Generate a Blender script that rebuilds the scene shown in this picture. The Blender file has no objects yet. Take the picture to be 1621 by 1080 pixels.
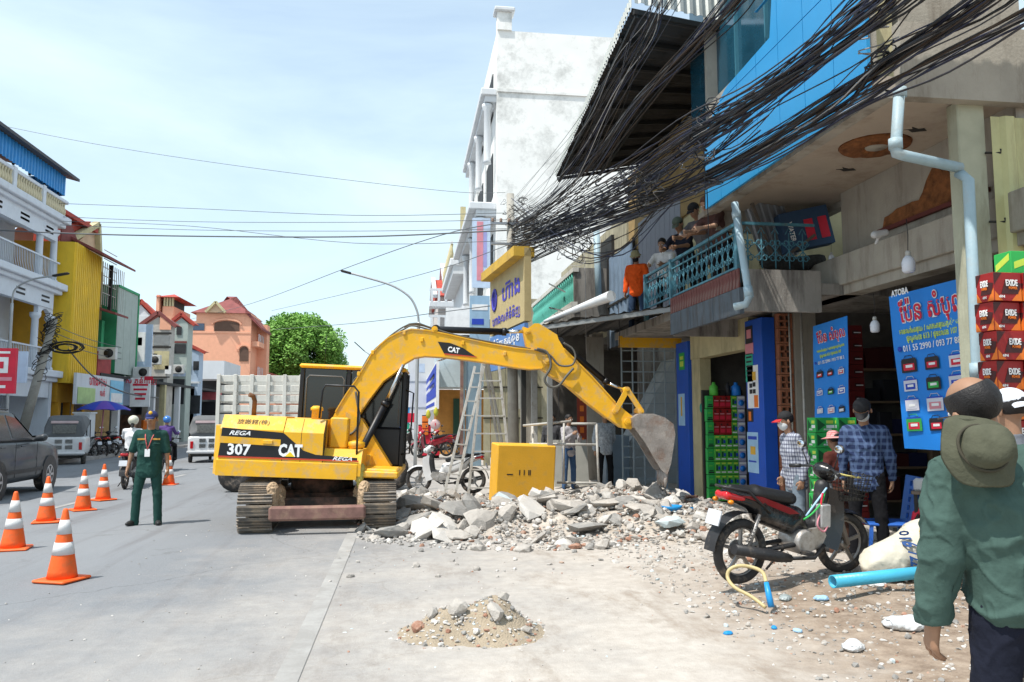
import bpy, bmesh, math, random
import numpy as np
from mathutils import Vector, Matrix, noise
random.seed(7)
R = math.radians
SC = bpy.context.scene
COL = SC.collection
# ------------------------------------------------------------------ camera
FPX, HOR, YAW, PITCH, EYE = 1250.0, 662.0, R(7.7), R(5.57), 1.62
CP = Vector((0, 0, EYE))
FWD = Vector((math.sin(YAW) * math.cos(PITCH), math.cos(YAW) * math.cos(PITCH), math.sin(PITCH)))
RGT = Vector((math.cos(YAW), -math.sin(YAW), 0))
UPV = RGT.cross(FWD)
cam_data = bpy.data.cameras.new('camera')
cam = bpy.data.objects.new('camera', cam_data)
COL.objects.link(cam)
cam_data.sensor_width = 36.0
cam_data.lens = FPX / 1621 * 36
cam_data.clip_end = 3000
cam.matrix_world = Matrix(((RGT.x, UPV.x, -FWD.x, 0), (RGT.y, UPV.y, -FWD.y, 0), (RGT.z, UPV.z, -FWD.z, EYE), (0, 0, 0, 1)))
SC.camera = cam
# ------------------------------------------------------------------ sky and sun
SUN_EL = R(63)
SUN_DIR = Vector((-0.70, -0.42, 0)).normalized()        # horizontal direction towards the sun
sun_vec = Vector((SUN_DIR.x * math.cos(SUN_EL), SUN_DIR.y * math.cos(SUN_EL), math.sin(SUN_EL)))
world = bpy.data.worlds.new('World')
SC.world = world
world.use_nodes = True
wn = world.node_tree
wn.nodes.clear()
w_out = wn.nodes.new('ShaderNodeOutputWorld')
w_bg = wn.nodes.new('ShaderNodeBackground')
w_sky = wn.nodes.new('ShaderNodeTexSky')
w_sky.sky_type = 'NISHITA'
w_sky.sun_disc = False
w_sky.sun_elevation = SUN_EL
w_sky.sun_rotation = math.atan2(SUN_DIR.x, SUN_DIR.y)
w_sky.air_density = 1.0
w_sky.dust_density = 1.3
w_sky.ozone_density = 1.2
w_bg.inputs['Strength'].default_value = 0.15
w_tc = wn.nodes.new('ShaderNodeTexCoord')
w_map = wn.nodes.new('ShaderNodeMapping')
w_map.inputs['Scale'].default_value = (1.0, 1.0, 3.2)
w_map.inputs['Rotation'].default_value = (0.15, 0.25, 0.4)
w_no = wn.nodes.new('ShaderNodeTexNoise')
w_no.inputs['Scale'].default_value = 1.5
w_no.inputs['Detail'].default_value = 7
w_no.inputs['Roughness'].default_value = 0.55
w_no.inputs['Distortion'].default_value = 0.5
w_r = wn.nodes.new('ShaderNodeMapRange')
w_r.inputs['From Min'].default_value = 0.38
w_r.inputs['From Max'].default_value = 0.70
w_r.inputs['To Min'].default_value = 0.42
w_r.inputs['To Max'].default_value = 0.93
w_mix = wn.nodes.new('ShaderNodeMixRGB')
w_mix.inputs['Color2'].default_value = (3.85, 4.75, 5.05, 1)
wn.links.new(w_tc.outputs['Generated'], w_map.inputs['Vector'])
wn.links.new(w_map.outputs[0], w_no.inputs['Vector'])
wn.links.new(w_no.outputs['Fac'], w_r.inputs['Value'])
wn.links.new(w_r.outputs[0], w_mix.inputs['Fac'])
wn.links.new(w_sky.outputs[0], w_mix.inputs['Color1'])
wn.links.new(w_mix.outputs[0], w_bg.inputs['Color'])
wn.links.new(w_bg.outputs[0], w_out.inputs[0])
sun_data = bpy.data.lights.new('sun', 'SUN')
sun_data.energy = 3.35
sun_data.angle = R(0.6)
sun_data.color = (1.0, 0.955, 0.88)
sun = bpy.data.objects.new('sun', sun_data)
COL.objects.link(sun)
sun.rotation_euler = (-sun_vec).to_track_quat('-Z', 'Y').to_euler()
SC.view_settings.view_transform = 'Standard'
SC.view_settings.look = 'None'
SC.view_settings.gamma = 1
SC.view_settings.exposure = 0.66
SC.view_settings.use_curve_mapping = False
SC.cycles.max_bounces = 6
SC.cycles.diffuse_bounces = 4
# ------------------------------------------------------------------ placing helpers
def ray(px, py):
 return FWD + RGT * ((px - 810.5) / FPX) + UPV * ((540 - py) / FPX)
def on(px, py, x=None, y=None, z=None, d=None):
 """The point of the place that the photograph shows at px, py, given one of its coordinates (d = depth)."""
 r = ray(px, py)
 if x is not None: t = x / r.x
 elif y is not None: t = y / r.y
 elif z is not None: t = (z - EYE) / r.z
 else: t = d
 return CP + r * t
def yat(px, x):
 return on(px, HOR, x=x).y
def xat(px, y):
 return on(px, HOR, y=y).x
# ------------------------------------------------------------------ materials
MATS = {}
def mat(name, col, rough=0.75, var=0.12, scale=3.0, metal=0.0, bump=0.15, bscale=40.0, dirt=None, damt=0.4, dscale=1.2,
  streak=False, spec=0.4, emit=None, alpha=1.0, trans=0.0, coat=0.0, plaid=None, wave=None):
 if name in MATS: return MATS[name]
 m = bpy.data.materials.new(name)
 MATS[name] = m
 m.use_nodes = True
 nt = m.node_tree
 b = nt.nodes['Principled BSDF']
 L = nt.links.new
 N = nt.nodes.new
 tc = N('ShaderNodeTexCoord')
 src = tc.outputs['Object']
 n1 = N('ShaderNodeTexNoise'); n1.inputs['Scale'].default_value = scale; n1.inputs['Detail'].default_value = 6
 n1.inputs['Roughness'].default_value = 0.62
 L(src, n1.inputs['Vector'])
 mr = N('ShaderNodeMapRange')
 mr.inputs['From Min'].default_value = 0.3; mr.inputs['From Max'].default_value = 0.7
 L(n1.outputs['Fac'], mr.inputs['Value'])
 mx = N('ShaderNodeMixRGB')
 c = tuple(col[:3])
 mx.inputs['Color1'].default_value = tuple(max(0, x * (1 - var)) for x in c) + (1,)
 mx.inputs['Color2'].default_value = tuple(min(1, x * (1 + var)) for x in c) + (1,)
 L(mr.outputs[0], mx.inputs['Fac'])
 last = mx.outputs[0]
 if plaid:
  c2, ps, w = plaid
  for ax in (0, 2):
   sep = N('ShaderNodeSeparateXYZ'); L(src, sep.inputs[0])
   md = N('ShaderNodeMath'); md.operation = 'MULTIPLY'; md.inputs[1].default_value = ps
   if ax == 0:
    ad = N('ShaderNodeMath'); ad.operation = 'ADD'; L(sep.outputs[0], ad.inputs[0]); L(sep.outputs[1], ad.inputs[1]); L(ad.outputs[0], md.inputs[0])
   else:
    L(sep.outputs[2], md.inputs[0])
   fr = N('ShaderNodeMath'); fr.operation = 'FRACT'; L(md.outputs[0], fr.inputs[0])
   lt = N('ShaderNodeMath'); lt.operation = 'LESS_THAN'; lt.inputs[1].default_value = w; L(fr.outputs[0], lt.inputs[0])
   ml = N('ShaderNodeMath'); ml.operation = 'MULTIPLY'; ml.inputs[1].default_value = 0.55; L(lt.outputs[0], ml.inputs[0])
   mm = N('ShaderNodeMixRGB'); mm.inputs['Color2'].default_value = tuple(c2) + (1,)
   L(ml.outputs[0], mm.inputs['Fac']); L(last, mm.inputs['Color1']); last = mm.outputs[0]
 if dirt:
  mp = N('ShaderNodeMapping')
  mp.inputs['Scale'].default_value = (1, 1, 0.18) if streak else (1, 1, 1)
  L(src, mp.inputs['Vector'])
  n2 = N('ShaderNodeTexNoise'); n2.inputs['Scale'].default_value = dscale * (2.2 if streak else 1); n2.inputs['Detail'].default_value = 9
  n2.inputs['Roughness'].default_value = 0.7
  L(mp.outputs[0], n2.inputs['Vector'])
  r2 = N('ShaderNodeMapRange'); r2.inputs['From Min'].default_value = 0.62 - damt * 0.25; r2.inputs['From Max'].default_value = 0.78 - damt * 0.15
  r2.inputs['To Max'].default_value = min(1, damt * 1.6)
  L(n2.outputs['Fac'], r2.inputs['Value'])
  m2 = N('ShaderNodeMixRGB'); m2.inputs['Color2'].default_value = tuple(dirt) + (1,)
  L(r2.outputs[0], m2.inputs['Fac']); L(last, m2.inputs['Color1']); last = m2.outputs[0]
 L(last, b.inputs['Base Color'])
 b.inputs['Roughness'].default_value = rough
 b.inputs['Metallic'].default_value = metal
 b.inputs['Specular IOR Level'].default_value = spec
 if coat: b.inputs['Coat Weight'].default_value = coat; b.inputs['Coat Roughness'].default_value = 0.08
 if trans: b.inputs['Transmission Weight'].default_value = trans
 if alpha < 1: b.inputs['Alpha'].default_value = alpha
 if emit: b.inputs['Emission Color'].default_value = tuple(emit) + (1,); b.inputs['Emission Strength'].default_value = 1.0
 if rough < 0.9 and rough > 0.15:
  rr = N('ShaderNodeMapRange'); rr.inputs['To Min'].default_value = max(0.04, rough - 0.1); rr.inputs['To Max'].default_value = min(1, rough + 0.12)
  L(n1.outputs['Fac'], rr.inputs['Value']); L(rr.outputs[0], b.inputs['Roughness'])
 if bump:
  n3 = N('ShaderNodeTexNoise'); n3.inputs['Scale'].default_value = bscale; n3.inputs['Detail'].default_value = 5
  L(src, n3.inputs['Vector'])
  bp = N('ShaderNodeBump'); bp.inputs['Strength'].default_value = bump; bp.inputs['Distance'].default_value = 0.02
  L(n3.outputs['Fac'], bp.inputs['Height']); L(bp.outputs[0], b.inputs['Normal'])
 return m
# ------------------------------------------------------------------ objects
def link(o, parent=None):
 COL.objects.link(o)
 if parent is not None: o.parent = parent
 return o
def tag(o, label=None, cat=None, group=None, kind=None):
 if label: o['label'] = label
 if cat: o['category'] = cat
 if group: o['group'] = group
 if kind: o['kind'] = kind
 return o
def thing(name, label, cat, loc=(0, 0, 0), rotz=0.0, group=None):
 o = bpy.data.objects.new(name, None)
 o.empty_display_size = 0.2
 link(o)
 o.location = loc
 o.rotation_euler = (0, 0, rotz)
 return tag(o, label, cat, group)
def wm(o):
 m = o.matrix_basis.copy()
 while o.parent is not None:
  o = o.parent
  m = o.matrix_basis @ m
 return m
def copy_tree(o, parent=None):
 c = o.copy()
 COL.objects.link(c)
 c.parent = parent
 for ch in KIDS.get(o.name, list(o.children)):
  copy_tree(ch, c)
 return c
KIDS = {}
def dup(root, loc, rotz=None, label=None, group=None, scale=None):
 c = copy_tree(root)
 c.location = loc
 if rotz is not None: c.rotation_euler = (0, 0, rotz)
 if scale is not None: c.scale = (scale,) * 3
 if label: c['label'] = label
 if group: c['group'] = group
 return c
def V(*a): return Vector(a)
def frame(p, q):
 """Rotation with local Z along q - p."""
 z = (Vector(q) - Vector(p)).normalized()
 a = Vector((0, 0, 1)) if abs(z.z) < 0.95 else Vector((0, 1, 0))
 x = a.cross(z).normalized()
 y = z.cross(x)
 return Matrix((x, y, z)).transposed()
class MB:
 def __init__(s):
  s.v, s.f, s.m, s.s = [], [], [], []
 def add(s, v, f, m=0, smooth=False):
  o = len(s.v)
  s.v.extend([tuple(p) for p in v])
  s.f.extend([tuple(i + o for i in q) for q in f])
  s.m.extend([m] * len(f)); s.s.extend([smooth] * len(f))
  return s
 def box(s, x0, x1, y0, y1, z0, z1, m=0, bev=0.0):
  return s.obox(((x0 + x1) / 2, (y0 + y1) / 2, (z0 + z1) / 2), (abs(x1 - x0), abs(y1 - y0), abs(z1 - z0)), None, m, bev)
 def obox(s, c, size, rot=None, m=0, bev=0.0):
  hx, hy, hz = size[0] / 2, size[1] / 2, size[2] / 2
  c = Vector(c)
  if bev <= 0:
   v = [Vector((x, y, z)) for z in (-hz, hz) for y in (-hy, hy) for x in (-hx, hx)]
   f = [(0, 2, 3, 1), (4, 5, 7, 6), (0, 1, 5, 4), (2, 6, 7, 3), (0, 4, 6, 2), (1, 3, 7, 5)]
  else:
   b = min(bev, hx * 0.9, hy * 0.9, hz * 0.9)
   v, f = [], []
   idx = {}
   for sx in (-1, 1):
    for sy in (-1, 1):
     for sz in (-1, 1):
      for ax in range(3):
       p = [sx * (hx - b), sy * (hy - b), sz * (hz - b)]
       p[ax] = (sx * hx, sy * hy, sz * hz)[ax]
       idx[(sx, sy, sz, ax)] = len(v)
       v.append(Vector(p))
   for ax in range(3):
    o1, o2 = [(1, 2), (2, 0), (0, 1)][ax]
    for sg in (-1, 1):
     q = []
     for a, b2 in ((-1, -1), (1, -1), (1, 1), (-1, 1)):
      k = [0, 0, 0]; k[ax] = sg; k[o1] = a; k[o2] = b2
      q.append(idx[(*k, ax)])
     f.append(tuple(q if sg > 0 else q[::-1]))
   for ax in range(3):          # edges running along ax
    o1, o2 = [(1, 2), (2, 0), (0, 1)][ax]
    for a in (-1, 1):
     for b2 in (-1, 1):
      k0 = [0, 0, 0]; k0[ax] = -1; k0[o1] = a; k0[o2] = b2
      k1 = list(k0); k1[ax] = 1
      q = [idx[(*k0, o1)], idx[(*k1, o1)], idx[(*k1, o2)], idx[(*k0, o2)]]
      f.append(tuple(q[::-1] if a * b2 > 0 else q))
   for sx in (-1, 1):
    for sy in (-1, 1):
     for sz in (-1, 1):
      q = [idx[(sx, sy, sz, a)] for a in range(3)]
      f.append(tuple(q if sx * sy * sz > 0 else q[::-1]))
  if rot is not None: v = [rot @ p for p in v]
  return s.add([p + c for p in v], f, m)
 def bar(s, p, q, w, h=None, m=0, bev=0.0):
  p, q = Vector(p), Vector(q)
  h = h or w
  return s.obox((p + q) / 2, (w, h, (q - p).length), frame(p, q), m, bev)
 def tube(s, pts, r, n=8, m=0, smooth=True, cap=True, closed=False):
  pts = [Vector(p) for p in pts]
  k = len(pts)
  rs = r if isinstance(r, (list, tuple)) else [r] * k
  v, f = [], []
  x = None
  for i, p in enumerate(pts):
   if closed: t = (pts[(i + 1) % k] - pts[i - 1])
   else: t = (pts[min(i + 1, k - 1)] - pts[max(i - 1, 0)])
   t = t.normalized() if t.length > 1e-9 else Vector((0, 0, 1))
   if x is None:
    a = Vector((0, 0, 1)) if abs(t.z) < 0.9 else Vector((1, 0, 0))
    x = a.cross(t).normalized()
   else:
    x = (x - t * x.dot(t)); x = x.normalized() if x.length > 1e-6 else Vector((0, 0, 1)).cross(t).normalized()
   y = t.cross(x)
   for j in range(n):
    an = 2 * math.pi * j / n
    v.append(p + (x * math.cos(an) + y * math.sin(an)) * rs[i])
  for i in range(k if closed else k - 1):
   a, b = i * n, ((i + 1) % k) * n
   for j in range(n):
    j2 = (j + 1) % n
    f.append((a + j, a + j2, b + j2, b + j))
  s.add(v, f, m, smooth)
  if cap and not closed:
   o = len(s.v) - len(v)
   s.f.append(tuple(o + j for j in range(n - 1, -1, -1))); s.m.append(m); s.s.append(False)
   s.f.append(tuple(o + (k - 1) * n + j for j in range(n))); s.m.append(m); s.s.append(False)
  return s
 def lathe(s, prof, n=16, c=(0, 0, 0), rot=None, m=0, smooth=True, arc=None):
  c = Vector(c)
  v, f = [], []
  for (r, z) in prof:
   for j in range(n):
    an = 2 * math.pi * j / n
    p = Vector((r * math.cos(an), r * math.sin(an), z))
    v.append((rot @ p if rot is not None else p) + c)
  for i in range(len(prof) - 1):
   for j in range(n):
    j2 = (j + 1) % n
    f.append((i * n + j, i * n + j2, (i + 1) * n + j2, (i + 1) * n + j))
  s.add(v, f, m, smooth)
  o = len(s.v) - len(v)
  if prof[0][0] > 1e-5: s.f.append(tuple(o + j for j in range(n - 1, -1, -1))); s.m.append(m); s.s.append(False)
  if prof[-1][0] > 1e-5: s.f.append(tuple(o + (len(prof) - 1) * n + j for j in range(n))); s.m.append(m); s.s.append(False)
  return s
 def prism(s, poly, p0, p1, ax, m=0, rot=None, c=None, smooth=False):
  """poly: 2-D outline; ax 'x' (poly = y,z), 'y' (poly = x,z) or 'z' (poly = x,y); extruded from p0 to p1."""
  def P(a, b, t):
   return {'x': (t, a, b), 'y': (a, t, b), 'z': (a, b, t)}[ax]
  n = len(poly)
  area = sum(poly[i][0] * poly[(i + 1) % n][1] - poly[(i + 1) % n][0] * poly[i][1] for i in range(n))
  if (area < 0) != (ax == 'y'): poly = poly[::-1]
  if p1 < p0: p0, p1 = p1, p0
  v = [P(a, b, p0) for a, b in poly] + [P(a, b, p1) for a, b in poly]
  f = [tuple(range(n - 1, -1, -1)), tuple(range(n, 2 * n))] + [(i, (i + 1) % n, n + (i + 1) % n, n + i) for i in range(n)]
  v = [Vector(p) for p in v]
  if rot is not None: v = [rot @ p for p in v]
  if c is not None: v = [p + Vector(c) for p in v]
  return s.add(v, f, m, smooth)
 def ball(s, c, r, n=12, k=8, m=0, rot=None):
  r = (r, r, r) if not isinstance(r, (list, tuple)) else r
  c = Vector(c)
  v, f = [], []
  for i in range(k + 1):
   th = math.pi * i / k
   for j in range(n):
    an = 2 * math.pi * j / n
    p = Vector((r[0] * math.sin(th) * math.cos(an), r[1] * math.sin(th) * math.sin(an), -r[2] * math.cos(th)))
    v.append((rot @ p if rot is not None else p) + c)
  for i in range(k):
   for j in range(n):
    j2 = (j + 1) % n
    f.append((i * n + j, i * n + j2, (i + 1) * n + j2, (i + 1) * n + j))
  return s.add(v, f, m, True)
 def grid(s, fn, nu, nv, m=0, smooth=True, flip=False):
  v = [fn(i / nu, j / nv) for j in range(nv + 1) for i in range(nu + 1)]
  f = []
  for j in range(nv):
   for i in range(nu):
    a = j * (nu + 1) + i
    q = (a, a + 1, a + nu + 2, a + nu + 1)
    f.append(q[::-1] if flip else q)
  return s.add(v, f, m, smooth)
 def corr(s, o, u, w, waves, depth, m=0, trap=True, th=0.004):
  """Corrugated sheet: origin o, u across the ridges, w along them; real thickness."""
  o, u, w = Vector(o), Vector(u), Vector(w)
  nrm = u.cross(w).normalized()
  prof = []
  for k in range(waves):
   if trap: prof += [(k, 0), (k + 0.35, 0), (k + 0.5, 1), (k + 0.85, 1)]
   else: prof += [(k + q / 6, math.sin(2 * math.pi * q / 6) * 0.5) for q in range(6)]
  prof.append((waves, 0))
  n = len(prof)
  v = []
  for t in (0, 1):
   for off in (0, th):
    for a, b in prof:
     v.append(o + u * (a / waves) + w * t + nrm * (b * depth + off))
  f = []
  for i in range(n - 1):
   f.append((n + i, n + i + 1, 3 * n + i + 1, 3 * n + i))
   f.append((i, 2 * n + i, 2 * n + i + 1, i + 1))
   f.append((i, i + 1, n + i + 1, n + i))
   f.append((2 * n + i, 3 * n + i, 3 * n + i + 1, 2 * n + i + 1))
  f.append((0, n, 3 * n, 2 * n)); f.append((n - 1, 3 * n - 1, 4 * n - 1, 2 * n - 1))
  return s.add(v, f, m, not trap)
 def mesh(s, name, mats, inv=None):
  me = bpy.data.meshes.new(name)
  vs = [inv @ Vector(p) for p in s.v] if inv is not None else s.v
  me.from_pydata([tuple(p) for p in vs], [], s.f)
  for m in mats: me.materials.append(m)
  if len(mats) > 1: me.polygons.foreach_set('material_index', s.m)
  me.polygons.foreach_set('use_smooth', s.s)
  me.update()
  return me
 def build(s, name, mats, parent=None, world=False, loc=None, fix=False, bev=0.0):
  if not isinstance(mats, (list, tuple)): mats = [mats]
  inv = None
  if world and parent is not None: inv = wm(parent).inverted()
  if parent is None and loc is not None and world: inv = Matrix.Translation(-Vector(loc))
  me = s.mesh(name, mats, inv)
  if fix or bev:
   bm = bmesh.new(); bm.from_mesh(me); bmesh.ops.recalc_face_normals(bm, faces=bm.faces)
   if bev:
    bmesh.ops.bevel(bm, geom=[e for e in bm.edges if e.calc_face_angle(0) > 0.25], offset=bev, segments=3, profile=0.5, affect='EDGES', clamp_overlap=True)
    for f_ in bm.faces: f_.smooth = True
   bm.to_mesh(me); bm.free()
  o = bpy.data.objects.new(name, me)
  link(o, parent)
  if loc is not None: o.location = loc
  return o
def child(name, me, parent, loc=(0, 0, 0), rot=None, scale=None):
 """One more piece that shares mesh data."""
 o = bpy.data.objects.new(name, me)
 COL.objects.link(o)
 o.parent = parent
 o.location = loc
 if rot is not None: o.rotation_euler = rot
 if scale is not None: o.scale = scale
 return o
# ------------------------------------------------------------------ lettering
def text_mesh(txt, size, extrude=0.0015, bold=0.0, shear=0.0, align='CENTER', space=1.0):
 cu = bpy.data.curves.new('t', 'FONT')
 cu.body = txt; cu.size = size; cu.extrude = extrude; cu.offset = bold * size; cu.shear = shear
 cu.align_x = align; cu.align_y = 'CENTER'; cu.resolution_u = 2; cu.space_character = space
 cu.space_line = 0.95
 to = bpy.data.objects.new('t', cu)
 me = bpy.data.meshes.new_from_object(to)
 bpy.data.objects.remove(to); bpy.data.curves.remove(cu)
 return me
def letters(txt, size, m, parent, p, right, up, width=None, name='lettering', **k):
 """Flat print lying on a surface at world point p; right and up span its plane."""
 me = text_mesh(txt, size, **k)
 me.materials.clear(); me.materials.append(m)
 me.name = name
 right, up = Vector(right).normalized(), Vector(up).normalized()
 nz = right.cross(up).normalized()
 up = nz.cross(right)
 sx = 1.0
 if width and len(me.vertices):
  xs = [v.co.x for v in me.vertices]
  w = max(xs) - min(xs)
  if w > 0: sx = width / w
 M = Matrix(((right.x, up.x, nz.x, p[0]), (right.y, up.y, nz.y, p[1]), (right.z, up.z, nz.z, p[2]), (0, 0, 0, 1))) @ Matrix.Diagonal((sx, 1, 1, 1))
 if parent is not None: M = wm(parent).inverted() @ M
 me.transform(M)
 o = bpy.data.objects.new(name, me)
 return link(o, parent)
# ------------------------------------------------------------------ blended solids (bodies, cloth, rounded shells)
def surfnet(vals, org, h):
 ins = vals < 0
 nx, ny, nz = vals.shape
 cnt = np.zeros((nx - 1, ny - 1, nz - 1), np.int8)
 for a in (0, 1):
  for b in (0, 1):
   for c in (0, 1):
    cnt += ins[a:nx - 1 + a, b:ny - 1 + b, c:nz - 1 + c]
 act = (cnt > 0) & (cnt < 8)
 ii = np.argwhere(act)
 idx = -np.ones(act.shape, np.int64)
 idx[act] = np.arange(len(ii))
 pos = np.zeros((len(ii), 3)); num = np.zeros(len(ii))
 for ax in range(3):
  o1, o2 = [a for a in range(3) if a != ax]
  for a in (0, 1):
   for b in (0, 1):
    c0 = ii.copy(); c0[:, o1] += a; c0[:, o2] += b
    c1 = c0.copy(); c1[:, ax] += 1
    v0 = vals[c0[:, 0], c0[:, 1], c0[:, 2]]; v1 = vals[c1[:, 0], c1[:, 1], c1[:, 2]]
    k = (v0 < 0) != (v1 < 0)
    t = np.where(k, v0 / np.where(k, v0 - v1, 1), 0)
    p = c0.astype(float); p[:, ax] += t
    pos[k] += p[k]; num[k] += 1
 pos /= num[:, None]
 faces = []
 for ax in range(3):
  o1, o2 = [(1, 2), (2, 0), (0, 1)][ax]
  sl0 = [slice(1, -1)] * 3; sl1 = [slice(1, -1)] * 3
  sl0[ax] = slice(0, -1); sl1[ax] = slice(1, None)
  A, B = ins[tuple(sl0)], ins[tuple(sl1)]
  for flip, K in ((False, A & ~B), (True, ~A & B)):
   e = np.argwhere(K)
   if not len(e): continue
   off = np.ones(3, int); off[ax] = 0
   e = e + off
   q = []
   for a, b in ((-1, -1), (0, -1), (0, 0), (-1, 0)):
    c = e.copy(); c[:, o1] += a; c[:, o2] += b
    q.append(idx[c[:, 0], c[:, 1], c[:, 2]])
   q = np.stack(q, 1)
   faces.append(q[:, ::-1] if flip else q)
 return pos * h + org, np.concatenate(faces)
def sdf_mesh(prims, h=0.012, k=0.02, cuts=(), fold=0.0, fscale=9.0, offset=0.0, thin=None):
 """prims: ('c', p0, r0, p1, r1[, k]) round cones or ('e', centre, radii[, 3x3 rot[, k]]) ellipsoids, blended into one surface.
 cuts: the same, carved away.  Returns vertices, quads."""
 lo = np.full(3, 1e9); hi = -lo
 for q in prims:
  if q[0] == 'c':
   for p, r in ((q[1], q[2]), (q[3], q[4])):
    lo = np.minimum(lo, np.array(p) - r); hi = np.maximum(hi, np.array(p) + r)
  else:
   r = max(q[2]); lo = np.minimum(lo, np.array(q[1]) - r); hi = np.maximum(hi, np.array(q[1]) + r)
 lo -= 3 * h + offset; hi += 3 * h + offset
 n = np.ceil((hi - lo) / h).astype(int) + 1
 S = np.full(tuple(n), 1.0, np.float32)
 ax = [lo[i] + np.arange(n[i]) * h for i in range(3)]
 def ev(q, X, Y, Z):
  if q[0] == 'c':
   a = np.array(q[1], float); b = np.array(q[3], float); d = b - a; L2 = max(1e-9, float(d @ d))
   t = np.clip(((X - a[0]) * d[0] + (Y - a[1]) * d[1] + (Z - a[2]) * d[2]) / L2, 0, 1)
   return np.sqrt((X - a[0] - t * d[0]) ** 2 + (Y - a[1] - t * d[1]) ** 2 + (Z - a[2] - t * d[2]) ** 2) - (q[2] + (q[4] - q[2]) * t)
  c = q[1]; r = q[2]
  x, y, z = X - c[0], Y - c[1], Z - c[2]
  if len(q) > 3 and q[3] is not None:
   M = q[3].transposed()
   x, y, z = (M[0][0] * x + M[0][1] * y + M[0][2] * z, M[1][0] * x + M[1][1] * y + M[1][2] * z, M[2][0] * x + M[2][1] * y + M[2][2] * z)
  k0 = np.sqrt((x / r[0]) ** 2 + (y / r[1]) ** 2 + (z / r[2]) ** 2)
  k1 = np.sqrt((x / r[0] ** 2) ** 2 + (y / r[1] ** 2) ** 2 + (z / r[2] ** 2) ** 2)
  return np.where(k1 > 1e-6, k0 * (k0 - 1) / np.maximum(k1, 1e-6), -min(r))
 def region(q, pad):
  if q[0] == 'c': P = np.array([q[1], q[3]], float); r = max(q[2], q[4])
  else: P = np.array([q[1]], float); r = max(q[2])
  a = np.clip(((P.min(0) - r - pad - lo) / h).astype(int), 0, n - 1); b = np.clip(((P.max(0) + r + pad - lo) / h).astype(int) + 2, 1, n)
  return tuple(slice(a[i], b[i]) for i in range(3))
 for q in prims:
  kk = q[5] if q[0] == 'c' and len(q) > 5 else (q[4] if q[0] == 'e' and len(q) > 4 else k)
  sl = region(q, kk + 3 * h + offset)
  X, Y, Z = np.meshgrid(ax[0][sl[0]], ax[1][sl[1]], ax[2][sl[2]], indexing='ij', sparse=True)
  d = ev(q, X, Y, Z) - offset
  s = S[sl]
  if kk > 0:
   hh = np.clip(0.5 + 0.5 * (d - s) / kk, 0, 1)
   S[sl] = d * (1 - hh) + s * hh - kk * hh * (1 - hh)
  else: S[sl] = np.minimum(s, d)
 if thin is not None: S = np.maximum(S, -(S + thin))
 for q in cuts:
  if q[0] == 'p':                     # half space: point, outward normal
   p, nn = Vector(q[1]), Vector(q[2]).normalized()
   X, Y, Z = np.meshgrid(ax[0], ax[1], ax[2], indexing='ij', sparse=True)
   S = np.maximum(S, (X - p.x) * nn.x + (Y - p.y) * nn.y + (Z - p.z) * nn.z)
  else:
   sl = region(q, 2 * h)
   X, Y, Z = np.meshgrid(ax[0][sl[0]], ax[1][sl[1]], ax[2][sl[2]], indexing='ij', sparse=True)
   S[sl] = np.maximum(S[sl], -ev(q, X, Y, Z))
 S[0] = S[-1] = 1; S[:, 0] = S[:, -1] = 1; S[:, :, 0] = S[:, :, -1] = 1
 v, f = surfnet(S, lo, h)
 if fold > 0:
  out = np.empty_like(v)
  c = v.mean(0)
  for i, p in enumerate(v):
   a, b, z = p[0] * fscale, p[1] * fscale, p[2] * fscale
   w = 0.6 * noise.noise(Vector((a * 0.5, b * 0.5, z * 0.5 + 9)))
   nn = noise.noise(Vector((a + w, b, z * 0.75 + a * 0.45 + w)))
   n2 = noise.noise(Vector((a * 1.9 + 7, b * 1.9 + w, z * 1.6 - a * 0.8 + 3)))
   ridge = max(0.0, 0.22 - abs(nn)) * 3.2 - 0.25 + max(0.0, 0.16 - abs(n2)) * 2.0
   q = Vector((p[0] - c[0], p[1] - c[1], 0))
   q = q.normalized() if q.length > 1e-6 else q
   out[i] = (p[0] + q.x * ridge * fold, p[1] + q.y * ridge * fold, p[2])
  v = out
 return v, f
def sdf_obj(name, m, parent, prims, world=False, **k):
 v, f = sdf_mesh(prims, **k)
 me = bpy.data.meshes.new(name)
 me.vertices.add(len(v)); me.vertices.foreach_set('co', v.astype(np.float32).ravel())
 nf = len(f)
 me.loops.add(nf * 4); me.loops.foreach_set('vertex_index', f.astype(np.int32).ravel())
 me.polygons.add(nf); me.polygons.foreach_set('loop_start', np.arange(0, nf * 4, 4, dtype=np.int32))
 me.polygons.foreach_set('use_smooth', np.ones(nf, bool))
 me.materials.append(m)
 me.update(calc_edges=True)
 if world and parent is not None: me.transform(wm(parent).inverted())
 o = bpy.data.objects.new(name, me)
 return link(o, parent)
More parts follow.
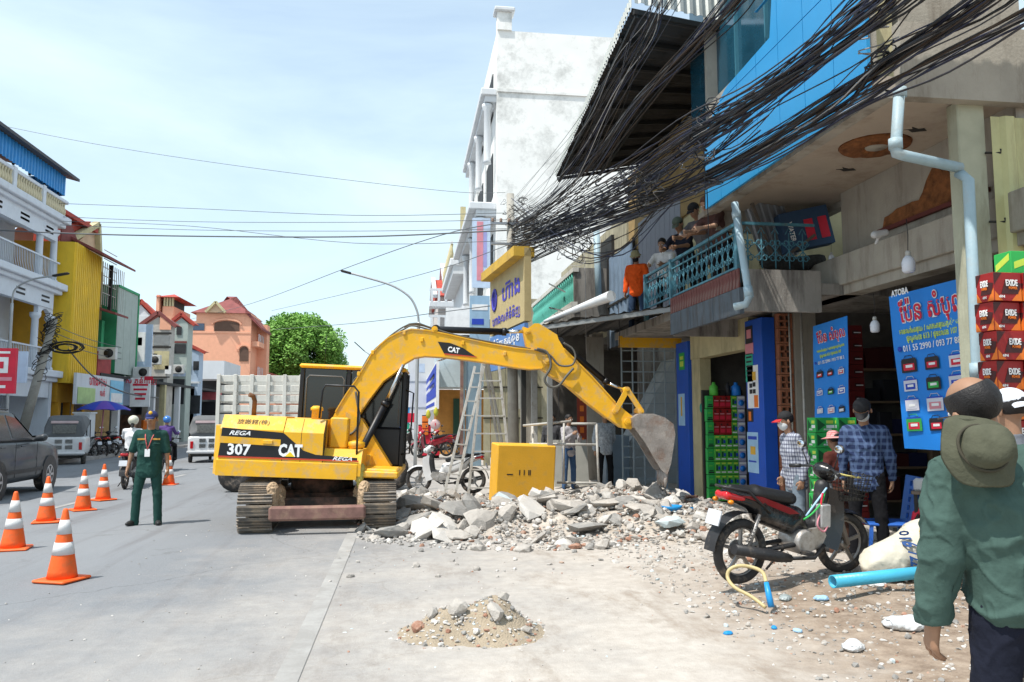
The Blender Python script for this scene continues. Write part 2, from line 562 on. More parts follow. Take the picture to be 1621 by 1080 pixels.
# ------------------------------------------------------------------ people
SKIN = mat('skin', (0.30, 0.165, 0.10), rough=0.55, var=0.08, scale=8, bump=0.05, bscale=60)
SKIN2 = mat('skin_light', (0.40, 0.24, 0.16), rough=0.55, var=0.08, scale=8, bump=0.05, bscale=60)
HAIR = mat('hair', (0.012, 0.010, 0.010), rough=0.55, var=0.3, scale=40, bump=0.25, bscale=160)
EYEW = mat('eye_white', (0.7, 0.68, 0.64), rough=0.3, bump=0)
EYEB = mat('eye_dark', (0.01, 0.008, 0.006), rough=0.2, bump=0)
LIP = mat('lips', (0.25, 0.10, 0.08), rough=0.5, bump=0)
SOLE = mat('shoe_leather', (0.02, 0.02, 0.02), rough=0.5, bump=0.1)
def hand_prims(w, d, n, s, curl=0.5, sc=1.0):
 """Palm and five bent fingers: w wrist, d pointing, n palm normal (fingers curl towards it), s thumb side."""
 d, n, s = d.normalized(), n.normalized(), s.normalized()
 P = []
 pal = w + d * 0.085 * sc
 for k in (-1, 0, 1):
  P.append(('c', w + s * 0.010 * k * sc, 0.019 * sc, pal + s * 0.024 * k * sc, 0.0135 * sc, 0.012))
 for i, (o, L) in enumerate(((0.033, 0.070), (0.011, 0.078), (-0.011, 0.072), (-0.031, 0.056))):
  p = pal + s * o * sc - d * (0.004 * abs(i - 1)) * sc
  a = curl * (0.55 + 0.08 * i)
  dd = d
  for j, fr in enumerate((0.45, 0.32, 0.23)):
   dd = (dd * math.cos(a) + n * math.sin(a)).normalized() if j or curl > 0.3 else d
   q = p + dd * L * fr * sc
   P.append(('c', p, (0.0098 - 0.001 * j) * sc, q, (0.0088 - 0.001 * j) * sc, 0.004))
   p = q
   nn = (n - dd * n.dot(dd))
   n2 = nn.normalized() if nn.length > 0.05 else n
   a = curl * 0.9
   dd = (dd * math.cos(a * 0.5) + n2 * math.sin(a * 0.5)).normalized()
 b = w + d * 0.03 * sc + s * 0.020 * sc
 t1 = b + (d * 0.6 + s * 0.75 + n * 0.25).normalized() * 0.042 * sc
 t2 = t1 + (d * 0.9 + s * 0.25 + n * 0.35).normalized() * 0.032 * sc
 P.append(('c', b, 0.015 * sc, t1, 0.0115 * sc, 0.01)); P.append(('c', t1, 0.011 * sc, t2, 0.009 * sc, 0.004))
 return P
def person(label, loc, rotz=0.0, H=1.7, group=None, lean=(0, 0, 1), neck=(0, -0.12, 1), face=(0, -1, -0.08), tw=0.0,
   armL=((0.16, -0.02, -1), (0.08, -0.18, -1)), armR=((-0.16, -0.02, -1), (-0.08, -0.18, -1)),
   legL=((0.10, -0.03, -1), (0.03, 0.03, -1)), legR=((-0.10, -0.03, -1), (-0.03, 0.03, -1)), pelvis=None,
   shirt=None, sleeve='long', hem=0.09, trousers=None, leg='long', shoe=None, skin=None, hair='short', hairm=None,
   h=0.012, fat=1.0, fold=0.012, fscale=9.0, mask=None, curl=(0.6, 0.6), loose=0.0, feet=(0, 0), handn=None):
 skin = skin or SKIN; hairm = hairm or HAIR; shoe = shoe or SOLE
 t = thing('person', label, 'person', loc, rotz, group)
 def U(v): return Vector(v).normalized()
 L = U(lean)
 ct, st = math.cos(tw), math.sin(tw)
 sx = Vector((ct, st, 0)); sx = (sx - L * sx.dot(L)).normalized()
 fr = L.cross(sx)                     # points backwards (+Y)
 aL, aR = (U(armL[0]), U(armL[1])), (U(armR[0]), U(armR[1]))
 lL, lR = (U(legL[0]), U(legL[1])), (U(legR[0]), U(legR[1]))
 th, sh, an = 0.245 * H, 0.235 * H, 0.045 * H
 if pelvis is None:
  drop = max(-lL[0].z * th - lL[1].z * sh, -lR[0].z * th - lR[1].z * sh)
  P = Vector((0, 0, drop + an + 0.01 * H))
 else: P = Vector(pelvis)
 hipL, hipR = P + Vector((0.052 * H, 0, -0.01 * H)), P + Vector((-0.052 * H, 0, -0.01 * H))
 nb = P + L * 0.305 * H
 shL, shR = P + L * 0.275 * H + sx * 0.107 * H, P + L * 0.275 * H - sx * 0.107 * H
 kL, kR = hipL + lL[0] * th, hipR + lR[0] * th
 fL, fR = kL + lL[1] * sh, kR + lR[1] * sh
 eL, eR = shL + aL[0] * 0.17 * H, shR + aR[0] * 0.17 * H
 wL, wR = eL + aL[1] * 0.145 * H, eR + aR[1] * 0.145 * H
 N = U(neck)
 hc = nb + N * 0.105 * H
 F = U(face)
 hz = (N - F * N.dot(F)); hz = hz.normalized()
 hy = -F
 hx = hy.cross(hz)
 HM = Matrix((hx, hy, hz)).transposed()
 def hp(x, y, z): return hc + HM @ Vector((x * H / 1.7, y * H / 1.7, z * H / 1.7))
 s = H / 1.7
 def torso(o=0.0, low=0.0):
  w = fat
  q = []
  for k in (-1, 1):
   q.append(('c', P + sx * k * 0.052 * s * w - L * low, (0.098 * w + o) * s, P + L * 0.19 * H + sx * k * 0.062 * s, (0.088 * w ** 0.5 + o) * s, 0.06))
   q.append(('c', P + L * 0.19 * H + sx * k * 0.065 * s, (0.088 + o) * s, P + L * 0.262 * H + sx * k * 0.10 * s, (0.060 + o) * s, 0.06))
  q.append(('c', P + L * 0.265 * H - sx * 0.13 * s, (0.048 + o) * s, P + L * 0.265 * H + sx * 0.13 * s, (0.048 + o) * s, 0.06))
  q.append(('c', P + L * 0.10 * H - fr * 0.02 * (fat - 0.8) * 3, (0.095 * w + o) * s, P + L * 0.2 * H, (0.095 + o) * s, 0.06))
  return q
 B = [(a, b, c - 0.012, d, e - 0.012, k) for a, b, c, d, e, k in torso()]
 B.append(('c', nb - L * 0.03, 0.052 * s, hc - N * 0.03, 0.050 * s, 0.025))
 B.append(('e', hp(0, 0.012, 0.03), (0.077 * s, 0.093 * s, 0.090 * s), HM, 0.02))
 B.append(('e', hp(0, -0.025, -0.045), (0.056 * s, 0.062 * s, 0.070 * s), HM, 0.03))
 B.append(('c', hp(0, -0.084, 0.0), 0.007 * s, hp(0, -0.100, -0.030), 0.012 * s, 0.012))
 B.append(('c', hp(0.022, -0.072, -0.062), 0.008 * s, hp(-0.022, -0.072, -0.062), 0.008 * s, 0.008))
 B.append(('c', hp(0.045, -0.066, 0.022), 0.008 * s, hp(-0.045, -0.066, 0.022), 0.008 * s, 0.01))
 for k in (-1, 1):
  B.append(('e', hp(k * 0.086, 0.010, -0.010), (0.012 * s, 0.020 * s, 0.033 * s), HM, 0.006))
 for a, b, c, k in ((shL, eL, wL, 1), (shR, eR, wR, -1)):
  B.append(('c', a, 0.044 * s, b, 0.036 * s, 0.02)); B.append(('c', b, 0.036 * s, c, 0.024 * s, 0.02))
 for a, b, c in ((hipL, kL, fL), (hipR, kR, fR)):
  B.append(('c', a, 0.074 * s, b, 0.048 * s, 0.03)); B.append(('c', b, 0.050 * s, c, 0.034 * s, 0.02))
  B.append(('c', c, 0.034 * s, c + Vector((0, -0.02 * s, -0.03 * s)), 0.028 * s, 0.02))
 for w, a, k, cu in ((wL, aL[1], 1, curl[0]), (wR, aR[1], -1, curl[1])):
  n = Vector(handn) if handn else Vector((-k, 0, 0))
  n = n - a * n.dot(a); n = n.normalized() if n.length > 0.1 else Vector((0, 1, 0))
  sd = n.cross(a) * k
  if sd.dot(-fr) < 0 and handn is None: sd = -sd
  B += hand_prims(w, a, n, sd, cu, s * 1.04)
 sdf_obj('body', skin, t, B, h=h, k=0.02)
 for k in (-1, 1):
  e = MB().ball(hp(k * 0.031, -0.079, 0.004), 0.0125 * s, 8, 6, 0)
  e.ball(hp(k * 0.031, -0.088, 0.003), 0.0065 * s, 6, 4, 1)
  e.build('eye', [EYEW, EYEB], t)
 MB().tube([hp(-0.020, -0.084, -0.058), hp(0, -0.089, -0.057), hp(0.020, -0.084, -0.058)], [0.003 * s, 0.006 * s, 0.003 * s], 6).build('mouth', LIP, t)
 if mask:
  sdf_obj('face_mask', mask, t, [('e', hp(0, -0.030, -0.045), (0.066 * s, 0.068 * s, 0.072 * s), HM, 0.02), ('c', hp(0, -0.08, -0.01), 0.018 * s, hp(0, -0.095, -0.03), 0.016 * s, 0.02)],
    h=min(h, 0.009), cuts=[('p', hp(0, 0, -0.005), HM @ Vector((0, 0, 1))), ('p', hp(0, 0.01, 0), HM @ Vector((0, 1, 0)))])
 if hair in ('short', 'long', 'balding', 'tail'):
  pr = [('e', hp(0, 0.018, 0.036), (0.086 * s, 0.099 * s, 0.095 * s), HM, 0.02)]
  cuts = [('p', hp(0, -0.048, 0.045), HM @ Vector((0, -0.75, -0.66)))]
  if hair == 'short': cuts.append(('p', hp(0, 0, -0.035), HM @ Vector((0, 0.1, -1))))
  if hair == 'balding':
   cuts = [('p', hp(0, 0.0, -0.05), HM @ Vector((0, 0.1, -1))), ('p', hp(0, 0.03, 0.086), HM @ Vector((0, -0.15, 1))), ('p', hp(0, -0.055, 0), HM @ Vector((0, -1, 0)))]
  if hair in ('long', 'tail'):
   pr.append(('c', hp(0, 0.07, -0.01), 0.05 * s, hp(0, 0.10, -0.16), 0.035 * s, 0.03))
   if hair == 'tail': pr.append(('c', hp(0, 0.10, -0.14), 0.036 * s, hp(0, 0.14, -0.36), 0.018 * s, 0.03))
  sdf_obj('hair', hairm, t, pr, h=min(h, 0.010), cuts=cuts, fold=0.002, fscale=40)
 if shirt:
  S = torso(0.012 + loose, hem)
  for a, b, c in ((shL, eL, wL), (shR, eR, wR)):
   if sleeve == 'long':
    S.append(('c', a, (0.058 + loose) * s, b, (0.052 + loose) * s, 0.03)); S.append(('c', b, (0.052 + loose) * s, b.lerp(c, 0.93), (0.036 + loose) * s, 0.015))
   else:
    S.append(('c', a, (0.058 + loose) * s, a.lerp(b, 0.85), (0.056 + loose) * s, 0.03))
  S.append(('c', nb - L * 0.035, 0.066 * s, nb + N * 0.012, 0.060 * s, 0.03))
  cu = [('p', P - L * (hem + 0.075), -L), ('p', nb + L * 0.03 * s, L + F * 0.25)]
  sdf_obj('shirt', shirt, t, S, h=h, fold=fold, fscale=fscale, cuts=cu)
 if trousers:
  T = [('c', P + sx * 0.05 * s, (0.104 * fat) * s, P - sx * 0.05 * s, (0.104 * fat) * s, 0.04), ('c', P + L * 0.04, 0.098 * fat * s, P, 0.1 * fat * s, 0.05)]
  for a, b, c in ((hipL, kL, fL), (hipR, kR, fR)):
   T.append(('c', a, 0.092 * s, b, 0.066 * s, 0.03))
   if leg == 'long': T.append(('c', b, 0.066 * s, b.lerp(c, 1.12), 0.060 * s, 0.02))
   else: T.append(('c', b, 0.066 * s, b.lerp(c, 0.12), 0.066 * s, 0.02))
  sdf_obj('trousers', trousers, t, T, h=h, fold=fold * 0.5)
 for c, a in ((fL, feet[0]), (fR, feet[1])):
  dr = Vector((math.sin(a), -math.cos(a), 0))
  z = c.z - an
  b0 = Vector((c.x, c.y, z))
  sdf_obj('shoe', shoe, t, [('c', b0 - dr * 0.035 * s + V(0, 0, 0.042), 0.040 * s, b0 + dr * 0.10 * s + V(0, 0, 0.034), 0.034 * s),
         ('c', b0 + dr * 0.09 * s + V(0, 0, 0.036), 0.036 * s, b0 + dr * 0.15 * s + V(0, 0, 0.030), 0.028 * s)], h=0.012, k=0.03,
    cuts=[('p', b0 + V(0, 0, 0.0), V(0, 0, -1))])
 t['_hc'] = tuple(hc)
 return dict(t=t, hc=hc, HM=HM, hp=hp, s=s, nb=nb, P=P, wL=wL, wR=wR, shL=shL, shR=shR, L=L, sx=sx, fr=fr)
def cap_on(p, m, brim=None, back=False, name='cap', visor=True):
 """A baseball cap on a person's head."""
 hp, s, HM = p['hp'], p['s'], p['HM']
 f = 1 if back else -1
 sdf_obj(name, m, p['t'], [('e', hp(0, 0.012, 0.048), (0.090 * s, 0.102 * s, 0.088 * s), HM, 0.02)], h=0.009, cuts=[('p', hp(0, 0, 0.042), HM @ Vector((0, 0.0, -1)))])
 if visor:
  b = MB()
  def fn(u, v):
   a = (u - 0.5) * 2.0
   r = 0.085 + 0.078 * v * math.cos(a * 0.9)
   return hp(math.sin(a) * 0.083 * (1 - 0.1 * v), f * (0.02 + math.cos(a) * r), 0.046 - 0.022 * v - 0.012 * abs(a) ** 2 * v)
  b.grid(fn, 10, 4)
  def fn2(u, v): return fn(u, v) - HM @ Vector((0, 0, 0.006))
  b.grid(fn2, 10, 4, flip=True)
  b.build('cap_visor', brim or m, p['t'])
def hat_on(p, m, wide=0.07):
 hp, s, HM = p['hp'], p['s'], p['HM']
 prof = [(0.001, 0.142), (0.05, 0.138), (0.082, 0.115), (0.095, 0.055), (0.098, 0.050), (0.098 + wide, 0.026), (0.098 + wide, 0.022), (0.095, 0.043), (0.085, 0.05)]
 MB().lathe([(r * s, z * s) for r, z in prof], 24, hp(0, 0.01, 0), HM).build('hat', m, p['t'])
def helmet_on(p, m, vis=None):
 hp, s, HM = p['hp'], p['s'], p['HM']
 sdf_obj('helmet', m, p['t'], [('e', hp(0, 0.015, 0.035), (0.125 * s, 0.140 * s, 0.125 * s), HM, 0.02)], h=0.012,
   cuts=[('p', hp(0, -0.07, 0.0), HM @ Vector((0, -0.8, -0.6))), ('p', hp(0, 0, -0.07), HM @ Vector((0, 0, -1)))])
def cl(name, c, **k):
 k.setdefault('rough', 0.9); k.setdefault('spec', 0.15)
 return mat('cloth_' + name, c, var=k.pop('var', 0.14), scale=14, bump=k.pop('bump', 0.6), bscale=k.pop('bscale', 13), **k)
# the officer in the road
c_off = cl('dark_green_uniform', (0.020, 0.062, 0.052))
p = person('man in a dark green uniform and navy cap with an id card', on(232, 831, z=0.0), R(2), 1.70,
   lean=(0.02, 0, 1), armL=((0.22, -0.02, -1), (0.10, -0.10, -1)), armR=((-0.30, 0.02, -1), (-0.16, -0.20, -1)),
   legL=((0.12, -0.02, -1), (0.04, 0.05, -1)), legR=((-0.17, -0.03, -1), (-0.04, 0.04, -1)), feet=(0.3, -0.5),
   shirt=c_off, sleeve='short', hem=0.12, trousers=c_off, fat=1.08, fold=0.012, loose=0.008, h=0.011)
cap_on(p, mat('cap_navy', (0.02, 0.03, 0.12), rough=0.8), mat('cap_navy', None))
MB().ball(p['hp'](0, -0.062, 0.10), (0.030, 0.030, 0.032), 10, 6).build('cap_panel', mat('cap_yellow', (0.75, 0.42, 0.04), rough=0.8), p['t'])
LAN = mat('lanyard', (0.55, 0.12, 0.12), rough=0.8, scale=60, var=0.5)
nb = p['nb']
card = nb + V(0, -0.175, -0.33)
MB().tube([nb + V(0.075, -0.03, -0.0), nb + V(0.05, -0.125, -0.10), card + V(0, 0, 0.05)], 0.008, 6).tube(
 [nb + V(-0.075, -0.03, -0.0), nb + V(-0.05, -0.125, -0.10), card + V(0, 0, 0.05)], 0.008, 6).build('lanyard', LAN, p['t'])
MB().obox(card, (0.075, 0.004, 0.115), None, 0, 0.001).build('id_card', mat('white_card', (0.8, 0.8, 0.8), rough=0.4), p['t'])
GOLD = mat('badge_gold', (0.55, 0.28, 0.05), rough=0.7)
for k in (-1, 1):
 MB().obox(nb + V(k * 0.105, -0.118, -0.125), (0.115, 0.012, 0.026), None, 0, 0.002).build('badge', GOLD, p['t'])
 MB().obox(nb + V(k * 0.105, -0.128, -0.19), (0.11, 0.012, 0.012), None, 0, 0.002).build('pocket_flap', mat('cloth_flap', (0.016, 0.065, 0.05)), p['t'])
# rider behind the officer is built with her motorbike later
# the man close to the camera, seen from behind
c_ol = cl('grey_green_shirt', (0.056, 0.098, 0.084), bump=1.0, bscale=7)
PX_FG = on(1612, HOR, d=2.95)
p = person('balding man close by, seen from behind in a grey green shirt', (PX_FG.x - 0.02, PX_FG.y, 0.0), R(172), 1.77,
   lean=(0.10, -0.03, 1), neck=(0.42, -0.12, 1), face=(0.16, -1, -0.12), armL=((0.17, -0.02, -1), (0.04, -0.22, -1)), armR=((-0.25, 0.02, -1), (-0.04, -0.12, -1)),
   shirt=c_ol, sleeve='long', hem=-0.02, trousers=cl('navy_trousers', (0.012, 0.014, 0.025)), fat=1.0, fold=0.022, h=0.0075, loose=0.022, fscale=6.5, hair='balding', skin=SKIN,
   curl=(0.5, 0.9))
FG = p
hs = p['s']
hatm = mat('cloth_olive_hat', (0.088, 0.090, 0.062), rough=0.9, scale=12, bump=0.7, bscale=14, spec=0.1)
hc0 = p['nb'] + p['fr'] * 0.150 + p['L'] * (0.040) + p['sx'] * 0.145
ax = (p['fr'] * 0.93 + V(0, 0, 0.36)).normalized()
HR = frame((0, 0, 0), ax)
def crump(v, s=1.0):
 n = noise.noise_vector(v * 14) * 0.012 * s + noise.noise_vector(v * 5) * 0.02
 return v + n
b = MB()
prof = [(0.165, -0.030), (0.160, -0.020), (0.10, 0.0), (0.098, 0.006), (0.094, 0.062), (0.080, 0.090), (0.045, 0.098), (0.0, 0.100)]
b.lathe(prof, 40, (0, 0, 0))
b.lathe([(0.165, -0.030), (0.158, -0.027), (0.095, -0.007), (0.088, 0.056), (0.0, 0.09)], 40, (0, 0, 0))
b.v = [tuple(hc0 + HR @ crump(Vector(q) * 0.86 + V(0, 0, 0.014 * math.sin(3 * math.atan2(q[1], q[0])) * (math.hypot(q[0], q[1]) / 0.165) ** 3))) for q in b.v]
hatpos = b
hat_t = thing('bucket_hat', 'olive cloth bucket hat hanging on the back of the man in the grey green shirt', 'hat', wm(p['t']) @ hc0)
hb = MB(); hb.v = [tuple(wm(p['t']) @ Vector(q)) for q in b.v]; hb.f, hb.m, hb.s = b.f, b.m, b.s
hb.build('hat_shell', hatm, hat_t, world=True, fix=True)
bb = MB().tube([wm(p['t']) @ (hc0 + HR @ V(0.086 * math.cos(a), 0.086 * math.sin(a), 0.010)) for a in [2 * math.pi * i / 32 for i in range(32)]], 0.006, 6, closed=True)
bb.build('hat_band', mat('cloth_hat_band', (0.05, 0.045, 0.03), rough=0.9), hat_t, world=True)
# glasses temple and mask strap
MB().tube([p['hp'](-0.083, -0.09, 0.008), p['hp'](-0.083, 0.0, 0.008)], 0.003, 6).build('glasses_temple', mat('dark_metal', (0.05, 0.03, 0.02), rough=0.3), p['t'])
MB().tube([p['hp'](0.083, -0.09, 0.008), p['hp'](0.083, 0.0, 0.008)], 0.003, 6).build('glasses_temple', mat('dark_metal', None), p['t'])
MB().tube([p['hp'](-0.070, -0.05, -0.035), p['hp'](-0.083, 0.0, 0.012), p['hp'](-0.088, 0.026, -0.005), p['hp'](-0.070, -0.05, -0.055)], 0.0035, 6).build('mask_strap', mat('white_cloth', (0.7, 0.7, 0.7)), p['t'])
# man in blue plaid shirt, looking down
plaid_b = mat('cloth_blue_plaid', (0.022, 0.034, 0.085), rough=0.9, bump=0.25, bscale=18, spec=0.15, scale=10, plaid=((0.10, 0.15, 0.27), 14.0, 0.4))
dark_tr = cl('black_trousers', (0.010, 0.010, 0.012))
q = on(1368, HOR, d=8.5)
p = person('man in a blue plaid shirt, black cap and white mask looking down', (q.x, q.y, 0.12), R(-40), 1.69, lean=(0, -0.06, 1), neck=(0, -0.45, 1), face=(0.0, -0.75, -0.62),
   armL=((0.20, 0.12, -1), (0.0, 0.25, -1)), armR=((-0.18, 0.10, -1), (-0.02, 0.12, -1)), shirt=plaid_b, trousers=dark_tr, hem=0.10, mask=mat('white_mask', (0.55, 0.57, 0.57), rough=0.8), hair='short', h=0.010, loose=0.004, fold=0.018, fat=0.98)
cap_on(p, mat('cap_black', (0.012, 0.012, 0.014), rough=0.8))
# man in checked shirt and red cap bending by the motorbike
plaid_w = mat('cloth_white_check', (0.42, 0.44, 0.50), rough=0.9, bump=0.2, bscale=18, spec=0.15, scale=10, plaid=((0.01, 0.015, 0.06), 22.0, 0.42))
q = on(1256, HOR, d=9.4)
p = person('man in a white and navy checked shirt and red brimmed cap', (q.x, q.y, 0.12), R(-95), 1.56, lean=(0.0, -0.10, 1), neck=(0, -0.35, 1), face=(0.0, -1, -0.2),
   armL=((0.12, 0.35, -1), (0.0, -0.2, -1)), armR=((-0.12, 0.30, -1), (0, -0.45, -0.9)), shirt=plaid_w, trousers=cl('grey_shorts', (0.16, 0.20, 0.24)), leg='short', hem=0.10, mask=mat('white_mask', None), h=0.011, loose=0.01)
cap_on(p, mat('cap_black', None), mat('cap_red', (0.45, 0.015, 0.015), rough=0.7))
# partly hidden person with the krama hat
q = on(1322, HOR, d=9.0)
krama = mat('cloth_krama', (0.62, 0.42, 0.40), rough=0.9, bump=0.2, scale=20, plaid=((0.50, 0.06, 0.07), 45.0, 0.5))
p = person('person in a pink checked sun hat, half hidden behind the man in blue plaid', (q.x, q.y, 0.12), R(200), 1.33, neck=(0.0, -0.3, 1), shirt=cl('dark_red_shirt', (0.09, 0.025, 0.02)), trousers=cl('brown_trousers', (0.10, 0.05, 0.035)), h=0.013)
hat_on(p, krama, 0.075)
# white cap person right of the foreground man
q = on(1603, HOR, d=4.6)
p = person('person in a pale cap turned backwards standing behind the man in the grey green shirt', (q.x, q.y, 0.1), R(190), 1.66, shirt=cl('grey_tee', (0.12, 0.13, 0.15)), trousers=dark_tr, h=0.012)
cap_on(p, mat('cap_white', (0.62, 0.64, 0.70), rough=0.8), back=True)
# five people leaning over the balcony
BZ = 3.45
def balc(px, x, label, H, **k):
 q = on(px, HOR, x=x)
 return person(label, (q.x, q.y, BZ), H=H, **k)
p = balc(1012, 4.86, 'man in an orange long sleeved shirt and dark face mask standing above the awning', 1.68, rotz=R(-38), lean=(0, -0.05, 1), neck=(0, -0.3, 1), face=(0, -0.9, -0.45),
   shirt=cl('orange', (0.75, 0.10, 0.015)), trousers=cl('jeans', (0.035, 0.06, 0.11)), mask=mat('black_mask', (0.01, 0.01, 0.012), rough=0.8), armL=((0.25, -0.1, -1), (0.1, -0.45, -0.9)), h=0.012, loose=0.012)
hat_on(p, mat('cloth_khaki_hat', (0.30, 0.27, 0.15), rough=0.9), 0.03)
lean_arms = dict(armL=((0.2, -0.7, -0.8), (-0.3, -0.9, -0.2)), armR=((-0.2, -0.7, -0.8), (0.3, -0.9, -0.2)))
p = balc(1058, 4.95, 'dark haired person in a white t-shirt watching from the balcony', 1.60, rotz=R(-40), lean=(0, -0.22, 1), neck=(0, -0.3, 1), face=(0, -0.9, -0.4),
   shirt=cl('white', (0.72, 0.72, 0.72)), sleeve='short', trousers=dark_tr, skin=SKIN, h=0.013, **lean_arms)
p = balc(1094, 4.92, 'man in a dark shirt and grey green cap leaning over the balcony rail', 1.70, rotz=R(-52), lean=(0, -0.42, 1), neck=(0, -0.6, 1), face=(0, -0.75, -0.6),
   shirt=cl('dark_navy', (0.02, 0.022, 0.035)), sleeve='short', trousers=dark_tr, h=0.013, **lean_arms)
cap_on(p, mat('cap_green', (0.10, 0.13, 0.10), rough=0.85))
p = balc(1128, 4.95, 'man in a grey shirt and black cap bending over the balcony rail', 1.74, rotz=R(-60), lean=(0, -0.50, 1), neck=(0, -0.8, 1), face=(0, -0.85, -0.55),
   shirt=cl('mid_grey', (0.13, 0.13, 0.14)), sleeve='short', trousers=dark_tr, h=0.013, **lean_arms)
cap_on(p, mat('cap_black', None))
p = balc(1152, 4.90, 'brown haired person in a brown top resting both arms on the balcony rail', 1.66, rotz=R(-66), lean=(0, -0.55, 1), neck=(0, -0.8, 1), face=(0, -0.8, -0.6),
   shirt=cl('brown', (0.10, 0.055, 0.05)), sleeve='short', trousers=dark_tr, hairm=mat('hair_brown', (0.10, 0.035, 0.015), rough=0.5, scale=40, bump=0.4), skin=SKIN2, h=0.013, **lean_arms)
# men in the open ground floor behind the rubble
q = on(957, HOR, d=17.3)
pat = mat('cloth_pale_pattern', (0.34, 0.37, 0.40), rough=0.9, scale=26, var=0.45, bump=0.2)
p = person('man in a pale patterned shirt, white cap and dark trousers standing in the dark shop', (q.x, q.y, 0.1), R(14), 1.66, armL=((0.25, 0.25, -1), (-0.2, 0.4, -0.8)), armR=((-0.2, 0.1, -1), (0, 0, -1)),
   shirt=pat, trousers=dark_tr, h=0.014, face=(-0.2, -1, -0.25), loose=0.012)
cap_on(p, mat('cap_white', None))
q = on(900, HOR, d=17.6)
p = person('person in a white shirt and blue jeans standing inside behind the white metal frame', (q.x, q.y, 0.08), R(30), 1.60, armL=((0.2, -0.5, -1), (-0.5, -0.6, 0.3)), armR=((-0.3, -0.5, -1), (0.4, -0.6, 0.5)),
   shirt=cl('dusty_white', (0.42, 0.40, 0.42)), trousers=cl('jeans_blue', (0.05, 0.10, 0.20)), h=0.014)
q = on(874, HOR, d=18.6)
p = person('person in a dark grey top deep inside the shop, mostly in shadow', (q.x, q.y, 0.08), R(-20), 1.62, shirt=cl('dark_grey', (0.06, 0.06, 0.065)), trousers=dark_tr, h=0.015)
# ------------------------------------------------------------------ excavator
YEL = mat('machine_yellow', (0.80, 0.42, 0.015), rough=0.5, var=0.09, scale=1.8, bump=0.06, bscale=25, dirt=(0.44, 0.34, 0.22), damt=0.5, dscale=5.5)
BLK = mat('black_paint', (0.012, 0.012, 0.014), rough=0.38, bump=0.04)
GLS = mat('dark_glass', (0.010, 0.012, 0.014), rough=0.08, bump=0, spec=0.7, var=0.0)
RUB = mat('rubber_hose', (0.11, 0.105, 0.09), rough=0.65, var=0.2)
CHR = mat('chrome_rod', (0.62, 0.62, 0.62), rough=0.18, metal=1, bump=0)
STL = mat('track_steel', (0.19, 0.165, 0.14), rough=0.55, metal=0.5, var=0.3, scale=6, dirt=(0.36, 0.27, 0.18), damt=0.6, dscale=6)
MUD = mat('dried_mud', (0.42, 0.30, 0.19), rough=0.95, var=0.25, scale=9, bump=0.8, bscale=30)
BUCK = mat('bucket_steel', (0.36, 0.32, 0.29), rough=0.55, metal=0.35, var=0.3, scale=5, dirt=(0.24, 0.12, 0.07), damt=0.45, dscale=4, bump=0.35)
DCW = mat('decal_white', (0.85, 0.85, 0.85), rough=0.5, bump=0)
DCR = mat('decal_red', (0.55, 0.06, 0.02), rough=0.5, bump=0)
RUST = mat('rusty_pipe', (0.16, 0.075, 0.035), rough=0.8, var=0.4, scale=12)
EC = Vector((-1.28, 12.95, 0))
ex = thing('excavator', 'yellow tracked excavator with its boom reaching over the rubble to the right', 'excavator', EC, 0)
EA, ET = R(-3.0), R(2.3)                  # heading and lean of the upper structure
EM = Matrix.Translation(EC) @ Matrix.Rotation(EA, 4, 'Z') @ Matrix.Rotation(ET, 4, 'Y')
EMI = EM.inverted()
def eb(b, name, mats, parent=None, **k):
 """Build from upper-structure coordinates (x forward, y left, z up)."""
 b.v = [tuple(EM @ Vector(p)) for p in b.v]
 return b.build(name, mats, parent or ex, world=True, **k)
def el(px, py, yl=0.0):
 """Local (x, z) in the machine's upright plane y = yl."""
 o = EMI @ CP; d = EMI.to_3x3() @ ray(px, py)
 t = (yl - o.y) / d.y
 q = o + d * t
 return (q.x, q.z)
def eletters(txt, size, m, p, right=(1, 0, 0), up=(0, 0, 1), parent=None, **k):
 R3 = EM.to_3x3()
 return letters(txt, size, m, parent or ex, EM @ Vector(p), R3 @ Vector(right), R3 @ Vector(up), **k)
# undercarriage, lying across the boom direction
UM = Matrix.Translation(EC) @ Matrix.Rotation(R(90 + 3.5), 4, 'Z')
def ub(b, name, mats, parent=None):
 b.v = [tuple(UM @ Vector(p)) for p in b.v]
 return b.build(name, mats, parent or ex, world=True)
shoe_me = None
LT, RT, WT = 1.36, 0.31, 0.47
def track_pts(n):
 a = LT - RT
 per = 4 * a + 2 * math.pi * RT
 out = []
 for i in range(n):
  s_ = per * i / n
  if s_ < 2 * a: out.append((-a + s_, 0.025, 0.0))
  elif s_ < 2 * a + math.pi * RT:
   t = (s_ - 2 * a) / RT; out.append((a + RT * math.sin(t), 0.025 + RT - RT * math.cos(t), -t))
  elif s_ < 4 * a + math.pi * RT: out.append((a - (s_ - 2 * a - math.pi * RT), 0.025 + 2 * RT, math.pi))
  else:
   t = (s_ - 4 * a - math.pi * RT) / RT; out.append((-a - RT * math.sin(t), 0.025 + RT + RT * math.cos(t), math.pi - t))
 return out
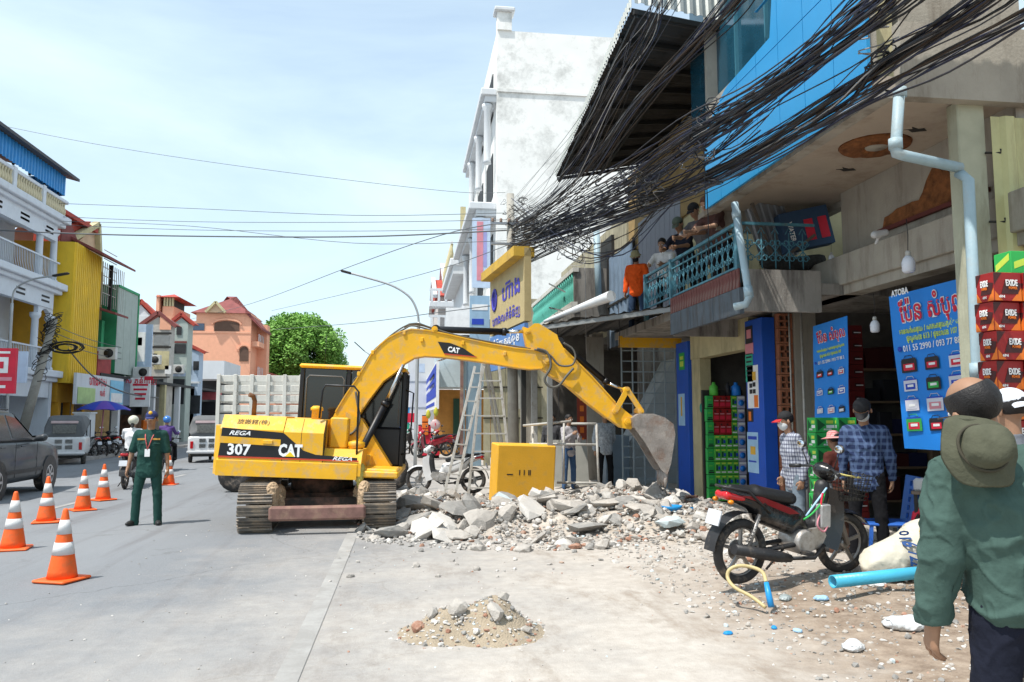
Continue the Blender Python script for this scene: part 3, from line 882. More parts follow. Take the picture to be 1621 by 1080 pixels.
for sy in (-1, 1):
 yc = sy * 0.86
 tf = MB()
 tf.box(-LT + 0.32, LT - 0.32, yc - 0.10, yc + 0.10, 0.17, 0.47, 0, 0.03)
 for k in range(5): tf.lathe([(0.10, -0.13), (0.10, -0.06), (0.07, -0.05), (0.07, 0.05), (0.10, 0.06), (0.10, 0.13)], 16, (-0.82 + k * 0.41, yc, 0.15), Matrix.Rotation(R(90), 3, 'X'))
 tfo = ub(tf, 'track_frame', BLK)
 for xx, nm in ((-(LT - RT), 'sprocket'), (LT - RT, 'idler_wheel')):
  ub(MB().lathe([(0.06, -0.15), (0.22, -0.13), (0.27, -0.04), (0.27, 0.04), (0.22, 0.13), (0.06, 0.15)], 20, (xx, yc, 0.025 + RT), Matrix.Rotation(R(90), 3, 'X')), nm, STL)
 sm = MB()
 sm.box(-0.075, 0.075, -WT / 2, WT / 2, -0.022, 0.0, 0, 0.004)
 for k in (-0.05, 0.0, 0.05): sm.prism([(k - 0.012, -0.02), (k + 0.012, -0.02), (k + 0.006, -0.045), (k - 0.006, -0.045)], -WT / 2, WT / 2, 'y')
 sm.box(-0.06, 0.06, -0.07, 0.07, 0.0, 0.05)
 sm.box(-0.02, 0.02, WT / 2 - 0.10, WT / 2 - 0.03, 0, 0.02)
 if shoe_me is None: shoe_me = sm.mesh('track_shoe', [STL])
 for (x, z, a) in track_pts(38):
  o = child('track_shoe', shoe_me, ex)
  o.matrix_basis = wm(ex).inverted() @ UM @ Matrix.Translation((x, yc, z)) @ Matrix.Rotation(a, 4, 'Y')
 md = MB()
 random.seed(3 + sy)
 v, f = sdf_mesh([('e', (-LT + 0.45 + 0.1 * random.random(), yc - sy * 0.25 + random.uniform(-0.04, 0.04), 0.36 + 0.05 * k), (0.13, 0.10, 0.10)) for k in range(5)] +
     [('e', (-0.9 + 0.17 * k, yc - sy * 0.20, 0.42 + random.uniform(-0.04, 0.04)), (0.14, 0.08, 0.10)) for k in range(6)] +
     [('e', (-LT + 0.16, yc - sy * 0.22, 0.40 + 0.1 * k), (0.12, 0.09, 0.12)) for k in range(3)], h=0.028, k=0.05, fold=0.03, fscale=16)
 md.add(v, f, 0, False)
 ub(md, 'caked_mud', MUD)
cf = MB()
cf.box(-0.42, 0.42, -0.72, 0.72, 0.28, 0.52, 0, 0.04)
cf.box(-0.95, -0.80, -0.75, 0.75, 0.26, 0.46, 0, 0.03)
cf.lathe([(0.48, 0.50), (0.48, 0.70), (0.40, 0.74)], 28)
ub(cf, 'car_body', mat('muddy_black', (0.03, 0.025, 0.02), rough=0.8, dirt=(0.20, 0.10, 0.07), damt=0.7, dscale=3))
ub(MB().box(-1.52, -1.40, -0.66, 0.66, 0.20, 0.40, 0, 0.03), 'cross_beam', mat('rusty_beam', (0.22, 0.12, 0.10), rough=0.85, var=0.3, scale=6, dirt=(0.35, 0.25, 0.16), damt=0.5, dscale=4))
# upper structure
Z0, Z1 = 0.78, 1.62
fr_ = MB(); fr_.box(-1.30, 1.22, -1.05, 1.05, Z0, Z0 + 0.10, 0, 0.02)
fr_.box(-0.2, 0.75, -0.30, 0.30, Z0 + 0.1, Z0 + 0.30, 0, 0.02)
eb(fr_, 'deck', YEL)
xa, xb, xc, xd = -1.36, -0.46, -0.20, 0.12       # panel joints along the right side
ytop, yside = -0.93, -1.10
def side_prism(x0, x1, zt, m=YEL, name='side_panel', zb=Z0 + 0.02, yo=-0.30):
 b = MB()
 poly = [(yside, zb), (yside, zt - 0.20), (ytop, zt), (yo, zt), (yo, zb)]
 b.prism(poly, x0 + 0.004, x1 - 0.004, 'x')
 return eb(b, name, m)
side_prism(xa, xb, Z1, name='engine_hood')
side_prism(xb, xc, Z1 - 0.02, name='side_panel')
side_prism(xc, xd, Z1 - 0.02, name='side_panel')
side_prism(xd, 0.68, Z0 + 0.40, name='fuel_tank')
cw = MB()
pl = [(xa, -1.06), (xa - 0.10, -0.95), (xa - 0.22, -0.5), (xa - 0.25, 0), (xa - 0.22, 0.5), (xa - 0.10, 0.95), (xa, 1.06)]
cw.prism(pl, Z0 - 0.02, Z1 - 0.16, 'z')
eb(cw, 'counterweight', YEL)
hd = MB(); hd.box(xa, -0.15, -0.32, 1.02, Z0 + 0.02, Z1 - 0.01, 0, 0.03)
hd.prism([(yside - 0.012, Z0 - 0.03), (yside - 0.012, Z0 + 0.19), (yside + 0.02, Z0 + 0.21), (yside + 0.1, Z0 - 0.03)], xa - 0.02, 0.62, 'x')
eb(hd, 'rear_hood', YEL)
# printed stripes
def decal(pts, m, name='stripe', off=0.003):
 b = MB(); b.prism([(x, z) for x, z in pts], yside - off - 0.0015, yside - off + 0.001, 'y')
 return eb(b, name, m)
zb = Z0 + 0.235
decal([(xa + 0.03, zb + 0.42), (xb - 0.01, zb + 0.375), (xb + 0.02, zb + 0.36), (xb + 0.30, zb + 0.13), (xb + 0.48, zb + 0.075), (xd + 0.50, zb + 0.05), (xd + 0.50, zb), (xa + 0.0, zb), (xa + 0.02, zb + 0.2)], BLK, 'stripe')
zs = yside
def ylpanel():
 b = MB(); b.prism([(xa + 0.02, zb + 0.20), (xb - 0.03, zb + 0.18), (xb - 0.03, zb + 0.275), (xa + 0.02, zb + 0.295)], yside - 0.010, yside - 0.004, 'y')
 return eb(b, 'recess_strip', YEL)
ylpanel()
decal([(xa, zb - 0.008), (xd + 0.52, zb - 0.008), (xd + 0.52, zb + 0.014), (xa, zb + 0.014)], DCR, 'red_stripe', 0.006)
eletters('307', 0.215, DCW, (xa + 0.285, yside - 0.008, zb + 0.105), bold=0.03, width=0.33)
eletters('CAT', 0.235, DCW, (xb + 0.115, yside - 0.010, zb + 0.115), bold=0.045, width=0.34)
b = MB(); b.prism([(xb + 0.045, zb + 0.035), (xb + 0.185, zb + 0.035), (xb + 0.115, zb + 0.105)], yside - 0.014, yside - 0.011, 'y'); eb(b, 'logo_triangle', mat('decal_yellow', (0.85, 0.60, 0.02), rough=0.5, bump=0))
eletters('REGA', 0.085, DCW, (xa + 0.28, yside - 0.008, zb + 0.345), bold=0.02, shear=0.4, width=0.30)
eletters('REGA', 0.075, DCW, (xd + 0.28, yside - 0.008, zb + 0.030), bold=0.02, shear=0.4, width=0.28)
sl = Vector((0, yside - ytop, -0.20)).normalized()
eletters('旋搬館(株)', 0.10, mat('decal_grey', (0.12, 0.09, 0.05), bump=0), (xa + 0.45, (yside + ytop) / 2 - 0.002, Z1 - 0.10 + 0.004), up=(0, -sl.y, -sl.z), width=0.46)
hnd = MB(); hnd.box(xa + 0.62, xa + 0.76, yside - 0.03, yside - 0.008, zb + 0.205, zb + 0.26, 0, 0.006); eb(hnd, 'latch', YEL)
# hatch joints: thin dark gaps between the panels
for x in (xb, xc, xd):
 b = MB(); b.prism([(yside + 0.004, Z0 + 0.05), (yside + 0.004, Z1 - 0.24), (ytop + 0.006, Z1 - 0.03), (ytop + 0.1, Z1 - 0.03), (yside + 0.1, Z0 + 0.05)], x - 0.004, x + 0.004, 'x'); eb(b, 'panel_gap', BLK)
# deck fittings
eb(MB().tube([(xa + 0.33, -0.55, Z1 - 0.02), (xa + 0.33, -0.55, Z1 + 0.22), (xa + 0.31, -0.58, Z1 + 0.29), (xa + 0.26, -0.62, Z1 + 0.31)], 0.035, 12), 'exhaust_pipe', RUST)
eb(MB().lathe([(0.075, 0), (0.075, 0.13), (0.095, 0.13), (0.095, 0.17), (0.06, 0.20), (0.0, 0.205)], 18, (-0.08, -0.62, Z1 - 0.02)), 'air_cleaner', YEL)
eb(MB().box(0.15, 0.42, -0.75, -0.5, Z0 + 0.40, Z1 + 0.02, 0, 0.02), 'control_box', YEL)
eb(MB().lathe([(0.10, 0), (0.13, 0.05), (0.13, 0.10), (0.05, 0.13), (0, 0.13)], 16, (0.55, -0.70, Z0 + 0.40)), 'filler_cap', YEL)
eb(MB().tube([(0.02, -0.98, Z0 + 0.84), (0.04, -0.98, Z0 + 1.25), (0.08, -0.98, Z0 + 1.33), (0.50, -0.98, Z0 + 1.33), (0.57, -0.98, Z0 + 1.25), (0.60, -0.98, Z0 + 0.10)], 0.016, 8), 'handrail', BLK)
# cab on the far side
cx0, cx1, cy0, cy1, cz0, cz1 = -0.52, 1.16, 0.22, 1.05, Z0 + 0.1, 2.42
cab = MB()
for (x, y) in ((cx0, cy0), (cx1 - 0.02, cy0), (cx0, cy1), (cx1 - 0.02, cy1)):
 cab.box(x, x + 0.07, y, y + 0.07, cz0, cz1, 0, 0.01)
cab.box(cx0 + 0.75, cx0 + 0.82, cy0, cy0 + 0.06, cz0, cz1, 0, 0.01)
cab.box(cx0, cx1, cy0, cy1 + 0.05, cz0, cz0 + 0.62, 0, 0.03)
cabo = eb(cab, 'cab', BLK)
eb(MB().box(cx0 - 0.02, cx1 + 0.04, cy0 - 0.03, cy1 + 0.10, cz1, cz1 + 0.07, 0, 0.03), 'cab_roof', YEL)
for (a, b2, z0_, z1_) in ((cx0 + 0.08, cx0 + 0.74, cz0 + 0.63, cz1 - 0.01), (cx0 + 0.83, cx1 - 0.03, cz0 + 0.63, cz1 - 0.01)):
 g = MB(); g.box(a, b2, cy0 + 0.018, cy0 + 0.026, z0_, z1_); eb(g, 'window_glass', GLS, cabo)
 g = MB(); g.tube([(a + 0.03, cy0 + 0.012, z0_ + 0.05), (a + 0.03, cy0 + 0.012, z1_ - 0.16), (a + 0.07, cy0 + 0.012, z1_ - 0.11), (b2 - 0.07, cy0 + 0.012, z1_ - 0.11), (b2 - 0.03, cy0 + 0.012, z1_ - 0.16), (b2 - 0.03, cy0 + 0.012, z0_ + 0.05)], 0.012, 6)
 eb(g, 'window_trim', mat('grey_trim', (0.12, 0.12, 0.12), rough=0.5), cabo)
g = MB(); g.box(cx0 + 0.02, cx0 + 0.03, cy0 + 0.07, cy1 - 0.01, cz0 + 0.63, cz1 - 0.01); g.box(cx1 + 0.01, cx1 + 0.02, cy0 + 0.07, cy1 - 0.01, cz0 + 0.3, cz1 - 0.01); g.box(cx0 + 0.07, cx1 - 0.03, cy1 + 0.03, cy1 + 0.04, cz0 + 0.63, cz1 - 0.01)
eb(g, 'window_glass', GLS, cabo)
sdf_obj('operator_seat', BLK, ex, [('c', EM @ V(0.25, 0.65, 1.35), 0.12, EM @ V(0.15, 0.65, 1.85), 0.10), ('c', EM @ V(0.25, 0.65, 1.32), 0.13, EM @ V(0.6, 0.65, 1.32), 0.12)], world=True, h=0.03)
eb(MB().tube([(cx1 + 0.02, cy0, cz0 + 0.2), (cx1 + 0.15, cy0 - 0.05, cz0 + 0.22), (cx1 + 0.17, cy0 - 0.05, cz0 + 1.2), (cx1 + 0.04, cy0, cz0 + 1.25)], 0.014, 8), 'grab_rail', BLK)
eb(MB().tube([(-0.15, 0.3, cz1 + 0.06), (-0.15, 0.3, cz1 + 0.55)], 0.004, 5), 'antenna', BLK)
# boom, stick and bucket: plates with real width in the machine's plane
def eplate(pix, w, name, m, yc=0.0, parent=None, bev=0.0):
 poly = [el(x, y, yc - w / 2) for x, y in pix]
 b = MB(); b.prism(poly, yc - w / 2, yc + w / 2, 'y')
 return eb(b, name, m, parent, fix=True)
BW = 0.27
boom_top = [(510, 694), (531, 652), (548, 624), (566, 598), (587, 562), (600, 547), (614, 535), (632, 526), (651, 521), (677, 523), (712, 530), (746, 538), (780, 545), (815, 551), (845, 554), (862, 556), (872, 564)]
boom_bot = [(870, 576), (858, 583), (840, 584), (821, 582), (780, 575), (746, 570), (705, 565), (672, 563), (655, 566), (640, 575), (625, 589), (606, 603), (584, 632), (565, 660), (545, 688), (534, 704), (518, 706)]
boom = eplate(boom_top + boom_bot, BW, 'boom', YEL)
# flange edges of the boom, proud of the side plates
def eflange(pix, w, name, parent, th=0.018):
 pts = [el(x, y, -w / 2) for x, y in pix]
 b = MB()
 for (a, c) in zip(pts[:-1], pts[1:]):
  b.bar((a[0], 0, a[1]), (c[0], 0, c[1]), w + 0.035, th)
 return eb(b, name, YEL, parent)
eflange(boom_top[1:-1], BW, 'boom_flange', boom)
eflange(boom_bot[1:-2], BW, 'boom_flange', boom)
stick_pix = [(828, 517), (836, 520), (846, 512), (853, 512), (882, 530), (884, 537), (893, 552), (935, 594), (974, 637), (1002, 660), (1006, 670), (999, 680), (984, 677), (963, 662), (930, 637), (897, 609), (870, 593), (846, 577), (838, 566), (832, 540)]
stick = eplate(stick_pix, 0.24, 'stick', YEL, parent=None)
eflange([(893, 552), (935, 594), (974, 637)], 0.24, 'stick_flange', stick)
eflange([(963, 662), (930, 637), (897, 609), (870, 593)], 0.24, 'stick_flange', stick)
def pin(px, py, w, r, name='pin', m=None, parent=None):
 x, z = el(px, py, -w / 2)
 b = MB().lathe([(r, -w / 2), (r, w / 2)], 16, (x, 0, z), Matrix.Rotation(R(90), 3, 'X'))
 b.lathe([(r * 0.5, -w / 2 - 0.02), (r * 0.5, w / 2 + 0.02)], 10, (x, 0, z), Matrix.Rotation(R(90), 3, 'X'))
 return eb(b, name, m or YEL, parent or ex)
for a in ((866, 570, 0.34, 0.07), (994, 668, 0.34, 0.055), (1015, 651, 0.34, 0.05), (993, 617, 0.30, 0.05), (974, 651, 0.34, 0.045), (835, 524, 0.30, 0.05), (688, 521, 0.30, 0.05)): pin(*a)
def link_bar(p0, p1, yy, w=0.085, t=0.03):
 a, c = el(*p0, yy), el(*p1, yy)
 b = MB().bar((a[0], yy, a[1]), (c[0], yy, c[1]), t, w, 0, 0.01)
 d = Vector((c[0] - a[0], c[1] - a[1])).normalized(); n = Vector((-d.y, d.x)) * w / 2
 b = MB().prism([(a[0] + n.x, a[1] + n.y), (c[0] + n.x, c[1] + n.y), (c[0] - n.x, c[1] - n.y), (a[0] - n.x, a[1] - n.y)], yy - t / 2, yy + t / 2, 'y')
 return eb(b, 'bucket_link', YEL)
for yy in (-0.14, 0.14):
 link_bar((993, 617), (974, 651), yy); link_bar((993, 617), (1015, 651), yy)
def cyl(p0, p1, p2, r, yy=0.0, name='cylinder'):
 a, m_, c = [el(x, y, yy - r) for x, y in (p0, p1, p2)]
 A, M2, C_ = V(a[0], yy, a[1]), V(m_[0], yy, m_[1]), V(c[0], yy, c[1])
 o = eb(MB().tube([A, A.lerp(M2, 0.02), M2], r, 16).tube([M2 - (M2 - A).normalized() * 0.07, M2], r * 1.2, 16), name, BLK)
 eb(MB().tube([M2, C_], r * 0.55, 12), 'rod', CHR, o)
 eb(MB().tube([A - V(0, r * 1.2, 0), A + V(0, r * 1.2, 0)], r * 1.3, 14), 'cylinder_eye', BLK, o)
 return o
cyl((690, 521), (802, 525), (832, 524), 0.055, 0.0, 'stick_cylinder')
cyl((886, 540), (962, 606), (991, 617), 0.05, 0.0, 'bucket_cylinder')
for yy in (-0.19, 0.19): cyl((562, 732), (611, 636), (638, 577), 0.055, yy, 'boom_cylinder')
# swing bracket at the boom foot
b = MB(); b.prism([(0.30, Z0 + 0.05), (0.95, Z0 - 0.05), (1.05, Z0 + 0.12), (0.55, Z0 + 0.85), (0.30, Z0 + 0.95)], -0.20, -0.15, 'y'); b.prism([(0.30, Z0 + 0.05), (0.95, Z0 - 0.05), (1.05, Z0 + 0.12), (0.55, Z0 + 0.85), (0.30, Z0 + 0.95)], 0.15, 0.20, 'y')
eb(b, 'boom_bracket', YEL)
b = MB(); b.box(0.62, 1.20, -0.98, -0.25, Z0 + 0.02, Z0 + 0.13, 0, 0.02); eb(b, 'step_plate', YEL)
# cloth rag
v, f = sdf_mesh([('c', (0.66, -1.0, Z0 + 0.14), 0.07, (0.66, -1.03, Z0 - 0.02), 0.06), ('c', (0.66, -1.03, Z0 - 0.02), 0.05, (0.67, -1.03, Z0 - 0.20), 0.02)], h=0.015, fold=0.02, fscale=25)
eb(MB().add(v, f, 0, True), 'rag', mat('rag', (0.45, 0.38, 0.10), rough=0.9))
# bucket
def ep(px, py, yy=-0.26): return el(px, py, yy)
side = [ep(*q) for q in ((1003, 676), (1001, 662), (1012, 655), (1035, 655), (1052, 661), (1066, 671), (1069, 688), (1062, 735), (1056, 752), (1047, 744), (1038, 730), (1022, 702))]
bk = MB()
for y0, y1 in ((-0.27, -0.24), (0.24, 0.27)): bk.prism(side, y0, y1, 'y')
shell = [ep(*q) for q in ((1003, 676), (1001, 662), (1012, 655), (1035, 655), (1052, 661), (1066, 671), (1069, 688), (1062, 735), (1056, 752))]
cx_, cz_ = ep(1035, 700)
for a, c in zip(shell[:-1], shell[1:]):
 A, C_ = Vector(a), Vector(c)
 n = Vector((cx_, cz_)) - (A + C_) / 2; n = n.normalized() * 0.025
 bk.prism([tuple(A), tuple(C_), tuple(C_ + n), tuple(A + n)], -0.262, 0.262, 'y')
bucket = eb(bk, 'bucket', BUCK, fix=True)
tx, tz = ep(1056, 752)
hx_, hz_ = ep(1054, 772)
for k in range(4):
 y = -0.21 + k * 0.14
 eb(MB().tube([(tx, y, tz + 0.05), ((tx + hx_) / 2, y, (tz + hz_) / 2), (hx_, y, hz_)], [0.045, 0.035, 0.010], 6), 'tooth', BUCK, bucket)
# hoses
def hose(pix, yy, r=0.018, m=None, name='hose'):
 pts = [el(x, y, yy) for x, y in pix]
 P3 = [V(a, yy, c) for a, c in pts]
 out = []
 for i in range(len(P3) - 1):
  p0, p1, p2, p3 = P3[max(0, i - 1)], P3[i], P3[i + 1], P3[min(len(P3) - 1, i + 2)]
  for k in range(5):
   t = k / 5
   out.append(0.5 * ((2 * p1) + (p2 - p0) * t + (2 * p0 - 5 * p1 + 4 * p2 - p3) * t * t + (-p0 + 3 * p1 - 3 * p2 + p3) * t ** 3))
 out.append(P3[-1])
 return eb(MB().tube(out, r, 8), name, m or RUB)
hose([(563, 620), (566, 640), (569, 665), (560, 684), (540, 691), (515, 689)], -0.22)
hose([(540, 733), (560, 738), (572, 726), (570, 705), (562, 700)], -0.30)
hose([(850, 552), (866, 558), (872, 580), (862, 600), (870, 612), (884, 611), (897, 595), (908, 583)], -0.20, 0.020)
hose([(846, 553), (870, 562), (885, 578), (905, 578), (911, 565), (906, 552), (892, 543)], -0.17, 0.016)
hose([(566, 600), (590, 560), (614, 535), (640, 517), (660, 512), (680, 518), (720, 530), (790, 544), (840, 552)], -0.11, 0.013)
hose([(562, 606), (586, 562), (612, 538), (640, 521), (655, 516), (690, 525), (740, 536), (835, 551)], -0.07, 0.013)
hose([(640, 519), (650, 513), (668, 515), (684, 520)], 0.02, 0.018)
for px, py in ((568, 592), (590, 558), (668, 538), (733, 543), (799, 560), (640, 527)):
 x, z = el(px, py, -BW / 2)
 eb(MB().obox((x, -BW / 2 - 0.012, z), (0.05, 0.03, 0.07), None, 0, 0.008), 'hose_clamp', YEL, boom)
x, z = el(716, 555, -BW / 2)
b = MB(); b.prism([el(a, c, -BW / 2) for a, c in ((693, 541), (712, 543), (733, 551), (755, 566), (703, 560))], -BW / 2 - 0.005, -BW / 2 - 0.002, 'y'); eb(b, 'stripe', BLK, boom)
b = MB(); b.prism([el(a, c, -BW / 2) for a, c in ((703, 559.5), (754, 564.5), (755, 566), (704, 561.5))], -BW / 2 - 0.008, -BW / 2 - 0.005, 'y'); eb(b, 'red_stripe', DCR, boom)
x, z = el(718, 554.5, -BW / 2)
eletters('CAT', 0.115, DCW, (x, -BW / 2 - 0.008, z), right=(1, 0, -0.12), parent=boom, bold=0.04, width=0.19)
# ------------------------------------------------------------------ ground
def ground_mat():
 m = bpy.data.materials.new('dusty_asphalt'); m.use_nodes = True
 nt = m.node_tree; b = nt.nodes['Principled BSDF']; L = nt.links.new; N = nt.nodes.new
 tc = N('ShaderNodeTexCoord'); sep = N('ShaderNodeSeparateXYZ'); L(tc.outputs['Object'], sep.inputs[0])
 def noise_(sc, det=8, rough=0.65, mp=None):
  n = N('ShaderNodeTexNoise'); n.inputs['Scale'].default_value = sc; n.inputs['Detail'].default_value = det; n.inputs['Roughness'].default_value = rough
  if mp:
   q = N('ShaderNodeMapping'); q.inputs['Scale'].default_value = mp; L(tc.outputs['Object'], q.inputs['Vector']); L(q.outputs[0], n.inputs['Vector'])
  else: L(tc.outputs['Object'], n.inputs['Vector'])
  return n.outputs['Fac']
 def rng(s, a, b_, c=0, d=1):
  r = N('ShaderNodeMapRange'); r.inputs['From Min'].default_value = a; r.inputs['From Max'].default_value = b_; r.inputs['To Min'].default_value = c; r.inputs['To Max'].default_value = d
  L(s, r.inputs['Value']); return r.outputs[0]
 def mix(f, a, c):
  x = N('ShaderNodeMixRGB'); L(f, x.inputs['Fac'])
  for i, q in (('Color1', a), ('Color2', c)):
   if isinstance(q, tuple): x.inputs[i].default_value = q + (1,)
   else: L(q, x.inputs[i])
  return x.outputs[0]
 def mth(op, a, c):
  x = N('ShaderNodeMath'); x.operation = op
  for i, q in ((0, a), (1, c)):
   if isinstance(q, (int, float)): x.inputs[i].default_value = q
   else: L(q, x.inputs[i])
  return x.outputs[0]
 asp = mix(rng(noise_(45, 6, 0.8), 0.35, 0.65), (0.155, 0.163, 0.174), (0.228, 0.236, 0.248))
 asp = mix(rng(noise_(0.6, 6, 0.6, (1, 0.25, 1)), 0.35, 0.7), asp, (0.232, 0.242, 0.255))
 asp = mix(rng(noise_(1.3, 9, 0.72), 0.60, 0.72, 0, 0.55), asp, (0.09, 0.085, 0.08))
 vo = N('ShaderNodeTexVoronoi'); vo.feature = 'DISTANCE_TO_EDGE'; vo.inputs['Scale'].default_value = 0.33
 wv = N('ShaderNodeMixRGB'); wv.inputs['Fac'].default_value = 0.12; L(tc.outputs['Object'], wv.inputs['Color1']); nn = N('ShaderNodeTexNoise'); nn.inputs['Scale'].default_value = 1.1; nn.inputs['Detail'].default_value = 8; L(tc.outputs['Object'], nn.inputs['Vector']); wm2 = N('ShaderNodeVectorMath'); wm2.operation = 'SCALE'; wm2.inputs['Scale'].default_value = 9; L(nn.outputs['Color'], wm2.inputs[0]); L(wm2.outputs[0], wv.inputs['Color2']); L(wv.outputs[0], vo.inputs['Vector'])
 asp = mix(rng(vo.outputs['Distance'], 0.0, 0.006, 0.4, 0), asp, (0.06, 0.06, 0.06))
 asp = mix(rng(noise_(0.9, 7, 0.6, (2.2, 0.12, 1)), 0.54, 0.66, 0, 0.35), asp, (0.115, 0.105, 0.108))
 fx = mth('ADD', sep.outputs['X'], mth('MULTIPLY', mth('SUBTRACT', noise_(0.55, 9, 0.7), 0.5), 7.0))
 fx = mth('ADD', fx, mth('MULTIPLY', rng(sep.outputs['Y'], 3.0, 12.0), -1.9))
 dust = rng(fx, -4.0, 1.0)
 dcol = mix(rng(noise_(7, 9, 0.7), 0.3, 0.7), (0.40, 0.355, 0.31), (0.56, 0.515, 0.46))
 dcol = mix(rng(noise_(1.1, 9, 0.75, (1.4, 0.6, 1)), 0.52, 0.66, 0, 0.7), dcol, (0.27, 0.215, 0.165))
 col = mix(mth('MULTIPLY', dust, 0.92), asp, dcol)
 fs = mth('ADD', sep.outputs['X'], mth('MULTIPLY', mth('SUBTRACT', noise_(1.2, 9, 0.7), 0.5), 2.0))
 soil = mth('MULTIPLY', rng(fs, 2.1, 3.3), rng(sep.outputs['Y'], 8.5, 7.0))
 scol = mix(rng(noise_(6, 9, 0.75), 0.35, 0.65), (0.14, 0.09, 0.055), (0.36, 0.28, 0.21))
 col = mix(mth('MULTIPLY', soil, 0.85), col, scol)
 L(col, b.inputs['Base Color']); b.inputs['Roughness'].default_value = 0.93; b.inputs['Specular IOR Level'].default_value = 0.25
 bp = N('ShaderNodeBump'); bp.inputs['Strength'].default_value = 0.35; bp.inputs['Distance'].default_value = 0.02
 L(mth('ADD', noise_(60, 6), mth('MULTIPLY', noise_(5, 8), 1.5)), bp.inputs['Height']); L(bp.outputs[0], b.inputs['Normal'])
 return m
GM = ground_mat()
b = MB()
# near ground is a fine sheet with gentle bumps; it runs out to the horizon with coarse cells
xs = sorted(set([-900, -300, -100, -60, -40, -30, -22] + [-16 + 0.5 * i for i in range(33)] + [0.25 * i for i in range(0, 40)] + [10, 14, 20, 40, 100, 300, 900]))
ys = sorted(set([-300, -60, -20, -6] + [-3 + 0.25 * i for i in range(96)] + [22 + 2 * i for i in range(20)] + [64, 80, 110, 160, 300, 900, 1800]))
def gz(x, y):
 a = max(0.0, min(1.0, (x - 1.5) / 2.0)) * max(0.0, min(1.0, (24 - y) / 4.0)) * max(0.0, min(1.0, (y + 1) / 2.0))
 n = noise.noise(V(x * 0.9, y * 0.9, 0)) + 0.5 * noise.noise(V(x * 2.7, y * 2.7, 4))
 s_ = max(0.0, min(1.0, (x - 2.6) / 1.6))
 return 0.012 * noise.noise(V(x * 0.3, y * 0.3, 2)) * (1 if abs(x) < 14 and y < 40 else 0) + a * 0.05 * n + 0.09 * s_ * a
b.v = [(x, y, gz(x, y)) for y in ys for x in xs]
nx_ = len(xs)
b.f = [(j * nx_ + i, j * nx_ + i + 1, (j + 1) * nx_ + i + 1, (j + 1) * nx_ + i) for j in range(len(ys) - 1) for i in range(nx_ - 1)]
b.m = [0] * len(b.f); b.s = [True] * len(b.f)
tag(b.build('ground', GM), 'grey asphalt road surface covered in pale dust towards the broken pavement', kind='structure')
PAINT = mat('road_paint', (0.40, 0.39, 0.375), rough=0.9, var=0.12, scale=6, dirt=(0.29, 0.28, 0.265), damt=1.25, dscale=2.2)
def road_strip(x0, x1, y0, y1, name='road_marking'):
 b = MB()
 n = max(1, int((y1 - y0) / 0.5))
 for i in range(n):
  a, c = y0 + (y1 - y0) * i / n, y0 + (y1 - y0) * (i + 1) / n
  z = lambda x, y: gz(x, y) + 0.006
  b.add([(x0, a, z(x0, a)), (x1, a, z(x1, a)), (x1, c, z(x1, c)), (x0, c, z(x0, c))], [(0, 1, 2, 3)])
 return tag(b.build(name, PAINT), kind='structure')
road_strip(-0.78, -0.63, 1.0, 30)
for k in range(7): road_strip(-6.3, -6.18, 9 + k * 6.0, 12 + k * 6.0)
road_strip(-4.2, -2.6, 27.5, 27.8); road_strip(-4.4, -2.7, 24.2, 24.4)
PAV = mat('pavement_concrete', (0.34, 0.32, 0.30), rough=0.9, var=0.15, dirt=(0.18, 0.16, 0.14), damt=0.5)
for (x0, x1, y0, y1) in ((-30, -12.2, 10, 90), (4.9, 20, 22.0, 110)):
 b = MB(); b.box(x0, x1, y0, y1, -0.2, 0.12)
 k = -12.2 if x0 < 0 else 4.9
 b.box(k, k + (0.15 if x0 < 0 else -0.15), y0, y1, -0.2, 0.13)
 tag(b.build('pavement', PAV), kind='structure')
# ------------------------------------------------------------------ the row of shops on the right
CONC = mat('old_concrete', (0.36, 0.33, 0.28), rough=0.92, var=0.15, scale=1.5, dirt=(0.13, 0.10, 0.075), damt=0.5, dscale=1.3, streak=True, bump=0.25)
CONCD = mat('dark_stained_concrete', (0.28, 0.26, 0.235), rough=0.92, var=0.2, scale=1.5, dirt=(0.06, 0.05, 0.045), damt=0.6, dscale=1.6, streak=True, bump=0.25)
CREAM = mat('cream_plaster', (0.52, 0.46, 0.27), rough=0.9, var=0.12, dirt=(0.22, 0.18, 0.12), damt=0.45, dscale=1.5, streak=True, bump=0.12)
OFFW = mat('offwhite_plaster', (0.62, 0.60, 0.55), rough=0.9, var=0.08, dirt=(0.30, 0.27, 0.22), damt=0.4, dscale=1.0, streak=True, bump=0.12)
SOFF = mat('soffit_plaster', (0.42, 0.35, 0.28), rough=0.9, var=0.12, scale=1.2, dirt=(0.20, 0.14, 0.10), damt=0.45, dscale=1.2, bump=0.1)
BLUC = mat('blue_cladding', (0.03, 0.30, 0.62), rough=0.35, var=0.05, scale=0.8, bump=0.02, dirt=(0.03, 0.20, 0.45), damt=0.15)
TGLS = mat('teal_glass', (0.015, 0.07, 0.11), rough=0.12, var=0.3, scale=1.5, bump=0, spec=0.7)
BLUP = mat('blue_pillar_paint', (0.010, 0.085, 0.48), rough=0.55, var=0.12, scale=2.0, dirt=(0.02, 0.05, 0.22), damt=0.3, dscale=2)
PVC = mat('pale_blue_pipe', (0.34, 0.46, 0.52), rough=0.5, var=0.12, scale=3, dirt=(0.35, 0.33, 0.28), damt=0.45, dscale=3)
GALV = mat('grey_metal_sheet', (0.30, 0.32, 0.35), rough=0.45, metal=0.5, var=0.12, scale=1.5, dirt=(0.13, 0.10, 0.08), damt=0.4, dscale=1.5)
GREYP = mat('grey_steel_paint', (0.24, 0.25, 0.25), rough=0.6, metal=0.2, var=0.15, dirt=(0.16, 0.10, 0.06), damt=0.3)
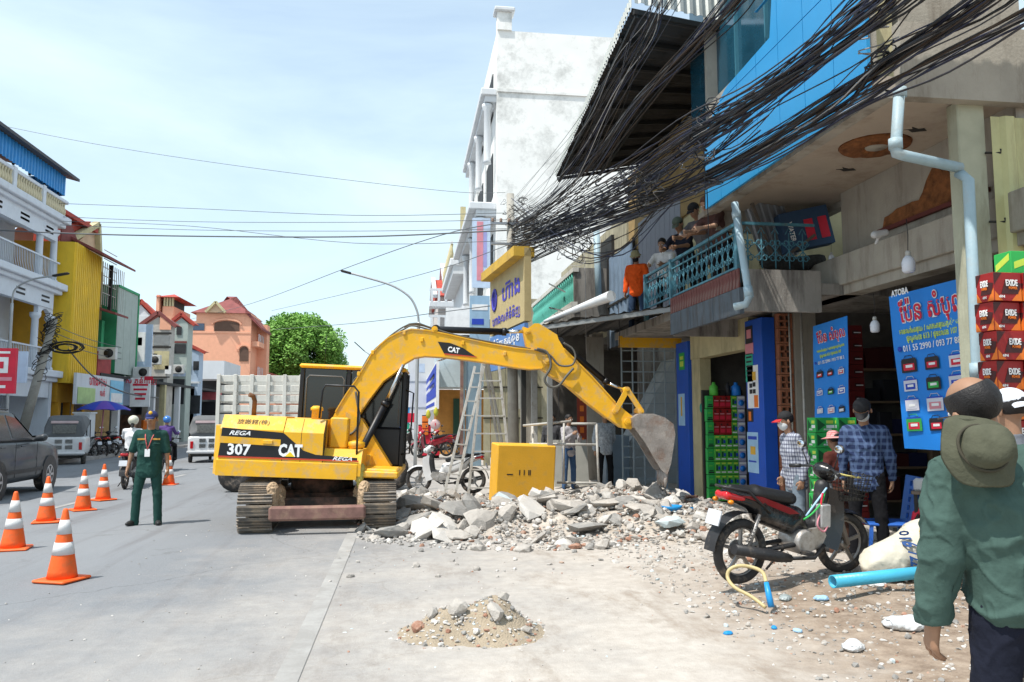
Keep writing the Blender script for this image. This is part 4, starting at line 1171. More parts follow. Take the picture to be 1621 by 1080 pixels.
IRON = mat('dark_iron', (0.035, 0.033, 0.03), rough=0.7, metal=0.3, var=0.2)
WHTM = mat('white_frame_paint', (0.46, 0.45, 0.42), rough=0.6, var=0.1, dirt=(0.30, 0.24, 0.18), damt=0.5, dscale=8)
BRICKR = mat('terracotta', (0.34, 0.13, 0.07), rough=0.9, var=0.25, scale=7, dirt=(0.16, 0.08, 0.05), damt=0.4)
RUSTP = mat('rusty_peeled_plaster', (0.20, 0.075, 0.025), rough=0.95, var=0.5, scale=9, bump=0.9, bscale=18)
PRW = mat('print_white', (0.8, 0.8, 0.8), rough=0.6, bump=0)
PRY = mat('print_yellow_green', (0.55, 0.70, 0.08), rough=0.6, bump=0)
PRR = mat('print_red', (0.62, 0.02, 0.05), rough=0.6, bump=0)
PRK = mat('print_black', (0.015, 0.015, 0.02), rough=0.6, bump=0)
PRG = mat('print_green', (0.03, 0.40, 0.08), rough=0.6, bump=0)
PRB = mat('print_blue', (0.02, 0.06, 0.45), rough=0.6, bump=0)
PRO = mat('print_orange', (0.75, 0.18, 0.02), rough=0.6, bump=0)
PRP = mat('print_pink', (0.65, 0.25, 0.30), rough=0.6, bump=0)
# --- building A: blue clad upper floor over the open battery shop
A = thing('shop_building', 'building with bright blue cladding above an open battery shop with a concrete beam', 'building', (6, 9, 0))
def A_(b, name, m, **k): return b.build(name, m, A, world=True, **k)
SZ = 4.80
A_(MB().box(4.62, 6.4, 6.9, 11.75, SZ, SZ + 0.16), 'soffit', SOFF)
A_(MB().box(4.56, 4.72, 6.9, 11.75, SZ - 0.06, SZ + 0.02).box(6.3, 6.44, 6.94, 11.7, SZ - 0.10, SZ - 0.003), 'soffit_edge', CONC)
A_(MB().box(4.78, 9.0, 6.86, 6.99, SZ - 0.05, SZ + 0.72), 'end_beam', CONC)
A_(MB().box(4.72, 6.1, 11.38, 11.58, SZ - 0.30, SZ - 0.002).box(6.1, 6.3, 6.99, 10.25, 3.86, SZ - 0.002), 'upper_wall', CONC)
A_(MB().box(5.88, 6.16, 6.45, 11.8, 3.43, 3.84, 0, 0.01).box(5.94, 6.2, 6.5, 11.78, 3.30, 3.43), 'beam', CONC)
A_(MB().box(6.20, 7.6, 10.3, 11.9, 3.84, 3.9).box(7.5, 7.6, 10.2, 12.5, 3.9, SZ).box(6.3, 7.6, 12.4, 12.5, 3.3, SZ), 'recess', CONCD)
# inside of the shop
INT = mat('shade_dark_interior', (0.13, 0.118, 0.105), rough=0.95, var=0.4, scale=2)  # dark base colour stands in for the shade inside the open shops
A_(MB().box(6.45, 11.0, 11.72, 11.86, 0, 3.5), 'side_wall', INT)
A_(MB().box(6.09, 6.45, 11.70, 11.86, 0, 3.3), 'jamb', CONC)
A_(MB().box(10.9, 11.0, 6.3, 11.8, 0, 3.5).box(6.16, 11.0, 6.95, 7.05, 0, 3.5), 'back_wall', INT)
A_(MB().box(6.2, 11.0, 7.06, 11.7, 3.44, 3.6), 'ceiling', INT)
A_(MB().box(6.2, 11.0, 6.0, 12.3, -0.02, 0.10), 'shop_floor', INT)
A_(MB().box(5.44, 5.74, 6.98, 7.14, 0.0, 4.78, 0, 0.01), 'end_column', mat('greenish_plaster', (0.40, 0.40, 0.30), rough=0.9, dirt=(0.16, 0.14, 0.09), damt=0.5, streak=True))
A_(MB().corr((5.76, 6.93, 2.9), (1.35, 0, 0), (0, 0, 1.72), 5, 0.035), 'corrugated_sheet', mat('yellow_cream_sheet', (0.50, 0.48, 0.24), rough=0.5, var=0.1, dirt=(0.25, 0.18, 0.08), damt=0.35, dscale=2, streak=True))
for z in (3.55, 4.25): A_(MB().tube([(5.70, 6.95, z), (5.85, 6.93, z), (5.85, 6.93, z + 0.04)], 0.012, 6), 'bracket', IRON)
# soffit rose and peeled plaster
c = on(1385, 230, z=SZ)
v = MB(); v.lathe([(0.0, -0.02), (0.13, -0.02), (0.17, -0.05), (0.20, -0.02), (0.27, -0.045), (0.31, -0.02), (0.38, -0.03), (0.40, 0)], 30, (c.x, c.y, SZ + 0.001))
v.v = [(x + 0.012 * noise.noise(V(x, y, 0) * 22), y + 0.012 * noise.noise(V(y, x, 5) * 22), z + (0.014 * noise.noise(V(x, y, 9) * 30) if z < SZ - 0.005 else 0)) for x, y, z in v.v]
A_(v, 'ceiling_rose', RUSTP)
A_(MB().lathe([(0, -0.034), (0.12, -0.034), (0.13, -0.02)], 20, (c.x + 0.02, c.y, SZ)), 'rose_centre', CONC)
def patch(pix, x, name, m, th=0.02, rough_n=3):
 pts = [on(px, py, x=x) for px, py in pix]
 P = []
 for i in range(len(pts)):
  a, c2 = pts[i], pts[(i + 1) % len(pts)]
  for k in range(rough_n):
   q = a.lerp(c2, k / rough_n)
   n = noise.noise_vector(q * 9) * 0.04
   P.append((q.y + n.y, q.z + n.z))
 return A_(MB().prism(P, x, x + th, 'x'), name, m)
patch([(1397, 362), (1400, 345), (1420, 330), (1455, 318), (1475, 268), (1498, 270), (1530, 286), (1530, 310), (1480, 332), (1420, 356)], 6.075, 'peeled_patch', RUSTP, 0.03)
l0, l1 = on(1390, 372, x=6.05), on(1532, 326, x=6.05)
A_(MB().bar((6.06, l0.y, 4.02), (6.06, l1.y - 0.3, 4.02), 0.05, 0.05), 'ledge', mat('dark_red_ledge', (0.12, 0.03, 0.025), rough=0.8))
# small dark blotches on the soffit
for px, py in ((1340, 268), (1450, 205)):
 c = on(px, py, z=SZ); rr = MB()
 P = [(c.x + (0.12 + 0.08 * math.sin(i * 2.3)) * math.cos(i * 0.7), c.y + (0.05 + 0.03 * math.cos(i * 3.1)) * math.sin(i * 0.7)) for i in range(9)]
 rr.prism(P, SZ - 0.006, SZ + 0.01, 'z'); A_(rr, 'soffit_hole', IRON)
# cladding: each panel a piece
XB = 4.50
def ytop_arc(y):
 return 9.0 if y < 8.95 else 5.75 + 0.55 * min(1.0, (11.3 - y) / 0.9) ** 0.5 + 0.10 * (11.3 - y) / 2.3
y0c = 6.98
ncol = 7
ws = (11.28 - y0c) / ncol
for i in range(ncol):
 ya, yb = y0c + i * ws + 0.006, y0c + (i + 1) * ws - 0.006
 for j in range(6):
  za, zb_ = 4.78 + j * 0.72 + 0.006, 4.78 + (j + 1) * 0.72 - 0.006
  ta, tb = ytop_arc(ya), ytop_arc(yb)
  n = 6; P = [(ya, za), (yb, za)]
  top = []
  for k in range(n + 1):
   y = yb + (ya - yb) * k / n
   top.append((y, min(zb_, ytop_arc(y))))
  if max(t[1] for t in top) <= za + 0.02: continue
  top = [(y, max(z, za + 0.004)) for y, z in top]
  A_(MB().prism(P + top, XB, XB + 0.04, 'x'), 'cladding_panel', BLUC)
A_(MB().box(XB + 0.05, XB + 0.12, 7.0, 11.26, 4.80, 6.4).box(XB + 0.05, 6.4, 11.22, 11.30, 4.86, 8.6), 'panel_backing', CONC)
# teal curtain wall above the arc
for k in range(5):
 ya = 7.6 + k * 0.95
 A_(MB().box(XB + 0.22, XB + 0.24, ya + 0.01, ya + 0.94, 6.2, 8.9), 'glass_pane', TGLS)
 A_(MB().box(XB + 0.17, XB + 0.23, ya - 0.02, ya + 0.012, 6.2, 8.9), 'mullion', mat('teal_frame', (0.04, 0.16, 0.22), rough=0.5))
A_(MB().box(XB + 0.02, XB + 0.16, 7.0, 7.7, 6.1, 8.8), 'teal_pier', mat('teal_pier', (0.05, 0.30, 0.32), rough=0.6, var=0.2))
A_(MB().box(XB + 0.26, 7.5, 7.0, 12.4, 8.85, 9.05).box(XB + 0.5, 6.4, 7.2, 7.3, 5.0, 8.9), 'upper_slab', CONC)
A_(MB().corr((4.0, 6.5, 6.55), (3.4, 0, 0), (0, -2.6, 0.25), 16, 0.03), 'porch_roof', GALV)
# brick vent column at the far jamb
vm = MB()
w_, h_ = 0.24, 0.235
vm.box(-w_ / 2, -w_ / 2 + 0.03, -0.06, 0.06, 0, h_).box(w_ / 2 - 0.03, w_ / 2, -0.06, 0.06, 0, h_).box(-w_ / 2 + 0.03, w_ / 2 - 0.03, -0.06, 0.06, 0, 0.03).box(-w_ / 2 + 0.03, w_ / 2 - 0.03, -0.06, 0.06, h_ - 0.03, h_)
vm.box(-0.015, 0.015, -0.055, 0.055, 0.03, h_ - 0.03).box(-w_ / 2 + 0.03, w_ / 2 - 0.03, -0.055, 0.055, h_ / 2 - 0.015, h_ / 2 + 0.015)
vme = vm.mesh('vent_block', [BRICKR])
for k in range(13):
 child('vent_block', vme, A, loc=(5.955 - 6, 11.80 - 9, 0.12 + k * 0.243), rot=(0, 0, random.uniform(-0.02, 0.02)))
A_(MB().box(5.82, 6.08, 11.87, 11.9, 0, 3.45), 'column_core', CONCD)
A_(MB().tube([(6.10, 11.5, 3.3), (6.10, 11.5, 0.1)], 0.02, 8).tube([(6.0, 11.7, 3.35), (5.99, 11.68, 2.6), (6.0, 11.7, 2.0), (6.0, 11.7, 1.3)], 0.013, 6), 'conduit', WHTM)
# --- drain pipes
def pipe_thing(label, pts, r, m=PVC, joints=()):
 t = thing('drain_pipe', label, 'pipe', Vector(pts[-1]))
 MB().tube(pts, r, 14).build('pipe', m, t, world=True)
 for j in joints:
  MB().tube([Vector(j[0]), Vector(j[1])], r * 1.22, 14).build('pipe_joint', m, t, world=True)
 return t
def smooth(P, n=5):
 P = [Vector(p) for p in P]; out = []
 for i in range(len(P) - 1):
  p0, p1, p2, p3 = P[max(0, i - 1)], P[i], P[i + 1], P[min(len(P) - 1, i + 2)]
  for k in range(n):
   t = k / n
   out.append(0.5 * ((2 * p1) + (p2 - p0) * t + (2 * p0 - 5 * p1 + 4 * p2 - p3) * t * t + (-p0 + 3 * p1 - 3 * p2 + p3) * t ** 3))
 out.append(P[-1]); return out
a = on(1424, 140, y=6.8); b_ = on(1418, 236, y=6.8); c = on(1430, 246, y=6.8); d = on(1520, 266, y=6.9)
pipe_thing('fat white and blue plastic pipe dropping from the soffit corner and bending to the right', [a, b_, b_ + V(0.0, 0, -0.04), c, d], 0.052,
   joints=((b_ + V(0, 0, 0.1), b_ + V(0, 0, 0)), (a, a + V(0, 0, -0.09))))
e = on(1533, 285, y=6.82); f = on(1548, 600, y=6.82)
pipe_thing('long pale blue downpipe in front of the big blue battery banner', [e + V(-0.02, 0.1, 0.1), e, f, (f.x, f.y, 0.1)], 0.052, joints=((on(1546, 575, y=6.82), on(1547, 598, y=6.82)),))
a = on(1163, 322, x=4.42); b_ = on(1186, 470, x=4.40)
pipe_thing('blue grey drain pipe at the near end of the ornamental balcony railing', [a, a.lerp(b_, 0.5), b_, b_ + V(-0.05, 0, -0.10), b_ + V(-0.16, 0.10, -0.12)], 0.05,
   joints=((a.lerp(b_, 0.1), a.lerp(b_, 0.17)), (a.lerp(b_, 0.9), b_)))
a = on(944, 360, x=5.2); b_ = on(948, 482, x=5.2)
pipe_thing('light blue downpipe beside the concrete balcony above the awning', [a, b_], 0.09)
# --- building B: blue pillars, ornamental balcony, dark canopy above
B = thing('balcony_building', 'two storey shop building with blue pillars, cream beam and an ornamental balcony', 'building', (5.6, 14, 0))
def B_(b, name, m, **k): return b.build(name, m, B, world=True, **k)
yp2a, yp2b = 11.83, 12.45; yp1a, yp1b = 15.17, 15.84
B_(MB().box(5.6, 5.82, yp2a, yp2b, 0, 3.22, 0, 0.008), 'pillar', BLUP)
B_(MB().box(5.6, 5.75, yp1a, yp1b, 0, 3.16, 0, 0.008), 'pillar', BLUP)
B_(MB().box(5.66, 5.9, yp2b, yp1a, 2.78, 3.3).box(5.68, 5.9, 14.72, yp1a, 0, 2.8), 'cream_beam', CREAM)
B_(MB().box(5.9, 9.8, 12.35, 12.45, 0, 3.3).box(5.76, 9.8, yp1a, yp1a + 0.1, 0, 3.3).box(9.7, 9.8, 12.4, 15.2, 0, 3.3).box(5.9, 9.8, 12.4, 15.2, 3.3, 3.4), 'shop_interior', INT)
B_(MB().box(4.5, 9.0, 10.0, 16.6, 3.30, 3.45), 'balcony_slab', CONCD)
B_(MB().box(5.6, 5.75, 11.9, 19.2, 3.45, 7.75), 'upper_wall', CREAM)
B_(MB().box(5.6, 9.0, 11.85, 11.9, 3.45, 9), 'party_wall', CREAM)
# fascia panels under the balcony
for k in range(3):
 ya = 10.0 + k * 0.94
 B_(MB().box(4.44, 4.50, ya + 0.005, ya + 0.93, 3.02, 3.37), 'fascia_panel', mat('blue_grey_board', (0.085, 0.105, 0.125), rough=0.8, var=0.25, scale=2, dirt=(0.05, 0.04, 0.035), damt=0.6, dscale=3, streak=True))
B_(MB().box(4.5, 5.6, 9.98, 10.06, 3.05, 3.62), 'fascia_end', CONCD)
B_(MB().box(4.5, 5.62, 12.76, 12.84, 3.0, 3.30), 'fascia_end', CONCD)
slm = mat('faded_red_slat', (0.14, 0.045, 0.04), rough=0.85, var=0.3, scale=5, dirt=(0.16, 0.14, 0.12), damt=0.5, dscale=5)
sme = MB().box(-0.02, 0.0, -0.05, 0.05, -0.13, 0.13).mesh('fascia_slat', [slm])
for k in range(25):
 child('fascia_slat', sme, B, loc=(4.46 - 5.6, 10.06 + k * 0.112 - 14, 3.505), rot=(0, 0, random.uniform(-0.06, 0.06)))
# ornamental railing
RAILM = mat('blue_railing_paint', (0.06, 0.19, 0.25), rough=0.6, var=0.3, scale=9, dirt=(0.12, 0.10, 0.08), damt=0.4, dscale=8)
RB = thing('balcony_railing', 'ornamental blue wrought railing with scrolls along the balcony', 'railing', (4.5, 12, 3.64))
def rb(b, n): return b.build(n, RAILM, RB, world=True)
ZR0, ZR1 = 3.66, 4.26
rb(MB().box(4.47, 4.51, 10.1, 14.3, ZR1, ZR1 + 0.045), 'top_rail')
rb(MB().box(4.475, 4.505, 10.1, 14.3, ZR0, ZR0 + 0.03), 'bottom_rail')
rb(MB().box(4.475, 4.505, 10.1, 14.3, ZR1 - 0.12, ZR1 - 0.10), 'mid_rail')
for y in (10.08, 12.80, 14.25): rb(MB().box(4.45, 4.53, y, y + 0.08, 3.45, ZR1 + 0.06), 'post')
sc = MB()
Hh = ZR1 - ZR0
def sp(y0, z0, r0, turns, sgn, n=14):
 return [(0, y0 + sgn * r0 * (1 - 0.6 * i / n) * math.cos(turns * 2 * math.pi * i / n), z0 + r0 * (1 - 0.6 * i / n) * math.sin(turns * 2 * math.pi * i / n)) for i in range(n + 1)]
sc.tube([(0, 0, 0), (0, 0, Hh - 0.1)], 0.009, 4)
sc.tube(sp(0.045, 0.14, 0.05, 1.2, 1), 0.008, 4); sc.tube(sp(-0.045, 0.14, 0.05, 1.2, -1), 0.008, 4)
sc.tube(sp(0.045, 0.36, 0.05, -1.2, 1), 0.008, 4); sc.tube(sp(-0.045, 0.36, 0.05, -1.2, -1), 0.008, 4)
sc.tube([(0, 0.055, 0.18), (0, 0.0, 0.25), (0, 0.055, 0.32)], 0.008, 4); sc.tube([(0, -0.055, 0.18), (0, 0, 0.25), (0, -0.055, 0.32)], 0.008, 4)
sc.tube([(0, -0.05, Hh - 0.12), (0, 0, Hh - 0.03), (0, 0.05, Hh - 0.12)], 0.008, 4)
scm = sc.mesh('scroll', [RAILM])
for k in range(20):
 y = 10.26 + k * 0.2
 if abs(y - 12.84) > 0.07: child('scroll', scm, RB, loc=(4.49 - 4.5, y - 12, ZR0 - 3.64))
# near end return of the railing (towards the wall)
for k in range(5): child('scroll', scm, RB, loc=(4.62 + 0.2 * k - 4.5, 10.1 - 12, ZR0 - 3.64), rot=(0, 0, R(90)))
rb(MB().box(4.5, 5.6, 10.09, 10.12, ZR1 + 0.002, ZR1 + 0.04), 'return_rail')
# doors on the balcony wall: blue grey corrugated leaf and a plain grey one
y1, y0_ = yat(970, 5.55), yat(1012, 5.55)
dr = thing('metal_door', 'blue grey corrugated metal door leaf behind the man in orange', 'door', (5.5, y0_, 3.45))
MB().corr((5.50, y1, 3.5), (0, y0_ - y1, 0), (0, 0, 2.45), 6, 0.04).build('door_sheet', mat('blue_grey_sheet', (0.20, 0.27, 0.36), rough=0.5, metal=0.2, var=0.12), dr, world=True)
MB().box(5.44, 5.50, y0_ - 0.05, y0_, 3.45, 6.0).box(5.44, 5.50, y1, y1 + 0.06, 3.45, 6.0).box(5.44, 5.49, y0_, y1, 4.6, 4.66).build('door_frame', IRON, dr, world=True)
y1, y0_ = yat(1016, 5.55), yat(1085, 5.55)
dr = thing('metal_shutter', 'plain grey shutter behind the people on the balcony', 'shutter', (5.5, y0_, 3.45))
nsl = 9
for k in range(nsl):
 w = (y1 - y0_) / nsl
 MB().box(5.53, 5.57, y0_ + k * w + 0.008, y0_ + (k + 1) * w - 0.008, 3.5, 6.3).build('shutter_slat', mat('lilac_grey_sheet', (0.26, 0.27, 0.31), rough=0.6, metal=0.1, var=0.08), dr, world=True)
# posters on the pillars
def poster(px0, px1, py0, py1, x, col, label, marks=(), nm='poster'):
 a, c = on(px0, py0, x=x), on(px1, py1, x=x)
 t = thing(nm, label, 'poster', ((x), (a.y + c.y) / 2, c.z))
 MB().box(x - 0.006, x - 0.002, c.y, a.y, c.z, a.z).build('sheet', col, t, world=True)
 for (u0, v0, u1, v1, m) in marks:
  MB().box(x - 0.010, x - 0.0065, a.y + (c.y - a.y) * u1, a.y + (c.y - a.y) * u0, a.z + (c.z - a.z) * v1, a.z + (c.z - a.z) * v0).build('print', m, t, world=True)
 return t
poster(1180, 1192, 518, 543, 5.6, PRK, 'dark poster with pale picture, topmost on the near blue pillar', [(0.2, 0.2, 0.8, 0.7, PRP)])
poster(1180, 1193, 545, 560, 5.6, PRP, 'small pink notice below the dark poster on the blue pillar')
poster(1180, 1193, 561, 604, 5.6, mat('print_teal', (0.03, 0.38, 0.25), rough=0.6), 'teal green notice on the near blue pillar', [(0.15, 0.1 + 0.16 * k, 0.85, 0.16 + 0.16 * k, PRK) for k in range(5)])
poster(1183, 1202, 580, 646, 5.6, PRW, 'white poster with black and orange shoes on the blue pillar', [(0.2, 0.42, 0.45, 0.52, PRK), (0.5, 0.40, 0.75, 0.5, PRK), (0.2, 0.56, 0.45, 0.66, PRK), (0.5, 0.56, 0.75, 0.66, PRK), (0.6, 0.7, 0.95, 0.98, PRO), (0.5, 0.15, 0.8, 0.35, mat('print_gold', (0.7, 0.4, 0.05)))])
poster(1183, 1193, 648, 668, 5.6, PRK, 'small dark picture of a person on the blue pillar', [(0.3, 0.2, 0.7, 0.9, PRO)])
poster(1183, 1202, 684, 750, 5.6, mat('print_pale_blue', (0.35, 0.55, 0.75)), 'pale blue poster lowest on the near blue pillar', [(0.1, 0.1, 0.9, 0.18, PRB), (0.3, 0.35, 0.75, 0.55, mat('print_gold', None)), (0.1, 0.7, 0.8, 0.74, PRB)])
poster(1075, 1084, 560, 585, 5.6, PRG, 'green sticker high on the far blue pillar', [(0.2, 0.2, 0.8, 0.4, PRY), (0.2, 0.5, 0.8, 0.8, PRY)])
poster(1074, 1085, 624, 674, 5.6, mat('print_pale_blue', None), 'narrow pale blue sticker on the far blue pillar', [(0.4, 0.1, 0.6, 0.7, mat('print_gold', None))])
# canopy of dark corrugated sheets high over the street
CN = thing('canopy', 'big dark corrugated metal canopy high above the street, seen from below', 'canopy', (4.5, 15, 7.5))
CANM = mat('dark_corrugated', (0.075, 0.070, 0.065), rough=0.65, metal=0.2, var=0.25, scale=1.2, dirt=(0.03, 0.025, 0.022), damt=0.5, dscale=2)
p1, p2 = on(1003, 14, z=7.55), on(882, 280, z=7.35)
p3, p4 = Vector((5.62, p2.y, 7.75)), Vector((5.6, 11.42, 7.7))
def cpt(u, v):   # u across from outer edge to wall, v along
 return p1.lerp(p2, v).lerp(p4.lerp(p3, v), u)
nrow = 9
for k in range(nrow):
 v0, v1 = k / nrow, (k + 1.06) / nrow
 o = cpt(0, v0) + V(0, 0, 0.03); n_w = 5
 b = MB(); off = [0, 0.03]
 N_ = 26
 rows = []
 for i in range(N_ + 1):
  vv = v0 + (v1 - v0) * i / N_
  dz = 0.022 * math.sin(2 * math.pi * i / 3.7) + 0.03 * (vv - v0) / (v1 - v0)
  rows.append((cpt(-0.01, vv) + V(0, 0, dz), cpt(1, vv) + V(0, 0, dz)))
 for i in range(N_):
  a, c = rows[i], rows[i + 1]
  b.add([a[0], a[1], c[1], c[0]], [(0, 1, 2, 3)]); b.add([q + V(0, 0, 0.004) for q in (a[0], a[1], c[1], c[0])], [(3, 2, 1, 0)])
 b.build('roof_sheet', CANM, CN, world=True)
for k in range(10):
 v_ = k / 9
 MB().bar(cpt(0.0, v_) - V(0, 0, 0.05), cpt(1, v_) - V(0, 0, 0.05), 0.05, 0.07).build('rafter', IRON, CN, world=True)
for u in (0.02, 0.5, 0.97): MB().bar(cpt(u, 0) - V(0, 0, 0.11), cpt(u, 1) - V(0, 0, 0.11), 0.05, 0.05).build('purlin', IRON, CN, world=True)
# corrugated upstand on the near edge of the canopy
MB().corr(p1 + V(0, -0.05, 0.06), p4 - p1, V(0, 0.1, 1.2), 14, 0.03).build('upstand_sheet', mat('pale_corrugated', (0.55, 0.56, 0.52), rough=0.5, metal=0.2, var=0.1), CN, world=True)
MB().corr(p2 + V(-0.03, 0, 0.02), p1 - p2, V(0, 0, 0.14), 60, 0.025).build('upstand_sheet', mat('pale_corrugated', None), CN, world=True)
B_(MB().box(5.8, 9, 11.95, 19.3, 7.6, 7.8).box(5.8, 9, 19.2, 19.3, 0, 7.6), 'roof_slab', CONCD)
B_(MB().box(5.54, 5.598, 11.95, 19.0, 5.7, 7.7), 'parapet', mat('ochre_plaster', (0.36, 0.24, 0.10), rough=0.9, var=0.2))
# --- awning zone between the far pillar and the utility pole
AW = thing('awning', 'low dark sheet metal awning over the broken shop front', 'awning', (4, 15, 3.4))
q1, q2 = on(1066, 484, z=3.52), on(860, 514, z=3.44)
q3, q4 = q2 + V(0.9, 8.0, 0.45), Vector((5.62, q1.y + 7.4, 3.95))
b = MB()
def awp(u, v): return q1.lerp(q2, u).lerp(q4.lerp(q3, u), v)
n = 40
for i in range(n):
 z0_, z1_ = 0.02 * math.sin(i * 1.9), 0.02 * math.sin((i + 1) * 1.9)
 a, c, d, e = awp(i / n, -0.01) + V(0, 0, z0_), awp((i + 1) / n, -0.01) + V(0, 0, z1_), awp((i + 1) / n, 1) + V(0, 0, z1_), awp(i / n, 1) + V(0, 0, z0_)
 b.add([a, c, d, e], [(3, 2, 1, 0)]); b.add([x + V(0, 0, 0.006) for x in (a, c, d, e)], [(0, 1, 2, 3)])
b.build('awning_sheet', CANM, AW, world=True)
MB().bar(q1 - V(0, 0, 0.06), q2 - V(0, 0, 0.06), 0.06, 0.08).build('front_rail', GREYP, AW, world=True)
for u in (0.05, 0.35, 0.65, 0.95): MB().bar(awp(u, 0) - V(0, 0, 0.05), awp(u, 1) - V(0, 0, 0.05), 0.05, 0.06).build('rafter', IRON, AW, world=True)
# rolled white tarpaulin on the awning edge
a, c = on(862, 513, z=3.52), on(968, 482, z=3.62)
pts = [a.lerp(c, t) + V(0, 0, 0.05 + 0.10 * t) for t in (0, 0.25, 0.5, 0.75, 1)]
tp = MB()
for k, (r0, r1) in enumerate(((0.03, 0.10),)):
 tp.tube(smooth(pts, 4), [r0 + (r1 - r0) * (i / 16) for i in range(17)], 12)
o = tp.build('rolled_tarpaulin', mat('white_tarpaulin', (0.66, 0.68, 0.70), rough=0.4, var=0.1, dirt=(0.4, 0.35, 0.25), damt=0.4, dscale=3), None)
tag(o, 'white tarpaulin rolled up along the front edge of the low awning', 'tarpaulin')
# posts of the awning
def post(px, d, z1, label, w=0.10, m=GREYP):
 p = on(px, 790, d=d)
 o = MB().box(-w / 2, w / 2, -w / 2, w / 2, 0, z1, 0, 0.006).build('steel_post', m, None, loc=(p.x, p.y, 0))
 return tag(o, label, 'post')
post(871, 15.2, 3.42, 'tall grey steel post standing beside the yellow block')
post(846, 21.5, 3.7, 'pale grey drain post behind the boom, left of the doorway', 0.16, WHTM)
post(829, 20.5, 3.7, 'thin dark post close to the ladder', 0.12, IRON)
post(812, 22.5, 3.6, 'blue grey pipe post behind the step ladder', 0.10, PVC)
# folding gate
y_g = 16.1
G = thing('grid_gate', 'pale blue grey grid gate standing open beside the far blue pillar', 'gate', (xat(1028, y_g), y_g, 0))
gx0, gx1 = xat(985, y_g), xat(1071, y_g)
gm = mat('gate_paint', (0.28, 0.34, 0.37), rough=0.6, metal=0.2, var=0.15, dirt=(0.3, 0.25, 0.2), damt=0.4, dscale=6)
zt = on(1028, 551, y=y_g).z
nv = 5
vme = MB().box(-0.013, 0.013, -0.013, 0.013, 0, zt - 0.1).mesh('gate_bar', [gm])
for k in range(nv + 1): child('gate_bar', vme, G, loc=(gx0 + (gx1 - gx0) * k / nv - wm(G).translation.x, 0, 0.1))
hme = MB().box(-(gx1 - gx0) / 2, (gx1 - gx0) / 2, -0.009, 0.009, -0.012, 0.012).mesh('gate_crossbar', [gm])
for k in range(14): child('gate_crossbar', hme, G, loc=(0, 0.022, 0.14 + (zt - 0.2) * k / 13))
yb = thing('yellow_beam', 'yellow painted steel beam on top of the open grid gate', 'beam', (xat(1028, y_g), y_g, zt))
MB().box(xat(980, y_g) , xat(1079, y_g), y_g - 0.10, y_g - 0.04, zt + 0.0, zt + 0.24, 0, 0.005).build('beam_plate', YEL, yb, world=True)
MB().box(xat(981, y_g), xat(1078, y_g), y_g - 0.04, y_g + 0.06, zt + 0.02, zt + 0.05).build('beam_flange', IRON, yb, world=True)
# stair flank behind the gate
y_s = 18.0
st = MB(); pts = [on(1003, 690, y=y_s), on(1066, 568, y=y_s), on(1085, 568, y=y_s), on(1085, 780, y=y_s), on(985, 780, y=y_s), on(985, 715, y=y_s)]
st.prism([(p.x, p.z) for p in pts], y_s, y_s + 0.9, 'y')
tag(st.build('stair_flank', mat('blue_grey_plaster', (0.36, 0.40, 0.42), rough=0.9, var=0.2, dirt=(0.2, 0.2, 0.2), damt=0.5, dscale=1.5)), 'pale plastered flank of a staircase behind the grid gate', 'staircase')
# open ground floor behind the rubble
C = thing('gutted_shop', 'dark gutted ground floor shop with a bare balcony above it', 'building', (5.6, 20, 0))
def C_(b, name, m, **k): return b.build(name, m, C, world=True, **k)
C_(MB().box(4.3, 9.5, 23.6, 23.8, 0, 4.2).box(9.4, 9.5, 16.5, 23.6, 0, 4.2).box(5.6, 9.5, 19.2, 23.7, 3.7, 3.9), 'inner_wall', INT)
C_(MB().box(4.75, 5.05, 19.8, 20.1, 0, 3.8), 'column', CONC)
C_(MB().box(3.2, 3.5, 21.6, 21.9, 0, 3.8), 'column', CONC)
C_(MB().box(5.6, 5.75, 19.4, 28.0, 3.9, 6.9).box(5.75, 9, 19.4, 19.5, 3.9, 7.0), 'upper_wall', mat('weathered_cream', (0.40, 0.36, 0.25), rough=0.9, var=0.15, dirt=(0.14, 0.12, 0.09), damt=0.6, dscale=1.3, streak=True))
zt1, zb1 = 5.72, 4.72
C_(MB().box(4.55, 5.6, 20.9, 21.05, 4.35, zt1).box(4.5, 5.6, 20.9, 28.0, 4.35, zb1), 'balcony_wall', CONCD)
C_(MB().box(4.5, 4.66, 20.85, 28.0, zt1 - 0.12, zt1).box(4.45, 4.62, 20.85, 28.0, zb1 - 0.1, zb1 + 0.05), 'balcony_rail', OFFW)
TEAL = mat('teal_baluster', (0.10, 0.42, 0.34), rough=0.7, var=0.2, scale=5, dirt=(0.35, 0.35, 0.30), damt=0.4)
bal = MB().lathe([(0.05, 0), (0.05, 0.06), (0.07, 0.2), (0.09, 0.34), (0.06, 0.5), (0.04, 0.62), (0.07, 0.68), (0.07, zt1 - 0.12 - zb1 - 0.05)], 8).mesh('baluster', [TEAL])
for k in range(26): child('baluster', bal, C, loc=(4.58 - 5.6, 21.15 + k * 0.265 - 20, zb1 + 0.05))
C_(MB().box(5.52, 5.6, 20.6, 21.8, 4.9, 6.6), 'window_opening', IRON)
C_(MB().box(5.46, 5.56, 21.9, 22.1, 4.7, 6.8), 'window_jamb', OFFW)
bm_ = mat('patched_brick', (0.20, 0.13, 0.10), rough=0.9, var=0.3, scale=8)
for i in range(11):
 for j in range(3):
  ya = 18.5 + (j + 0.5 * (i % 2)) * 0.28
  C_(MB().box(5.55, 5.6, ya, ya + 0.26, 4.2 + i * 0.16, 4.34 + i * 0.16), 'brick', bm_)
C_(MB().bar((4.1, 22.3, 5.5), (5.3, 21.5, 4.7), 0.04).bar((4.1, 22.3, 4.8), (5.3, 21.5, 4.4), 0.04), 'brace', GREYP)
